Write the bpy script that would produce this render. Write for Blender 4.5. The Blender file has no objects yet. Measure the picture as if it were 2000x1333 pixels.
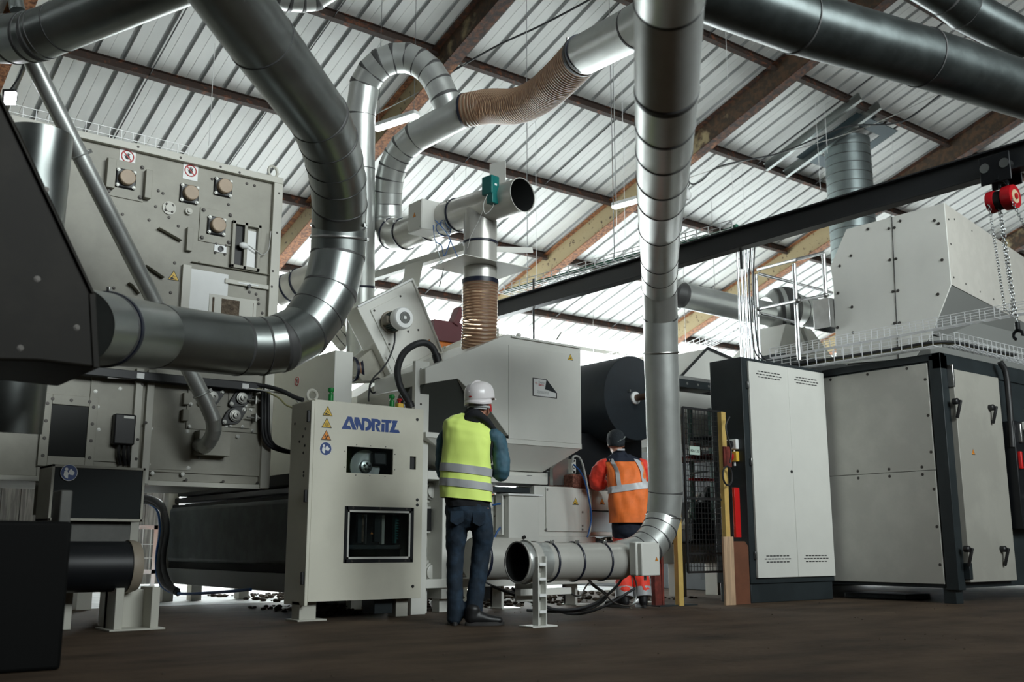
import bpy, math, random
from math import radians as R, sin, cos, pi
from mathutils import Vector as V, Matrix, noise
from mathutils.geometry import tessellate_polygon

random.seed(7)
SC = bpy.context.scene
COL = SC.collection

# ------------------------------------------------------------------ camera
F_PX, PITCH, YAW, CAM_H = 2000.0, math.atan(.2), R(38), 0.6
cam_data = bpy.data.cameras.new('camera')
cam = bpy.data.objects.new('camera', cam_data)
COL.objects.link(cam)
cam.location = (0, 0, CAM_H)
cam.rotation_euler = (pi / 2 + PITCH, 0, -YAW)
cam_data.sensor_width = 36.0
cam_data.lens = 36.0
cam_data.clip_start, cam_data.clip_end = .05, 400
cam_data.dof.use_dof = True
cam_data.dof.focus_distance = 9.3
cam_data.dof.aperture_fstop = 2.0
SC.camera = cam

# ------------------------------------------------------------------ view, world, daylight
SC.view_settings.view_transform = 'Standard'
SC.view_settings.look = 'None'
SC.view_settings.gamma = 1.0
SC.view_settings.use_curve_mapping = False
SC.view_settings.exposure = 0.0
world = bpy.data.worlds.new('overcast_sky')
SC.world = world
world.use_nodes = True
_bg = world.node_tree.nodes['Background']
_bg.inputs['Color'].default_value = (.91, .985, .985, 1)
_bg.inputs['Strength'].default_value = 17.0
SC.cycles.max_bounces = 7
SC.cycles.diffuse_bounces = 4
SC.cycles.glossy_bounces = 4
SC.cycles.transmission_bounces = 6
SC.cycles.transparent_max_bounces = 12
SC.cycles.use_denoising = True
SC.cycles.sample_clamp_indirect = 6.0
SC.cycles.caustics_reflective = False
SC.cycles.caustics_refractive = False


def area(name, loc, rot, sx, sy, power, color=(1, 1, 1)):
    d = bpy.data.lights.new(name, 'AREA')
    d.shape = 'RECTANGLE'
    d.size, d.size_y, d.energy, d.color = sx, sy, power, color
    o = bpy.data.objects.new(name, d)
    o.location, o.rotation_euler = loc, rot
    COL.objects.link(o)
    return o


# sky seen through the high window behind the photographer: portal that guides the sky light through it
_p = area('window_portal', (6.2, -6.05, 6.2), (R(90), 0, 0), 9.0, 5.4, 1)
_p.data.cycles.is_portal = True

# ------------------------------------------------------------------ picture geometry: where a pixel's ray meets a plane of the hall
_F = V((sin(YAW) * cos(PITCH), cos(YAW) * cos(PITCH), sin(PITCH)))
_R = V((cos(YAW), -sin(YAW), 0))
_U = _R.cross(_F)
CAM = V((0, 0, CAM_H))


def at(px, py, x=None, y=None, z=None, d=None):
    r = _F + _R * ((px - 1000) / F_PX) + _U * ((666.5 - py) / F_PX)
    if d is not None:
        return CAM + r * d
    i, k = (0, x) if x is not None else (1, y) if y is not None else (2, z)
    return CAM + r * ((k - CAM[i]) / r[i])


SLOPE = math.tan(R(18))


def roof_z(y, off=0.0):
    return 7.24 + (10.8 - y) * SLOPE + off


def at_roof(px, py, off=0.0):
    r = _F + _R * ((px - 1000) / F_PX) + _U * ((666.5 - py) / F_PX)
    t = (7.24 + off + 10.8 * SLOPE - CAM_H) / (r.z + SLOPE * r.y)
    return CAM + r * t


# ------------------------------------------------------------------ materials
MATS = {}


def mat(name, col, rough=.5, metal=0.0, var=.0, vscale=6.0, col2=None, mix=(.45, .6), bump=0.0, bscale=40.0,
        stretch=None, alpha=None, trans=0.0, emit=None, spec=.5, coat=0.0, sheen=0.0):
    if name in MATS:
        return MATS[name]
    m = bpy.data.materials.new(name)
    m.use_nodes = True
    nt = m.node_tree
    b = nt.nodes['Principled BSDF']
    b.inputs['Roughness'].default_value = rough
    b.inputs['Metallic'].default_value = metal
    b.inputs['Base Color'].default_value = (*col, 1)
    b.inputs['Specular IOR Level'].default_value = spec
    if coat:
        b.inputs['Coat Weight'].default_value = coat
    if sheen:
        b.inputs['Sheen Weight'].default_value = sheen
    if trans:
        b.inputs['Transmission Weight'].default_value = trans
    if alpha is not None:
        b.inputs['Alpha'].default_value = alpha
    if emit:
        b.inputs['Emission Color'].default_value = (*emit[0], 1)
        b.inputs['Emission Strength'].default_value = emit[1]
    if var or col2 or bump:
        tc = nt.nodes.new('ShaderNodeTexCoord')
        mp = nt.nodes.new('ShaderNodeMapping')
        nt.links.new(tc.outputs['Object'], mp.inputs['Vector'])
        if stretch:
            mp.inputs['Scale'].default_value = stretch
        n = nt.nodes.new('ShaderNodeTexNoise')
        n.inputs['Scale'].default_value = vscale
        n.inputs['Detail'].default_value = 7
        n.inputs['Roughness'].default_value = .62
        nt.links.new(mp.outputs[0], n.inputs['Vector'])
        if var or col2:
            rp = nt.nodes.new('ShaderNodeValToRGB')
            rp.color_ramp.elements[0].position = mix[0]
            rp.color_ramp.elements[1].position = mix[1]
            c2 = col2 if col2 else tuple(max(0, c * (1 - var)) for c in col)
            rp.color_ramp.elements[0].color = (*c2, 1)
            rp.color_ramp.elements[1].color = (*col, 1)
            nt.links.new(n.outputs['Fac'], rp.inputs['Fac'])
            nt.links.new(rp.outputs['Color'], b.inputs['Base Color'])
            if metal and not col2:
                mr = nt.nodes.new('ShaderNodeMapRange')
                mr.inputs['To Min'].default_value = rough * .8
                mr.inputs['To Max'].default_value = rough * 1.25
                nt.links.new(n.outputs['Fac'], mr.inputs['Value'])
                nt.links.new(mr.outputs[0], b.inputs['Roughness'])
        if bump:
            n2 = nt.nodes.new('ShaderNodeTexNoise')
            n2.inputs['Scale'].default_value = bscale
            n2.inputs['Detail'].default_value = 4
            nt.links.new(mp.outputs[0], n2.inputs['Vector'])
            bp = nt.nodes.new('ShaderNodeBump')
            bp.inputs['Strength'].default_value = bump
            bp.inputs['Distance'].default_value = .02
            nt.links.new(n2.outputs['Fac'], bp.inputs['Height'])
            nt.links.new(bp.outputs[0], b.inputs['Normal'])
    MATS[name] = m
    return m


GREY = mat('light_grey_paint', (.50, .49, .43), .42, var=.10, vscale=2.2, mix=(.3, .7))
GREYW = mat('pale_grey_paint', (.68, .68, .635), .4, var=.08, vscale=2.0, mix=(.3, .7))
DUSTY = mat('dusty_beige_paint', (.33, .318, .265), .5, var=.22, vscale=3.5, mix=(.3, .68))
ANTH = mat('anthracite_paint', (.024, .031, .034), .45, spec=.3, var=.2, vscale=3)
GALV = mat('galvanised_sheet', (.60, .62, .60), .36, .72, var=.16, vscale=5, mix=(.25, .75))
GALVD = mat('weathered_galvanised_sheet', (.36, .385, .375), .32, .97, var=.22, vscale=4, mix=(.25, .75))
STEEL = mat('brushed_steel', (.56, .56, .55), .3, 1.0, var=.1, vscale=9)
ALU = mat('aluminium_tube', (.8, .81, .83), .25, 1.0)
PAINTD = mat('painted_duct', (.56, .55, .51), .3, .35, var=.07, vscale=3)
SEAM = mat('duct_seam_sealant', (.06, .06, .06), .5)
BLUEB = mat('navy_clamp_band', (.006, .009, .024), .4)
BLK = mat('black_plastic', (.012, .012, .013), .45)
RUB = mat('black_rubber', (.018, .019, .021), .55)
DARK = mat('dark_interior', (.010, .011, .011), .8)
RUST = mat('rusty_brown_steel', (.030, .017, .012), .75, var=.0, vscale=9, col2=(.13, .042, .018), mix=(.36, .45), bump=.3, bscale=30)
RUSTO = mat('flaking_rusty_flange', (.085, .030, .014), .8, vscale=22, col2=(.36, .15, .06), mix=(.38, .62), bump=.5, bscale=45)
CREAM = mat('flaking_cream_paint', (.34, .27, .15), .65, vscale=13, col2=(.045, .02, .012), mix=(.36, .40), bump=.2)
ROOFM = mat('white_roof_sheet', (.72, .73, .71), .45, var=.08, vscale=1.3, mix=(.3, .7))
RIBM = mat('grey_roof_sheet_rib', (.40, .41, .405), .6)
BLACKB = mat('black_painted_steel', (.008, .009, .011), .42, var=.1, spec=.3)
FLOORM = mat('brown_dusty_concrete', (.105, .072, .048), .8, spec=.15, vscale=1.1, col2=(.030, .021, .015), mix=(.30, .72), bump=.35, bscale=14,
             stretch=(.7, 1.6, 1))
GROUND = mat('pale_yard_concrete', (.62, .63, .63), .85, var=.25, vscale=2)
YEL = mat('warning_yellow', (.72, .47, .055), .5)
ORA = mat('warning_orange', (.78, .27, .03), .5)
BLKI = mat('black_print', (.012, .012, .012), .6)
BLUS = mat('sign_blue', (.010, .045, .19), .45)
LOGO = mat('logo_blue', (.006, .045, .22), .4)
WHT = mat('white_print', (.78, .79, .78), .5)
REDS = mat('sign_red', (.42, .012, .016), .5)
GRN = mat('green_plastic', (.004, .20, .035), .35)
TEAL = mat('teal_plastic', (.0, .13, .12), .4)
REDP = mat('red_paint', (.60, .008, .008), .4, var=.1)
REDD = mat('dull_red_steel', (.20, .035, .025), .55, var=.4, vscale=10)
YELP = mat('yellow_timber_post', (.62, .43, .13), .5, var=.12, vscale=8)
WOOD = mat('pale_pine_board', (.56, .38, .24), .6, var=.25, vscale=3, stretch=(10, 10, .8))
PLY = mat('brown_plywood', (.17, .065, .035), .5, var=.15)
BOLT = mat('zinc_bolt', (.30, .30, .28), .45, .8)
BOLTD = mat('dark_bolt', (.06, .055, .05), .5, .6)
BROWNC = mat('beige_bearing_cap', (.40, .30, .21), .5, var=.1)
CHAIN = mat('chain_steel', (.25, .26, .26), .35, 1.0)
CABB = mat('blue_cable', (.004, .07, .26), .4)
CABW = mat('grey_cable', (.42, .42, .40), .5)
CABY = mat('olive_cable', (.25, .24, .12), .5)
CARDB = mat('brown_fibre_pile', (.20, .155, .11), .9, vscale=30, col2=(.05, .035, .025), mix=(.3, .7), bump=.8, bscale=60)
DRUMM = mat('dark_blue_black_drum', (.010, .015, .020), .42, var=.2)


def pane_mat():
    m = bpy.data.materials.new('polycarbonate_pane')
    m.use_nodes = True
    nt = m.node_tree
    g = nt.nodes.new('ShaderNodeBsdfGlossy')
    g.inputs['Roughness'].default_value = .08
    g.inputs['Color'].default_value = (.6, .65, .65, 1)
    tp = nt.nodes.new('ShaderNodeBsdfTransparent')
    tp.inputs['Color'].default_value = (.86, .9, .9, 1)
    fr = nt.nodes.new('ShaderNodeFresnel')
    fr.inputs['IOR'].default_value = 1.4
    a = nt.nodes.new('ShaderNodeMixShader')
    nt.links.new(fr.outputs[0], a.inputs[0])
    nt.links.new(tp.outputs[0], a.inputs[1])
    nt.links.new(g.outputs[0], a.inputs[2])
    nt.links.new(a.outputs[0], nt.nodes['Material Output'].inputs['Surface'])
    return m


PANE = pane_mat()
WIRE = mat('bright_zinc_wire', (.80, .81, .82), .3, .35)
LAMP = mat('lit_lamp_tube', (1, 1, 1), .4, emit=((.95, .98, 1), 9.0))


def hose_mat():
    m = bpy.data.materials.new('amber_clear_hose')
    m.use_nodes = True
    nt = m.node_tree
    b = nt.nodes['Principled BSDF']
    b.inputs['Roughness'].default_value = .22
    b.inputs['Base Color'].default_value = (.52, .44, .34, 1)
    tr = nt.nodes.new('ShaderNodeBsdfTranslucent')
    tr.inputs['Color'].default_value = (.85, .60, .42, 1)
    tp = nt.nodes.new('ShaderNodeBsdfTransparent')
    tp.inputs['Color'].default_value = (.95, .82, .70, 1)
    a = nt.nodes.new('ShaderNodeMixShader')
    c = nt.nodes.new('ShaderNodeMixShader')
    a.inputs[0].default_value = .5
    c.inputs[0].default_value = .34
    nt.links.new(b.outputs[0], a.inputs[1])
    nt.links.new(tr.outputs[0], a.inputs[2])
    nt.links.new(a.outputs[0], c.inputs[1])
    nt.links.new(tp.outputs[0], c.inputs[2])
    nt.links.new(c.outputs[0], nt.nodes['Material Output'].inputs['Surface'])
    return m


HOSE = hose_mat()
HOSER = mat('hose_wire_rib', (.20, .105, .06), .35)

# ------------------------------------------------------------------ mesh building
ORG = {}


def frame_from(n, up=V((0, 0, 1))):
    n = V(n).normalized()
    if abs(n.dot(up)) > .98:
        up = V((0, 1, 0))
    u = up.cross(n).normalized()
    return u, n.cross(u), n


class MB:
    def __init__(self):
        self.v, self.f, self.m, self.sharp = [], [], [], []

    def add(self, vs, fs, mi=0):
        k = len(self.v)
        self.v += [V(p) for p in vs]
        self.f += [tuple(i + k for i in f) for f in fs]
        self.m += [mi] * len(fs)
        return self

    def box(self, x0, x1, y0, y1, z0, z1, mi=0):
        return self.hexa([(x0, y0, z0), (x1, y0, z0), (x1, y1, z0), (x0, y1, z0),
                          (x0, y0, z1), (x1, y0, z1), (x1, y1, z1), (x0, y1, z1)], mi)

    def hexa(self, p, mi=0):
        return self.add(p, [(0, 3, 2, 1), (4, 5, 6, 7), (0, 1, 5, 4), (1, 2, 6, 5), (2, 3, 7, 6), (3, 0, 4, 7)], mi)

    def obox(self, c, u, v, w, su, sv, sw, mi=0):
        c, u, v, w = V(c), V(u).normalized() * su / 2, V(v).normalized() * sv / 2, V(w).normalized() * sw / 2
        return self.hexa([c - u - v - w, c + u - v - w, c + u + v - w, c - u + v - w,
                          c - u - v + w, c + u - v + w, c + u + v + w, c - u + v + w], mi)

    def bar(self, a, b, w, h=None, up=(0, 0, 1), mi=0):
        a, b = V(a), V(b)
        h = w if h is None else h
        u, v, n = frame_from(b - a, V(up))
        return self.obox((a + b) / 2, u, v, n, w, h, (b - a).length, mi)

    def prism(self, poly, vec, mi=0):
        vec = V(vec)
        poly = [V(p) for p in poly]
        n = len(poly)
        tris = tessellate_polygon([poly])
        vs = poly + [p + vec for p in poly]
        fs = [tuple(t) for t in tris] + [tuple(i + n for i in reversed(t)) for t in tris]
        fs += [(i, (i + 1) % n, (i + 1) % n + n, i + n) for i in range(n)]
        return self.add(vs, fs, mi)

    def sweep(self, pts, r, n=24, cap=True, mi=0, sharp=False, mis=None):
        pts = [V(p) for p in pts]
        rr = r if isinstance(r, (list, tuple)) else [r] * len(pts)
        k0 = len(self.v)
        tang = []
        for i in range(len(pts)):
            a = pts[i] - pts[i - 1] if i else None
            b = pts[i + 1] - pts[i] if i < len(pts) - 1 else None
            a = a.normalized() if a is not None and a.length > 1e-7 else None
            b = b.normalized() if b is not None and b.length > 1e-7 else None
            t = (a + b) if a is not None and b is not None else (a if a is not None else b)
            tang.append(t.normalized() if t is not None and t.length > 1e-6 else (tang[-1] if tang else V((0, 0, 1))))
        u, v, w = frame_from(tang[0])
        vs = []
        for i, p in enumerate(pts):
            t = tang[i]
            u = (u - t * u.dot(t)).normalized()
            v = t.cross(u)
            vs += [p + (u * cos(2 * pi * k / n) + v * sin(2 * pi * k / n)) * rr[i] for k in range(n)]
        fs, ms = [], []
        for i in range(len(pts) - 1):
            q = mis[i] if mis else mi
            for k in range(n):
                a, b = i * n + k, i * n + (k + 1) % n
                fs.append((a, b, b + n, a + n))
                ms.append(q)
        if cap:
            fs.append(tuple(reversed(range(n))))
            ms.append(mi)
            fs.append(tuple((len(pts) - 1) * n + k for k in range(n)))
            ms.append(mi)
        self.add(vs, fs, mi)
        self.m[-len(ms):] = ms
        if sharp:
            for i in range(len(pts)):
                self.sharp += [tuple(sorted((k0 + i * n + k, k0 + i * n + (k + 1) % n))) for k in range(n)]
        return self

    def cyl(self, a, b, r, n=24, mi=0, r2=None, cap=True):
        return self.sweep([a, b], [r, r if r2 is None else r2], n, cap, mi)

    def lathe(self, o, axis, prof, n=24, mi=0, cap=True, mis=None):
        """prof: (radius, height along axis)"""
        o = V(o)
        u, v, w = frame_from(axis)
        vs = []
        for r, h in prof:
            vs += [o + w * h + (u * cos(2 * pi * k / n) + v * sin(2 * pi * k / n)) * r for k in range(n)]
        fs, ms = [], []
        for i in range(len(prof) - 1):
            for k in range(n):
                a, b = i * n + k, i * n + (k + 1) % n
                fs.append((a, b, b + n, a + n))
                ms.append(mis[i] if mis else mi)
        if cap:
            fs.append(tuple(reversed(range(n))))
            fs.append(tuple((len(prof) - 1) * n + k for k in range(n)))
            ms += [ms[0], ms[-1]]
        self.add(vs, fs, mi)
        self.m[-len(ms):] = ms
        return self

    def torus(self, c, axis, R_, r, n=32, k=8, mi=0, a0=0, a1=2 * pi, ref=None):
        c = V(c)
        u, v, w = frame_from(axis)
        if ref is not None:
            u = (V(ref) - w * V(ref).dot(w)).normalized()
            v = w.cross(u)
        full = abs(a1 - a0 - 2 * pi) < 1e-6
        m = n if full else n + 1
        vs = []
        for i in range(m):
            t = a0 + (a1 - a0) * i / n
            d = u * cos(t) + v * sin(t)
            vs += [c + d * (R_ + r * cos(2 * pi * j / k)) + w * r * sin(2 * pi * j / k) for j in range(k)]
        fs = []
        for i in range(n):
            for j in range(k):
                a, b = i * k + j, i * k + (j + 1) % k
                c_, d_ = ((i + 1) % m) * k + (j + 1) % k, ((i + 1) % m) * k + j
                fs.append((a, b, c_, d_))
        if not full:
            fs.append(tuple(reversed(range(k))))
            fs.append(tuple((m - 1) * k + j for j in range(k)))
        return self.add(vs, fs, mi)

    def ball(self, c, rx, ry=None, rz=None, n=20, m=12, mi=0, rot=None):
        ry = rx if ry is None else ry
        rz = rx if rz is None else rz
        c = V(c)
        vs = []
        for i in range(1, m):
            t = pi * i / m
            for k in range(n):
                p = V((rx * sin(t) * cos(2 * pi * k / n), ry * sin(t) * sin(2 * pi * k / n), rz * cos(t)))
                vs.append(c + (rot @ p if rot else p))
        top = V((0, 0, rz))
        vs += [c + (rot @ top if rot else top), c - (rot @ top if rot else top)]
        fs = []
        for i in range(m - 2):
            for k in range(n):
                a, b = i * n + k, i * n + (k + 1) % n
                fs.append((a, a + n, b + n, b))
        t, bt = len(vs) - 2, len(vs) - 1
        for k in range(n):
            fs.append((t, k, (k + 1) % n))
            fs.append((bt, (m - 2) * n + (k + 1) % n, (m - 2) * n + k))
        return self.add(vs, fs, mi)

    def build(self, name, mats, parent=None, smooth=35, bevel=0.0, bseg=2, fix=True, **tags):
        mats = mats if isinstance(mats, (list, tuple)) else [mats]
        o0 = ORG.get(parent.name, V((0, 0, 0))) if parent else V((0, 0, 0))
        me = bpy.data.meshes.new(name)
        me.from_pydata([tuple(p - o0) for p in self.v], [], self.f)
        for m_ in mats:
            me.materials.append(m_)
        me.polygons.foreach_set('material_index', self.m)
        me.update()
        if fix:
            import bmesh
            bm = bmesh.new()
            bm.from_mesh(me)
            bmesh.ops.recalc_face_normals(bm, faces=bm.faces)
            bm.to_mesh(me)
            bm.free()
        if smooth:
            me.polygons.foreach_set('use_smooth', [True] * len(me.polygons))
            me.set_sharp_from_angle(angle=R(smooth))
            if self.sharp:
                at_ = me.attributes.get('sharp_edge') or me.attributes.new('sharp_edge', 'BOOLEAN', 'EDGE')
                s = set(self.sharp)
                for e in me.edges:
                    if tuple(sorted(e.vertices)) in s:
                        at_.data[e.index].value = True
        o = bpy.data.objects.new(name, me)
        COL.objects.link(o)
        if parent:
            o.parent = parent
            ORG[o.name] = o0
        if bevel:
            b = o.modifiers.new('edge_bevel', 'BEVEL')
            b.width, b.segments, b.limit_method, b.angle_limit = bevel, bseg, 'ANGLE', R(40)
        tag(o, **tags)
        return o


def tag(o, label=None, cat=None, group=None, kind=None):
    if label:
        o['label'] = label
    if cat:
        o['category'] = cat
    if group:
        o['group'] = group
    if kind:
        o['kind'] = kind
    return o


def thing(name, loc, label, cat, group=None):
    o = bpy.data.objects.new(name, None)
    o.empty_display_size = .1
    o.location = V(loc)
    COL.objects.link(o)
    ORG[o.name] = V(loc)
    return tag(o, label, cat, group)


def copy_tree(o, delta, parent=None):
    """an independent copy of a thing with copies of its parts, moved by delta"""
    c = o.copy()
    COL.objects.link(c)
    if parent is None:
        c.location = o.location + V(delta)
        ORG[c.name] = ORG.get(o.name, V(o.location)) + V(delta)
    else:
        c.parent = parent
        ORG[c.name] = ORG[parent.name]
    for ch in list(o.children):
        copy_tree(ch, delta, c)
    return c


def catmull(P, n):
    """P points, n subdivisions per span (list or int)"""
    P = [V(p) for p in P]
    ns = n if isinstance(n, (list, tuple)) else [n] * (len(P) - 1)
    out = [P[0]]
    for i in range(len(P) - 1):
        p0 = P[i - 1] if i else P[0] * 2 - P[1]
        p1, p2 = P[i], P[i + 1]
        p3 = P[i + 2] if i + 2 < len(P) else P[-1] * 2 - P[-2]
        for k in range(1, ns[i] + 1):
            t = k / ns[i]
            out.append(.5 * ((2 * p1) + (p2 - p0) * t + (2 * p0 - 5 * p1 + 4 * p2 - p3) * t * t + (3 * p1 - p0 - 3 * p2 + p3) * t ** 3))
    return out


def bolts(parent, pts, n, r=.008, m=None, name='bolt', h=.006):
    """hexagon heads on a face with outward normal n, each its own part sharing one mesh"""
    if not pts:
        return
    first = MB().lathe(V(pts[0]) - V(n).normalized() * .002, n, [(r * 1.5, 0), (r * 1.5, h * .35), (r, h * .4), (r * .95, h), ], 8).build(name, m or BOLT, parent, smooth=0)
    for p in pts[1:]:
        c = first.copy()
        c.location = first.location + V(p) - V(pts[0])
        COL.objects.link(c)
        c.parent = parent
        ORG[c.name] = ORG.get(first.name, V((0, 0, 0)))


NX, NY, NZ = V((1, 0, 0)), V((0, 1, 0)), V((0, 0, 1))


class Face:
    """2-D drawing on a flat face: o origin (lower left), u right, v up, n outward"""

    def __init__(self, o, u, v):
        self.o, self.u, self.v = V(o), V(u).normalized(), V(v).normalized()
        self.n = self.u.cross(self.v).normalized()

    def p(self, a, b, h=0.0):
        return self.o + self.u * a + self.v * b + self.n * h

    def poly(self, mb, pts, h0=.0005, h1=.0015, mi=0):
        return mb.prism([self.p(a, b, h0) for a, b in pts], self.n * (h1 - h0), mi)

    def disc(self, mb, a, b, r, h0, h1, mi=0, n=24):
        return mb.lathe(self.p(a, b), self.n, [(r, h0), (r, h1)], n, mi)

    def box(self, mb, a0, a1, b0, b1, h0, h1, mi=0):
        return self.poly(mb, [(a0, b0), (a1, b0), (a1, b1), (a0, b1)], h0, h1, mi)


def warn_sign(parent, fc, a, b, s, kind='hand', orange=False):
    """triangular warning sticker, centre (a,b), side s"""
    mb = MB()
    def tri(k, h0, h1, mi):
        fc.poly(mb, [(a - s / 2 * k, b - s * .36 * k), (a + s / 2 * k, b - s * .36 * k), (a, b + s * .52 * k)], h0, h1, mi)
    tri(1.0, .0002, .0012, 0)
    tri(.82, .0012, .0018, 1)
    q = s
    def P_(pts):
        fc.poly(mb, [(a + x * q, b + y * q) for x, y in pts], .0018, .0024, 0)
    if kind == 'hand':
        P_([(-.26, -.22), (-.20, -.10), (-.08, -.10), (.02, -.18), (.24, -.22), (.24, -.26), (-.26, -.26)])
        P_([(-.12, -.04), (-.02, .08), (.02, .06), (-.05, -.05)])
        P_([(.04, -.08), (.12, .02), (.15, -.01), (.08, -.10)])
    elif kind == 'coil':
        for r0 in (.15, .07):
            mb.torus(fc.p(a, b - .09 * s, .002), fc.n, r0 * s, .014 * s, 18, 4, 0)
        P_([(.12, -.2), (.2, -.1), (.16, -.08), (.09, -.18)])
    elif kind == 'fan':
        fc.disc(mb, a, b - .07 * s, .035 * s, .0018, .0024, 0, 12)
        for t in (90, 210, 330):
            t0, t1 = R(t - 30 + 180), R(t + 30 + 180)
            P_([(.06 * cos(t0), -.07 + .06 * sin(t0)), (.2 * cos(t0), -.07 + .2 * sin(t0)), (.2 * cos(t1), -.07 + .2 * sin(t1)), (.06 * cos(t1), -.07 + .06 * sin(t1))])
    elif kind == 'bolt':
        P_([(.02, .18), (-.08, -.06), (0, -.05), (-.04, -.24), (.09, -.0), (.01, -.01), (.07, .16)])
    elif kind == 'rollers':
        fc.disc(mb, a - .09 * s, b - .12 * s, .08 * s, .0018, .0024, 0, 14)
        fc.disc(mb, a + .09 * s, b - .12 * s, .08 * s, .0018, .0024, 0, 14)
        P_([(-.03, -.06), (.03, -.06), (.02, .12), (-.02, .12)])
    mb.build('warning_sticker', [BLKI, ORA if orange else YEL], parent, smooth=0)


def manual_sign(parent, fc, a, b, r):
    """round blue sticker: a reader with an open book"""
    mb = MB()
    fc.disc(mb, a, b, r, .0002, .0012, 0, 32)
    fc.disc(mb, a, b, r * .95, .0012, .0016, 1, 32)
    fc.disc(mb, a - .33 * r, b + .42 * r, .2 * r, .0016, .0024, 0, 16)
    def P_(pts):
        fc.poly(mb, [(a + x * r, b + y * r) for x, y in pts], .0016, .0024, 0)
    P_([(-.55, .18), (-.25, .2), (-.02, -.15), (-.1, -.3), (-.1, -.72), (-.42, -.6), (-.62, -.3)])
    P_([(-.02, .22), (.2, .5), (.32, .35), (.66, .05), (.5, -.3), (.1, -.25), (-.06, .0)])
    mb.build('manual_sticker', [WHT, BLUS], parent, smooth=0)


def ban_sign(parent, fc, a, b, r, plate=True, hand=True):
    mb = MB()
    if plate:
        fc.box(mb, a - r * 1.12, a + r * 1.12, b - r * 1.45, b + r * 1.15, .0002, .004, 0)
    else:
        fc.disc(mb, a, b, r, .0002, .004, 0, 24)
    mb.torus(fc.p(a, b, .004), fc.n, r * .85, r * .09, 28, 6, 1)
    if hand:
        fc.disc(mb, a, b - .12 * r, .34 * r, .004, .0052, 2, 16)
        for i, t in enumerate((60, 80, 100, 122, 160)):
            d = (cos(R(t)), sin(R(t)))
            w = .06 * r
            e = (-d[1] * w, d[0] * w)
            l = (.62, .68, .66, .58, .5)[i] * r
            c = (a, b - .12 * r)
            fc.poly(mb, [(c[0] + e[0], c[1] + e[1]), (c[0] - e[0], c[1] - e[1]), (c[0] - e[0] + d[0] * l, c[1] - e[1] + d[1] * l), (c[0] + e[0] + d[0] * l, c[1] + e[1] + d[1] * l)], .004, .0052, 2)
    else:
        fc.disc(mb, a, b + .42 * r, .12 * r, .004, .0052, 2, 12)
        fc.poly(mb, [(a - .12 * r, b + .3 * r), (a + .12 * r, b + .3 * r), (a + .25 * r, b - .5 * r), (a, b - .1 * r), (a - .25 * r, b - .5 * r)], .004, .0052, 2)
    k = r * .06
    fc.poly(mb, [(a - .62 * r - k, b + .62 * r - k), (a - .62 * r + k, b + .62 * r + k), (a + .62 * r + k, b - .62 * r + k), (a + .62 * r - k, b - .62 * r - k)], .0052, .006, 1)
    mb.build('prohibition_sign', [WHT, REDS, BLKI], parent, smooth=0)


# ------------------------------------------------------------------ ducts
def duct(name, label, ctrl, cat='duct', m=None, group=None, gores=None, seam=.008, clamps=(), open_ends=(), n=40, bands=(), cm=None, caps=True):
    """ctrl: list of (point, radius); gores: subdivisions per span. Every subdivision is a mitre with a raised dark seam."""
    P = [c[0] for c in ctrl]
    rs = [c[1] for c in ctrl]
    ns = gores or [1] * (len(P) - 1)
    pts = catmull(P, ns)
    rr = [rs[0]]
    for i in range(len(P) - 1):
        for k in range(1, ns[i] + 1):
            t = k / ns[i]
            rr.append(rs[i] * (1 - t) + rs[i + 1] * t)
    root = thing(name, pts[0], label, cat, group)
    path, rad, mis = [], [], []
    for i, p in enumerate(pts):
        if 0 < i < len(pts) - 1 and seam:
            a = (pts[i - 1] - p).normalized() * .006
            b = (pts[i + 1] - p).normalized() * .006
            path += [p + a, p + a * .8, p + b * .8, p + b]
            rad += [rr[i], rr[i] + seam * .5, rr[i] + seam * .5, rr[i]]
            mis += [1, 1, 1, 0]
        else:
            path.append(p)
            rad.append(rr[i])
            mis.append(0)
    MB().sweep(path, rad, n, cap=False, mis=mis[:-1], sharp=True).build('duct_tube', [m or GALV, SEAM], root, smooth=60)
    for e, depth in open_ends:
        q = path[0] if e == 0 else path[-1]
        d = (path[1] - path[0] if e == 0 else path[-2] - path[-1]).normalized()
        r = rad[0] if e == 0 else rad[-1]
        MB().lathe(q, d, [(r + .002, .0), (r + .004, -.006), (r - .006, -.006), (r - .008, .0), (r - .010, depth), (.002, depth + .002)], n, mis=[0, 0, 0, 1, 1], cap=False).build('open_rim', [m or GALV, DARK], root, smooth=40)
    if caps:
        for e in (0, -1):
            if any((o[0] == 0) == (e == 0) for o in open_ends):
                continue
            q, q2 = (path[0], path[1]) if e == 0 else (path[-1], path[-2])
            r = rad[e]
            MB().lathe(q, q2 - q, [(r * .99, .002), (r * .99, .004)], n).build('end_plate', m or GALV, root)
    for i, c in enumerate(clamps):
        # c: (index along pts, fraction, width)
        k, t = int(c[0]), c[0] - int(c[0])
        a, b = pts[k], pts[min(k + 1, len(pts) - 1)]
        p = a.lerp(b, t)
        r = rr[k] * (1 - t) + rr[min(k + 1, len(pts) - 1)] * t
        w = c[1] if len(c) > 1 else .012
        ring = MB().lathe(p, b - a, [(r - .002, -w), (r + .008, -w), (r + .011, 0), (r + .008, w), (r - .002, w)], n, cap=False).build('clamp_ring', c[3] if len(c) > 3 else (cm or BLUEB), root, smooth=30)
        u, v, w_ = frame_from(b - a)
        ang = c[2] if len(c) > 2 else 2.5
        q = p + (u * cos(ang) + v * sin(ang)) * (r + .016)
        MB().obox(q, u, v, w_, .02, .03, .03).build('clamp_latch', STEEL, ring, bevel=.003)
    return root, pts, rr


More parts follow.
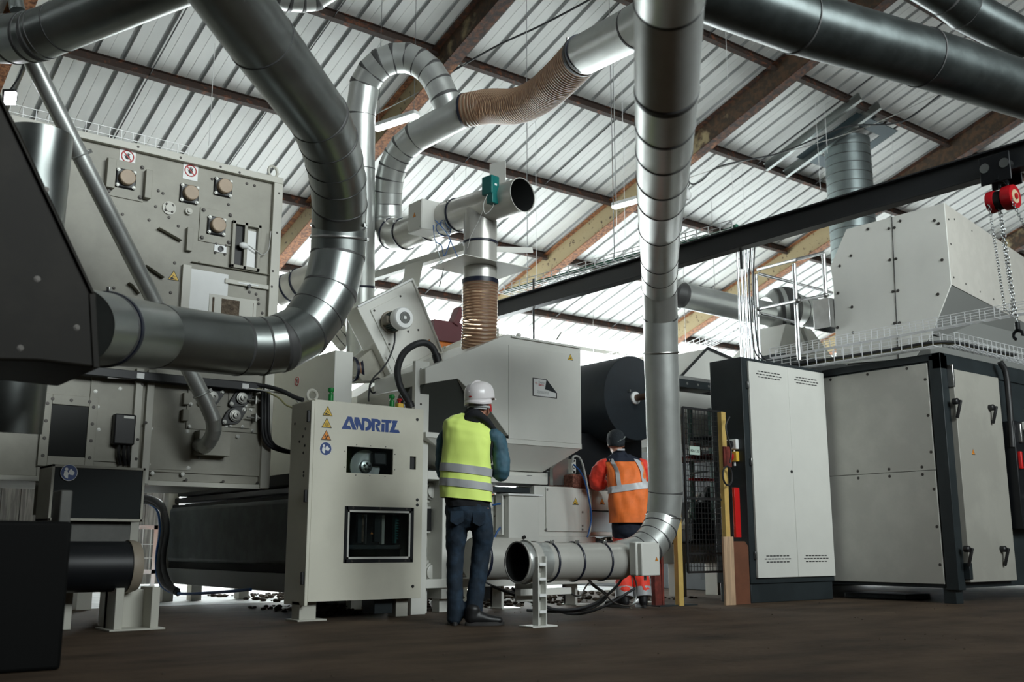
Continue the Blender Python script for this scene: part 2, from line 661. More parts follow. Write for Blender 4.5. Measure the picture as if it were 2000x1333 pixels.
def hose(name, label, P, r, pitch, group=None):
    pts = catmull(P, 24)
    L = [0]
    for a, b in zip(pts, pts[1:]):
        L.append(L[-1] + (b - a).length)
    total = L[-1]
    nr = int(total / pitch)
    path, rad, mis = [], [], []
    j = 0
    for i in range(nr * 4 + 1):
        s = total * i / (nr * 4)
        while j < len(L) - 2 and L[j + 1] < s:
            j += 1
        t = (s - L[j]) / max(1e-6, L[j + 1] - L[j])
        path.append(pts[j].lerp(pts[j + 1], t))
        ph = i % 4
        rr = r[0] * (1 - s / total) + r[1] * s / total
        rad.append(rr + (.0, .008, .010, .008)[ph])
        mis.append((0, 1, 1, 0)[ph])
    root = thing(name, path[0], label, 'hose', group)
    MB().sweep(path, rad, 36, cap=False, mis=mis[:-1]).build('corrugated_tube', [HOSE, HOSER], root, smooth=80)
    for e in (0, -1):
        d = (path[1] - path[0]) if e == 0 else (path[-1] - path[-2])
        MB().lathe(path[e], d, [(rad[e] - .002, -.014), (rad[e] + .010, -.014), (rad[e] + .012, .014), (rad[e] - .002, .014)], 36, cap=False).build('clamp_ring', BLUEB, root, smooth=30)
    return root


def cable(name, label, P, r, m, n=8, div=8, cat='cable', group=None):
    o = MB().sweep(catmull(P, div), r, n).build(name, m, smooth=80)
    return tag(o, label, cat, group)


def ibeam(mb, a, b, h, w, tf=.012, tw=.01, up=(0, 0, 1), mw=0, mf=1):
    a, b, up = V(a), V(b), V(up)
    n = (b - a).normalized()
    side = n.cross(up).normalized()
    upv = side.cross(n).normalized()
    c = (a + b) / 2
    L = (b - a).length
    mb.obox(c, side, upv, n, tw, h - 2 * tf, L, mw)
    for s in (1, -1):
        mb.obox(c + upv * s * (h / 2 - tf / 2), side, upv, n, w, tf, L, mf)
    return mb
# ================================================================== the hall
X0, X1, Y0, YE = -9.0, 47.0, -6.0, 16.55


def struct(mb, name, m, **k):
    return mb.build(name, m, kind='structure', **k)


struct(MB().box(X0, X1, Y0, 10.6, -.2, 0), 'floor', FLOORM, smooth=0)
struct(MB().box(X0, X1, 10.6, YE, -.2, -.004), 'floor_apron', GROUND, smooth=0)
struct(MB().box(-60, 110, YE, 95, -.25, -.04), 'yard_ground', GROUND, smooth=0)
struct(MB().box(-60, X0, -40, YE, -.25, -.05), 'yard_ground_side', GROUND, smooth=0)

struct(MB().box(-60, 110, -70, Y0, -.25, -.05), 'yard_ground_near', mat('dark_yard_asphalt', (.10, .10, .095), .9), smooth=0)

# roof sheet: trapezoidal profile running down the slope
mb = MB()
per = .34
k = int((X1 - X0) / per)
ya, yb = Y0 - .3, YE + .55
prof = []
for i in range(k):
    x = X0 + i * per
    prof += [(x, 0), (x + .118, 0), (x + .121, .006), (x + .127, .006), (x + .13, 0), (x + .275, 0), (x + .283, .052), (x + .332, .052)]
vs, fs, ms = [], [], []
for x, h in prof:
    vs += [(x, ya, roof_z(ya) + h + .08), (x, yb, roof_z(yb) + h + .08)]
for i in range(len(prof) - 1):
    fs.append((2 * i, 2 * i + 2, 2 * i + 3, 2 * i + 1))
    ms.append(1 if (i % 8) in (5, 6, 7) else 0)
mb.add(vs, fs)
mb.m[-len(ms):] = ms
# opaque outer skin
vs2 = [(X0 - .3, ya, roof_z(ya) + .20), (X1 + .3, ya, roof_z(ya) + .20), (X1 + .3, yb, roof_z(yb) + .20), (X0 - .3, yb, roof_z(yb) + .20)]
mb.add(vs2, [(0, 1, 2, 3)])
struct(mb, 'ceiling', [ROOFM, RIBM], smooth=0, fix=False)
# purlins, each its own beam
YP = [16.33 - 1.83 * i for i in range(12)]
tilt = V((0, SLOPE, 1)).normalized()
for y in YP:
    m_ = MB()
    ibeam(m_, (X0, y, roof_z(y) + .0), (X1, y, roof_z(y) + .0), .15, .07, .008, .008, up=tilt)
    struct(m_, 'purlin', [RUST, RUST], smooth=0)


def ageing(base, name, dark, rust):
    # paint that has weathered away towards the ridge: patches of dark rust grow from y = 13 to y = 8
    m = base.copy()
    m.name = name
    nt = m.node_tree
    b = nt.nodes['Principled BSDF']
    src = b.inputs['Base Color'].links[0].from_socket
    tc = nt.nodes.new('ShaderNodeTexCoord')
    sx = nt.nodes.new('ShaderNodeSeparateXYZ')
    nt.links.new(tc.outputs['Object'], sx.inputs[0])
    n = nt.nodes.new('ShaderNodeTexNoise')
    n.inputs['Scale'].default_value = 3.2
    n.inputs['Detail'].default_value = 8
    nt.links.new(tc.outputs['Object'], n.inputs['Vector'])
    mr = nt.nodes.new('ShaderNodeMapRange')
    mr.inputs['From Min'].default_value, mr.inputs['From Max'].default_value = 13.2, 8.6
    mr.inputs['To Min'].default_value, mr.inputs['To Max'].default_value = -.45, .5
    nt.links.new(sx.outputs['Y'], mr.inputs['Value'])
    ad = nt.nodes.new('ShaderNodeMath')
    ad.operation = 'ADD'
    nt.links.new(mr.outputs[0], ad.inputs[0])
    nt.links.new(n.outputs['Fac'], ad.inputs[1])
    rp = nt.nodes.new('ShaderNodeValToRGB')
    rp.color_ramp.elements[0].position, rp.color_ramp.elements[1].position = .48, .60
    nt.links.new(ad.outputs[0], rp.inputs['Fac'])
    n2 = nt.nodes.new('ShaderNodeTexNoise')
    n2.inputs['Scale'].default_value = 14
    nt.links.new(tc.outputs['Object'], n2.inputs['Vector'])
    r2 = nt.nodes.new('ShaderNodeValToRGB')
    r2.color_ramp.elements[0].position, r2.color_ramp.elements[1].position = .42, .62
    r2.color_ramp.elements[0].color, r2.color_ramp.elements[1].color = (*dark, 1), (*rust, 1)
    nt.links.new(n2.outputs['Fac'], r2.inputs['Fac'])
    mx = nt.nodes.new('ShaderNodeMixRGB')
    nt.links.new(rp.outputs['Color'], mx.inputs['Fac'])
    nt.links.new(src, mx.inputs[1])
    nt.links.new(r2.outputs['Color'], mx.inputs[2])
    nt.links.new(mx.outputs[0], b.inputs['Base Color'])
    return m


CREAMG = ageing(CREAM, 'rafter_web_paint', (.040, .026, .015), (.085, .045, .022))
RUSTG = ageing(RUSTO, 'rafter_flange_rust', (.030, .015, .010), (.10, .035, .015))
# rafters and posts
for i in range(-2, 8):
    x = 12.18 + 5 * i - 5
    a = V((x, Y0, roof_z(Y0) - .2))
    b = V((x, YE, roof_z(YE) - .2))
    m_ = MB()
    ibeam(m_, a, b, .42, .19, .016, .012, up=tilt)
    struct(m_, 'rafter', [CREAMG, RUSTG], smooth=0)
    m_ = MB()
    ibeam(m_, (x, 16.35, 0), (x, 16.35, roof_z(16.35) - .4), .2, .2, .012, .01, up=(0, 1, 0))
    struct(m_, 'eave_post', [CREAM, RUSTO], smooth=0)
# gutter and fascia below the eave
struct(MB().box(X0, X1, 16.95, 17.08, 4.93, 5.03), 'trim_1', GREYW, smooth=0)
for i in range(22):
    x = X0 + 1.2 + i * 2.5
    struct(MB().bar((x, 16.5, roof_z(16.5) - .3), (x, 17.0, 4.98), .03), 'gutter_bracket', GREYW, smooth=0)
# sag rods along the slope
for i in range(20):
    x = 3.9 + i * 1.667
    if abs((x - 2.18) % 5) < .2:
        continue
    m_ = MB().cyl((x, Y0 + .2, roof_z(Y0 + .2) - .05), (x, 16.4, roof_z(16.4) - .05), .009, 6)
    struct(m_, 'sag_rod', BLK)
# wind bracing in the far right bays
for (xa, xb) in ((22.2, 27.1), (27.2, 32.1)):
    struct(MB().cyl((xa, 16, roof_z(16) - .25), (xb, 5.5, roof_z(5.5) - .25), .03, 8), 'wind_brace', BLK)
# walls with their doorways (all behind or beside the photographer)
mb = MB()
mb.box(X0, 1.7, Y0 - .2, Y0, 0, roof_z(Y0))
mb.box(10.7, X1, Y0 - .2, Y0, 0, roof_z(Y0))
mb.box(1.7, 10.7, Y0 - .2, Y0, 8.9, roof_z(Y0))
mb.box(1.7, 10.7, Y0 - .2, Y0, 0, 3.5)
WALLM = mat('dark_cladding_wall', (.045, .047, .045), .8)
struct(mb, 'wall_near', WALLM, smooth=0)


def gable(x, ys, z0, y_a, y_b):
    m_ = MB()
    m_.prism([(x, y_a, z0), (x, y_b, z0), (x, y_b, roof_z(y_b)), (x, y_a, roof_z(y_a))], (-.2, 0, 0))
    return m_


mb = MB()
for (y_a, y_b, z0) in ((Y0, YE, 0),):
    mb.prism([(X0, y_a, z0), (X0, y_b, z0), (X0, y_b, roof_z(y_b)), (X0, y_a, roof_z(y_a))], (-.2, 0, 0))
struct(mb, 'wall_left', WALLM, smooth=0)
struct(MB().box(-4, 9.6, -2.5, -2.3, 0, 3.8), 'wall_shade_blocker', WALLM, smooth=0)  # unseen wall added to keep window light off the left foreground
mb = MB()
mb.prism([(X1, Y0, 0), (X1, YE, 0), (X1, YE, roof_z(YE)), (X1, Y0, roof_z(Y0))], (.2, 0, 0))
struct(mb, 'wall_right', WALLM, smooth=0)

# yard beyond the open side: plank fence and a wire barrier glimpsed under the machines
PLANK = mat('weathered_grey_planks', (.22, .21, .19), .8, var=.5, vscale=4, stretch=(9, 9, .5))
mb = MB()
for i in range(57):
    x = X0 + i * .265
    mb.box(x, x + .255, 16.62, 16.66, 0, roof_z(16.6) - .2)
mb.box(X0, X0 + 15.1, 16.66, 16.70, 0, roof_z(16.6) - .2)
struct(mb, 'wall_far', PLANK, smooth=0)
t = thing('wire_barrier', (5.6, 15.6, 0), 'galvanised wire mesh barrier standing in front of the grey plank wall', 'barrier')
mb = MB()
for i in range(26):
    mb.bar((3.9 + i * .12, 15.6, .25), (3.9 + i * .12, 15.6, .85), .012)
for z in (.42, .62):
    mb.bar((3.8, 15.6, z), (7.0, 15.6, z), .01)
mb.build('wire_grid', WHT, t, smooth=0)
for z in (.22, .87):
    MB().bar((3.8, 15.6, z), (7.0, 15.6, z), .06, .06).build('frame_rail', ALU, t, smooth=0)
for x in (3.8, 5.4, 7.0):
    MB().bar((x, 15.6, 0), (x, 15.6, .9), .06, .06).build('post', ALU, t, smooth=0)
# ================================================================== ducts
def D(px, py, d, r):
    return (at(px, py, d=d), r)


# large foreground duct: drops from the upper left, turns and runs level to the hood
duct('large_duct', 'large galvanised duct sweeping down to the dark hood in the left foreground',
     [D(395, -85, 5.3, .2), D(510, 78, 5.95, .2), D(622, 228, 6.7, .2), D(660, 350, 7.3, .2), D(662, 440, 7.6, .2), D(660, 500, 7.6, .2),
      D(645, 568, 7.5, .2), D(592, 648, 7.3, .2), D(545, 672, 7.1, .2), D(463, 676, 6.9, .2), D(303, 656, 6.3, .2), D(202, 643, 5.55, .2), D(150, 638, 5.25, .2)],
     gores=[1, 1, 3, 2, 1, 1, 2, 1, 2, 1, 1, 1], m=GALVD, clamps=[(7.02, .010, 4.2, STEEL), (7.45, .010, 3.9, STEEL), (15.96, .02, 1.5)])

# dark sheet-metal hood the large duct ends in
t = thing('duct_hood', at(60, 600, y=5.25), 'dark sheet metal hood in the left foreground that the large duct runs into', 'hood')
pl = [(-170, -120), (2, 182), (60, 300), (188, 575), (196, 720), (80, 706), (-170, 700)]
front = [at(px, py, y=5.0) for px, py in pl]
m_ = mat('dark_hood_sheet', (.015, .013, .010), .55, spec=.15, var=.3, vscale=3)  # sheet colour set darker than its neighbours
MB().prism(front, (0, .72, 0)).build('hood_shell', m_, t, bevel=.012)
for (a, b) in (((2, 182), (188, 575)), ((188, 575), (196, 720))):
    MB().bar(at(*a, y=5.0) + V((-.02, -.004, 0)), at(*b, y=5.0) + V((-.02, -.004, 0)), .03, .012).build('edge_flange', m_, t, bevel=.003)
bolts(t, [at(px, py, y=5.0) for px, py in ((73, 545), (90, 370), (-20, 420), (150, 640), (40, 680))], -NY, .01, BOLTD)

# duct across the top left corner
duct('corner_duct', 'dark galvanised duct with closely ringed elbow crossing the top left corner of the roof',
     [D(-120, 62, 7.6, .17), D(-10, 76, 7.3, .17), D(60, 72, 7.1, .172), D(118, 52, 7.0, .17), D(430, -72, 6.4, .17)],
     gores=[1, 2, 3, 1], m=GALVD)
duct('inclined_pipe', 'slim galvanised pipe slanting down behind the large duct to the left machine',
     [D(62, 118, 7.4, .062), D(156, 303, 7.7, .062), D(335, 655, 8.3, .064), D(404, 790, 8.45, .064), D(418, 838, 8.5, .064), D(400, 872, 8.6, .064), D(378, 868, 9.0, .064)],
     gores=[1, 1, 1, 2, 3, 1], seam=.0, clamps=[(1.0, .006), (2.85, .006)], cm=GALV, m=GALV)
duct('upright_pipe_stub', 'wide upright duct standing behind the dark hood at the left edge', [D(78, 262, 6.9, .21), D(26, 725, 6.6, .21), D(12, 845, 6.55, .21)], m=GALVD)
# thin duct at the very top left
duct('overhead_pipe_stub', 'short slim pipe at the top left corner above the ringed elbow', [D(18, -60, 7.2, .05), D(34, 20, 7.15, .05)], m=GALVD)
duct('overhead_bend', 'curved galvanised duct bend cut off by the top edge left of centre',
     [D(500, -60, 8.2, .16), D(545, -22, 8.3, .16), D(610, -18, 8.4, .16), D(660, -50, 8.4, .16)], gores=[1, 3, 1])

KD = 1.22
# gooseneck duct
duct('gooseneck_duct', 'galvanised gooseneck duct rising beside the large duct and arching over',
     [D(703, 700, KD * 9.3, KD * .125), D(704, 560, KD * 9.35, KD * .13), D(703, 330, KD * 9.35, KD * .135), D(704, 225, KD * 9.35, KD * .135), D(712, 165, KD * 9.35, KD * .135), D(745, 123, KD * 9.3, KD * .135), D(795, 113, KD * 9.3, KD * .135), D(840, 139, KD * 9.25, KD * .13),
      D(868, 190, KD * 9.2, KD * .13), D(884, 232, KD * 9.2, KD * .13)], gores=[1, 1, 1, 1, 2, 2, 2, 2, 1], clamps=[(.98, .01)])
duct('drop_elbow', 'pale duct elbow with two navy clamps low behind the large duct bend',
     [D(712, 560, KD * 9.6, KD * .10), D(700, 612, KD * 9.6, KD * .10), D(686, 645, KD * 9.6, KD * .10), D(655, 672, KD * 9.6, KD * .10)], gores=[1, 2, 3], m=PAINTD, clamps=[(1.4, .008), (2.3, .008)])
duct('stub_duct', 'short pale duct with two navy clamps between the left machine and the large duct',
     [D(545, 572, 11.6, .16), D(585, 553, 11.5, .16), D(640, 535, 11.3, .16)], m=PAINTD, clamps=[(.45, .01), (1.0, .01)])

# duct from the T piece up to the clear hose
duct('upper_duct', 'galvanised duct curving up from the T piece and running to the clear brown hose',
     [D(757, 452, KD * 9.5, KD * .14), D(757, 400, KD * 9.5, KD * .13), D(761, 350, KD * 9.45, KD * .13), D(777, 305, KD * 9.4, KD * .132), D(812, 268, KD * 9.3, KD * .135), D(912, 214, KD * 9.1, KD * .14)],
     gores=[1, 2, 2, 2, 1], clamps=[(.5, .01)], cm=GALV)
hose('suction_hose', 'clear brown ribbed hose rising diagonally under the roof toward the tall duct',
     [D(908, 216, KD * 9.1, KD * 0)[0], D(955, 208, KD * 9.0, KD * 0)[0], D(1005, 208, KD * 8.7, KD * 0)[0], D(1050, 190, KD * 8.4, KD * 0)[0], D(1092, 155, KD * 8.0, KD * 0)[0], D(1140, 105, KD * 7.6, KD * 0)[0]], [KD * .145, KD * .145], .034)
duct('high_level_duct', 'dark galvanised duct rising from the end of the diagonal clear hose behind the tall duct',
     [D(1134, 110, KD * 7.65, KD * .15), D(1240, 54, KD * 7.0, KD * .15), D(1420, -60, KD * 6.2, KD * .15)], clamps=[(.02, .022)], cm=BLK)
duct('overhead_main_duct', 'broad dark galvanised duct crossing the upper right corner',
     [D(1290, -58, 6.0, .2), D(1560, 43, 6.5, .2), D(1802, 112, 7.0, .2), D(2090, 205, 7.7, .2)], m=mat('dark_duct_sheet', (.10, .115, .115), .34, .9, var=.2), seam=.012)  # darker sheet colour than the other ducts
duct('overhead_side_duct', 'bright-edged galvanised duct end at the top right above the broad dark duct',
     [D(1740, -75, 8.3, .17), D(1850, -8, 8.5, .17), D(1885, 20, 8.6, .17), D(2000, 80, 8.8, .17)], m=mat('dark_duct_sheet', (.10, .115, .115)))

# T piece with motorised damper
T0, T1 = at(768, 460, d=KD * 9.35), at(1020, 381, d=KD * 8.2)
dirT = (T1 - T0).normalized()
root, _, _ = duct('tee_duct', 'pale painted T-shaped duct with open end and navy clamps above the brown vertical hose',
                  [(at(757, 440, d=KD * 9.5), KD * .14), (at(764, 455, d=KD * 9.45), KD * .145), (at(790, 458, d=KD * 9.3), KD * .142), (T0.lerp(T1, .30), KD * .14), (T0.lerp(T1, .52), KD * .14), (T0.lerp(T1, .80), KD * .14), (T1, KD * .14)],
                  gores=[1, 2, 1, 1, 1, 1], m=PAINTD, seam=0, clamps=[(1.2, .009), (3.05, .009), (4.0, .009), (4.55, .009), (5.05, .011)], open_ends=[(1, .5)])
tb = T0.lerp(T1, .705)
MB().sweep([tb, V((tb.x, tb.y, tb.z - KD * .66))], [KD * .138, KD * .138], 40, cap=False).build('branch_tube', PAINTD, root, smooth=60)
MB().lathe(V((tb.x, tb.y, tb.z - KD * .31)), NZ, [(KD * .136, -.011), (KD * .147, -.011), (KD * .149, 0), (KD * .147, .011), (KD * .136, .011)], 40, cap=False).build('clamp_ring', BLUEB, root)
MB().lathe(V((tb.x, tb.y, tb.z - KD * .64)), NZ, [(KD * .136, -.02), (KD * .15, -.02), (KD * .152, 0), (KD * .15, .02), (KD * .136, .02)], 40, cap=False).build('clamp_ring', BLUEB, root)
S_ = V((tb.x, tb.y, tb.z - KD * .65))
E_ = at(934, 690, y=8.12)
hose('drop_hose', 'clear brown ribbed hose hanging vertically from the T piece into the white hopper',
     [S_, V((S_.x, S_.y, S_.z * .7 + E_.z * .3)), V((S_.x * .93 + E_.x * .07, S_.y * .9 + E_.y * .1, S_.z * .35 + E_.z * .65)), E_], [KD * .142, KD * .135], .030)
# control box on the T piece
c = at(822, 428, d=KD * 8.85)
t = thing('valve_control_box', c, 'grey control box with small orange triangle clamped to the T-shaped duct', 'box')
MB().box(c.x - .11, c.x + .12, c.y - .19, c.y + .07, c.z - .17, c.z + .155).build('enclosure', GREYW, t, bevel=.008)
MB().box(c.x - .115, c.x - .107, c.y - .185, c.y + .065, c.z - .165, c.z + .15).build('lid', GREYW, t, bevel=.003)
warn_sign(t, Face((c.x - .1152, c.y + .065, c.z - .165), -NY, NZ), .12, .17, .06, 'bolt', True)
bolts(t, [(c.x - .115, c.y + q_, c.z + w) for q_ in (-.165, .05) for w in (-.145, .13)], -NX, .005)
# positioners with coiled blue tubes
c = at(866, 440, d=KD * 8.75)
t = thing('damper_positioner', c, 'white valve positioner tangled in blue tubing on the T-shaped duct', 'valve')
MB().obox(c, dirT, NZ.cross(dirT), NZ, .144, .12, .156).build('valve_body', GREYW, t, bevel=.02)
MB().obox(c + V((0, 0, .12)), dirT, NZ.cross(dirT), NZ, .108, .1, .07).build('valve_cap', WHT, t, bevel=.02)
for i in range(3):
    MB().torus(c + V((-.03 * i, -.09, -.04 * i)), V((.4 - .3 * i, -1, .3)), .06 + .01 * i, .004, 30, 6).build('tube_coil', CABB, t)
for j, P in enumerate(([(846, 440), (850, 470), (862, 480), (868, 500), (880, 470)], [(850, 430), (872, 455), (884, 480), (893, 500), (905, 521)], [(848, 462), (858, 500), (866, 520), (862, 545), (858, 560)])):
    cable('tubing', ['thin blue air tube looped beside the valve positioner', 'thin blue air tube trailing down toward the brown hose', 'dark cable loop hanging under the T-shaped duct'][j],
          [at(a, b, d=KD * 8.45) for a, b in P], .005, (CABB, CABB, CHAIN)[j], 6, cat='tube')
c = at(958, 364, d=KD * 8.25)
t = thing('damper_actuator', c, 'teal damper actuator on the open end of the T-shaped duct', 'actuator')
u_, v_, w_ = frame_from(dirT)
MB().obox(c, dirT, NZ.cross(dirT), NZ, .144, .11, .19).build('housing', TEAL, t, bevel=.012)
MB().obox(c + dirT * .03 - NZ * .13, dirT, NZ.cross(dirT), NZ, .085, .085, .12).build('gearbox', TEAL, t, bevel=.008)
fcA = Face(c + V((0, 0, 0)), NX, NZ)
MB().obox(c - NX * .0 + dirT.cross(NZ) * -.0 + dirT * .074, dirT, NZ.cross(dirT), NZ, .004, .03, .02).build('type_label', WHT, t)
MB().obox(at(972, 346, d=KD * 8.45), dirT + V((.25, 0, 0)), NZ.cross(dirT), NZ, .19, .006, .31).build('back_plate', GREYW, t, bevel=.002)
cable('cable', 'thin grey cable drooping from the teal actuator', [at(a, b, d=KD * 8.2) for a, b in ((952, 380), (944, 400), (948, 418), (962, 405), (964, 388))], .005, CABW, 6)
cable('cable', 'thin grey cable running down the T-shaped duct to its lower clamp', [at(a, b, d=KD * 8.3) for a, b in ((946, 405), (935, 430), (920, 460), (913, 485))], .004, CABW, 6)
# bracket frame under the T piece
m_ = GREYW
t = thing('duct_support_frame', at(800, 520, d=KD * 9.1), 'pale grey steel bracket frame carrying the T-shaped duct', 'frame')
q1, q2 = at(727, 541, d=KD * 9.75), at(916, 482, d=KD * 8.85)
MB().bar(q1, q2, .085, .085).build('rail', m_, t, bevel=.003)
MB().bar(at(918, 486, d=KD * 8.8), at(1040, 489, d=KD * 9.1), .02, .06).build('plate_edge', m_, t, bevel=.002)
pz = tb.z - KD * .52
MB().prism([(tb.x - .40, tb.y + .30, pz), (tb.x + .41, tb.y + .30, pz), (tb.x + .41, tb.y - .30, pz), (tb.x - .40, tb.y - .30, pz)], (0, 0, .008)).build('support_plate', m_, t, bevel=.002)
MB().prism([at(786, 560, d=KD * 9.3), at(793, 518, d=KD * 9.3), at(828, 506, d=KD * 9.2), at(818, 560, d=KD * 9.2)], (.02, .05, 0)).build('gusset_post', m_, t, bevel=.002)

# tall duct: level overhead, then down, then elbow to a level run with an open end
root, _, _ = duct('tall_duct', 'tall galvanised duct in the centre, dropping to an elbow beside the worker in orange',
                  [D(1316, -170, 3.75, .15), D(1307, 0, 4.35, .15), D(1302, 175, 4.8, .15), D(1297, 290, 5.45, .15), D(1292, 385, 6.35, .15), D(1289, 440, 7.2, .15), D(1288, 500, 8.1, .15),
                   D(1288, 560, 8.8, .15), D(1290, 620, 9.0, .15), D(1291, 690, 9.02, .15), D(1300, 962, 9.0, .15), D(1296, 1010, 8.98, .15), D(1278, 1053, 8.85, .15), D(1246, 1082, 8.7, .15), D(1205, 1094, 8.55, .15)],
                  gores=[1, 1, 2, 2, 1, 1, 2, 1, 1, 1, 1, 2, 2, 1], clamps=[(9 + 3, .008), (13 + 1 - .02, .006)], cm=STEEL)
PA, PB = at(1208, 1094, d=8.55), at(1012, 1093, d=7.87)
PA.y = PB.y = 6.32
PA.z = PB.z = .475
q = lambda t_: PA.lerp(PB, t_)
root, _, _ = duct('floor_duct', 'pale painted level duct with open end and navy clamps on a stand near the floor', [(q(0), .15), (q(.22), .15), (q(.5), .15), (q(.8), .15), (q(1), .155)], m=PAINTD, seam=0,
                  clamps=[(.95, .008, 1.2), (1.95, .008, 1.2), (2.75, .008, 1.2)], open_ends=[(1, .35)])
MB().lathe(q(.8), NX * -1, [(.1515, -.03), (.1515, .14), (.1555, .145), (.158, .20), (.156, .205)], 40, cap=False).build('galvanised_end', GALV, root, smooth=40)
MB().lathe(q(.92), NX, [(.152, -.02), (.168, -.02), (.168, .0), (.152, .0)], 40, cap=False).build('flange_ring', PAINTD, root)
c = V((q(-.06).x, 6.1, .49))
t = thing('sensor_box', c, 'grey control box with orange triangle fixed to the elbow end of the level duct', 'box')
MB().box(c.x - .13, c.x + .12, c.y - .03, c.y + .05, c.z - .13, c.z + .14).build('enclosure', GREYW, t, bevel=.01)
MB().box(c.x - .11, c.x + .10, c.y - .075, c.y - .03, c.z - .13, c.z + .13).build('lid', GREYW, t, bevel=.008)
warn_sign(t, Face((c.x - .11, c.y - .0752, c.z - .13), NX, NZ), .17, .13, .04, 'bolt', True)
MB().cyl((c.x, c.y, c.z - .13), (c.x, c.y, c.z - .17), .012, 12).build('cable_gland', STEEL, t)
# its stand
t = thing('duct_stand', (5.06, 6.15, 0), 'slim grey steel post on a base plate under the open end of the level duct', 'stand')
xs = 5.075
MB().box(xs - .035, xs - .025, 6.13, 6.2, .01, .52).box(xs + .04, xs + .05, 6.13, 6.2, .01, .52).build('channel_post', GREYW, t, bevel=.002)
MB().box(xs - .025, xs + .04, 6.19, 6.2, .01, .52).build('web', GREYW, t, bevel=.001)
for z in (.10, .22, .34, .45):
    MB().box(xs - .025, xs + .04, 6.125, 6.19, z, z + .022).build('stiffener', WHT, t, bevel=.001)
MB().box(xs - .12, xs + .12, 6.09, 6.26, 0, .012).build('base_plate', GREYW, t, bevel=.002)
MB().box(xs - .02, xs + .5, 6.36, 6.42, .22, .27).build('cross_rail', GREYW, t, bevel=.002)
MB().box(xs + .0, xs + .28, 6.44, 6.46, .17, .31).build('apron_plate', GREYW, t, bevel=.002)
# ================================================================== big machine on the left
def rect(y, a0, b0, a1, b1):
    p, q = at(a0, b0, y=y), at(a1, b1, y=y)
    return p.x, q.x, q.z, p.z


def plate(parent, name, m, y, a0, b0, a1, b1, t=.01, back=0.0, bevel=.002, **k):
    x0, x1, z0, z1 = rect(y, a0, b0, a1, b1)
    return MB().box(x0, x1, y - t, y + back, z0, z1).build(name, m, parent, bevel=bevel, **k)


def px(y, *pts):
    return [at(a, b, y=y) for a, b in pts]


YM = 8.6
xr = 3.95
t = thing('sorting_machine', (2.4, 9.4, 0), 'tall dusty beige machine on the left with round bearing caps and a glazed slot', 'machine')
MBODY = MB().box(.4, xr - .09, YM, 10.6, 1.13, 3.94).build('housing', DUSTY, t, bevel=.006)
MB().box(.4, xr, YM - .05, YM + .03, 3.94, 4.0).build('top_flange', GREY, t, bevel=.004)
x0, x1, z0, z1 = rect(YM, 265, 268, 483, 332)
MB().box(x0, x1, YM + .06, YM + .10, 3.99, 4.05).build('cover_lip', GREY, t, bevel=.003)
MB().box(xr - .09, xr, YM - .045, YM + .03, 1.10, 3.95).build('corner_post', GREY, t, bevel=.004)
x0, x1, z0, z1 = rect(YM, 280, 937, 520, 950)
MB().box(x0 - 1.2, xr, YM - .03, YM + .02, 1.09, 1.13).build('bottom_rail', GREY, t, bevel=.003)
# eye bolt
c = at(533, 336, y=YM + .15)
MB().torus(c, V((.3, -1, 0)), .055, .013, 24, 8).cyl(c - NZ * .06, c - NZ * .12, .012, 8).build('lifting_eye', GREY, t)
fc = Face((0, YM, 0), NX, NZ)


def bearing(px_, py_, s=.15, backing=True):
    c = at(px_, py_, y=YM)
    y0 = YM - (.012 if backing else 0)
    if backing:
        MB().box(c.x - s * .95, c.x + s * .95, YM - .012, YM, c.z - s, c.z + s * .95).build('backing_plate', DUSTY, t, bevel=.002)
        bolts(t, [(c.x + a * s * .78, y0, c.z + b * s * .8) for a in (-1, 1) for b in (-1, 1)], -NY, .013, BOLTD, h=.02)
    h = MB()
    h.box(c.x - .085, c.x + .085, y0 - .022, y0, c.z - .085, c.z + .085)
    hb = h.build('bearing_housing', BLK, t, bevel=.02)
    MB().lathe((c.x, y0 - .02, c.z), -NY, [(.066, 0), (.066, .05), (.06, .056)], 28).build('bearing_cap', BROWNC, hb)
    bolts(t, [(c.x + a * .068, y0 - .022, c.z + b * .068) for a in (-1, 1) for b in (-1, 1)], -NY, .011, BOLT, h=.014)


bearing(244, 351, .17)
bearing(369, 380, .1, False)
bearing(435, 367, .1, False)
bearing(421, 443, .16)
for (a, b) in ((249, 306), (372, 334)):
    c = at(a, b, y=YM)
    ban_sign(t, fc, c.x, c.z, .06)
# side flanges beside first bearing
for (a0, b0, a1, b1) in ((207, 312, 219, 372), (281, 335, 290, 392)):
    x0, x1, z0, z1 = rect(YM, a0, b0, a1, b1)
    MB().box(x0, x1, YM - .07, YM, z0, z1).build('guide_flange', DUSTY, t, bevel=.003)
warn_sign(t, fc, at(339, 540, y=YM).x, at(339, 540, y=YM).z, .105, 'hand')
# Z-shaped guide strips
for pts in (((307, 447), (317, 452), (352, 472)), ((282, 520), (292, 526), (318, 544)), ((249, 554), (256, 558), (270, 575))):
    P = px(YM, *pts)
    for a, b in zip(P, P[1:]):
        MB().bar(a - NY * .03, b - NY * .03, .008, .06, up=(0, 1, 0)).build('guide_strip', DUSTY, t, bevel=.002)
plate(t, 'stop_angle', DUSTY, YM, 363, 446, 372, 493, .05)
plate(t, 'joint_strip', GREY, YM, 355, 518, 366, 604, .04)
c = at(330, 407, y=YM)
MB().lathe(c, -NY, [(.06, 0), (.06, .012), (.035, .013), (.035, .02)], 24).build('round_cover', GREY, t)
bolts(t, [c + V((.04 * cos(a), -.012, .04 * sin(a))) for a in (.8, 2.3, 3.8, 5.4)], -NY, .008, BOLTD, h=.015)
c = at(367, 414, y=YM)
MB().lathe(c, -NY, [(.032, 0), (.032, .03), (.018, .032), (.018, .045)], 20).build('shaft_boss', GREY, t)
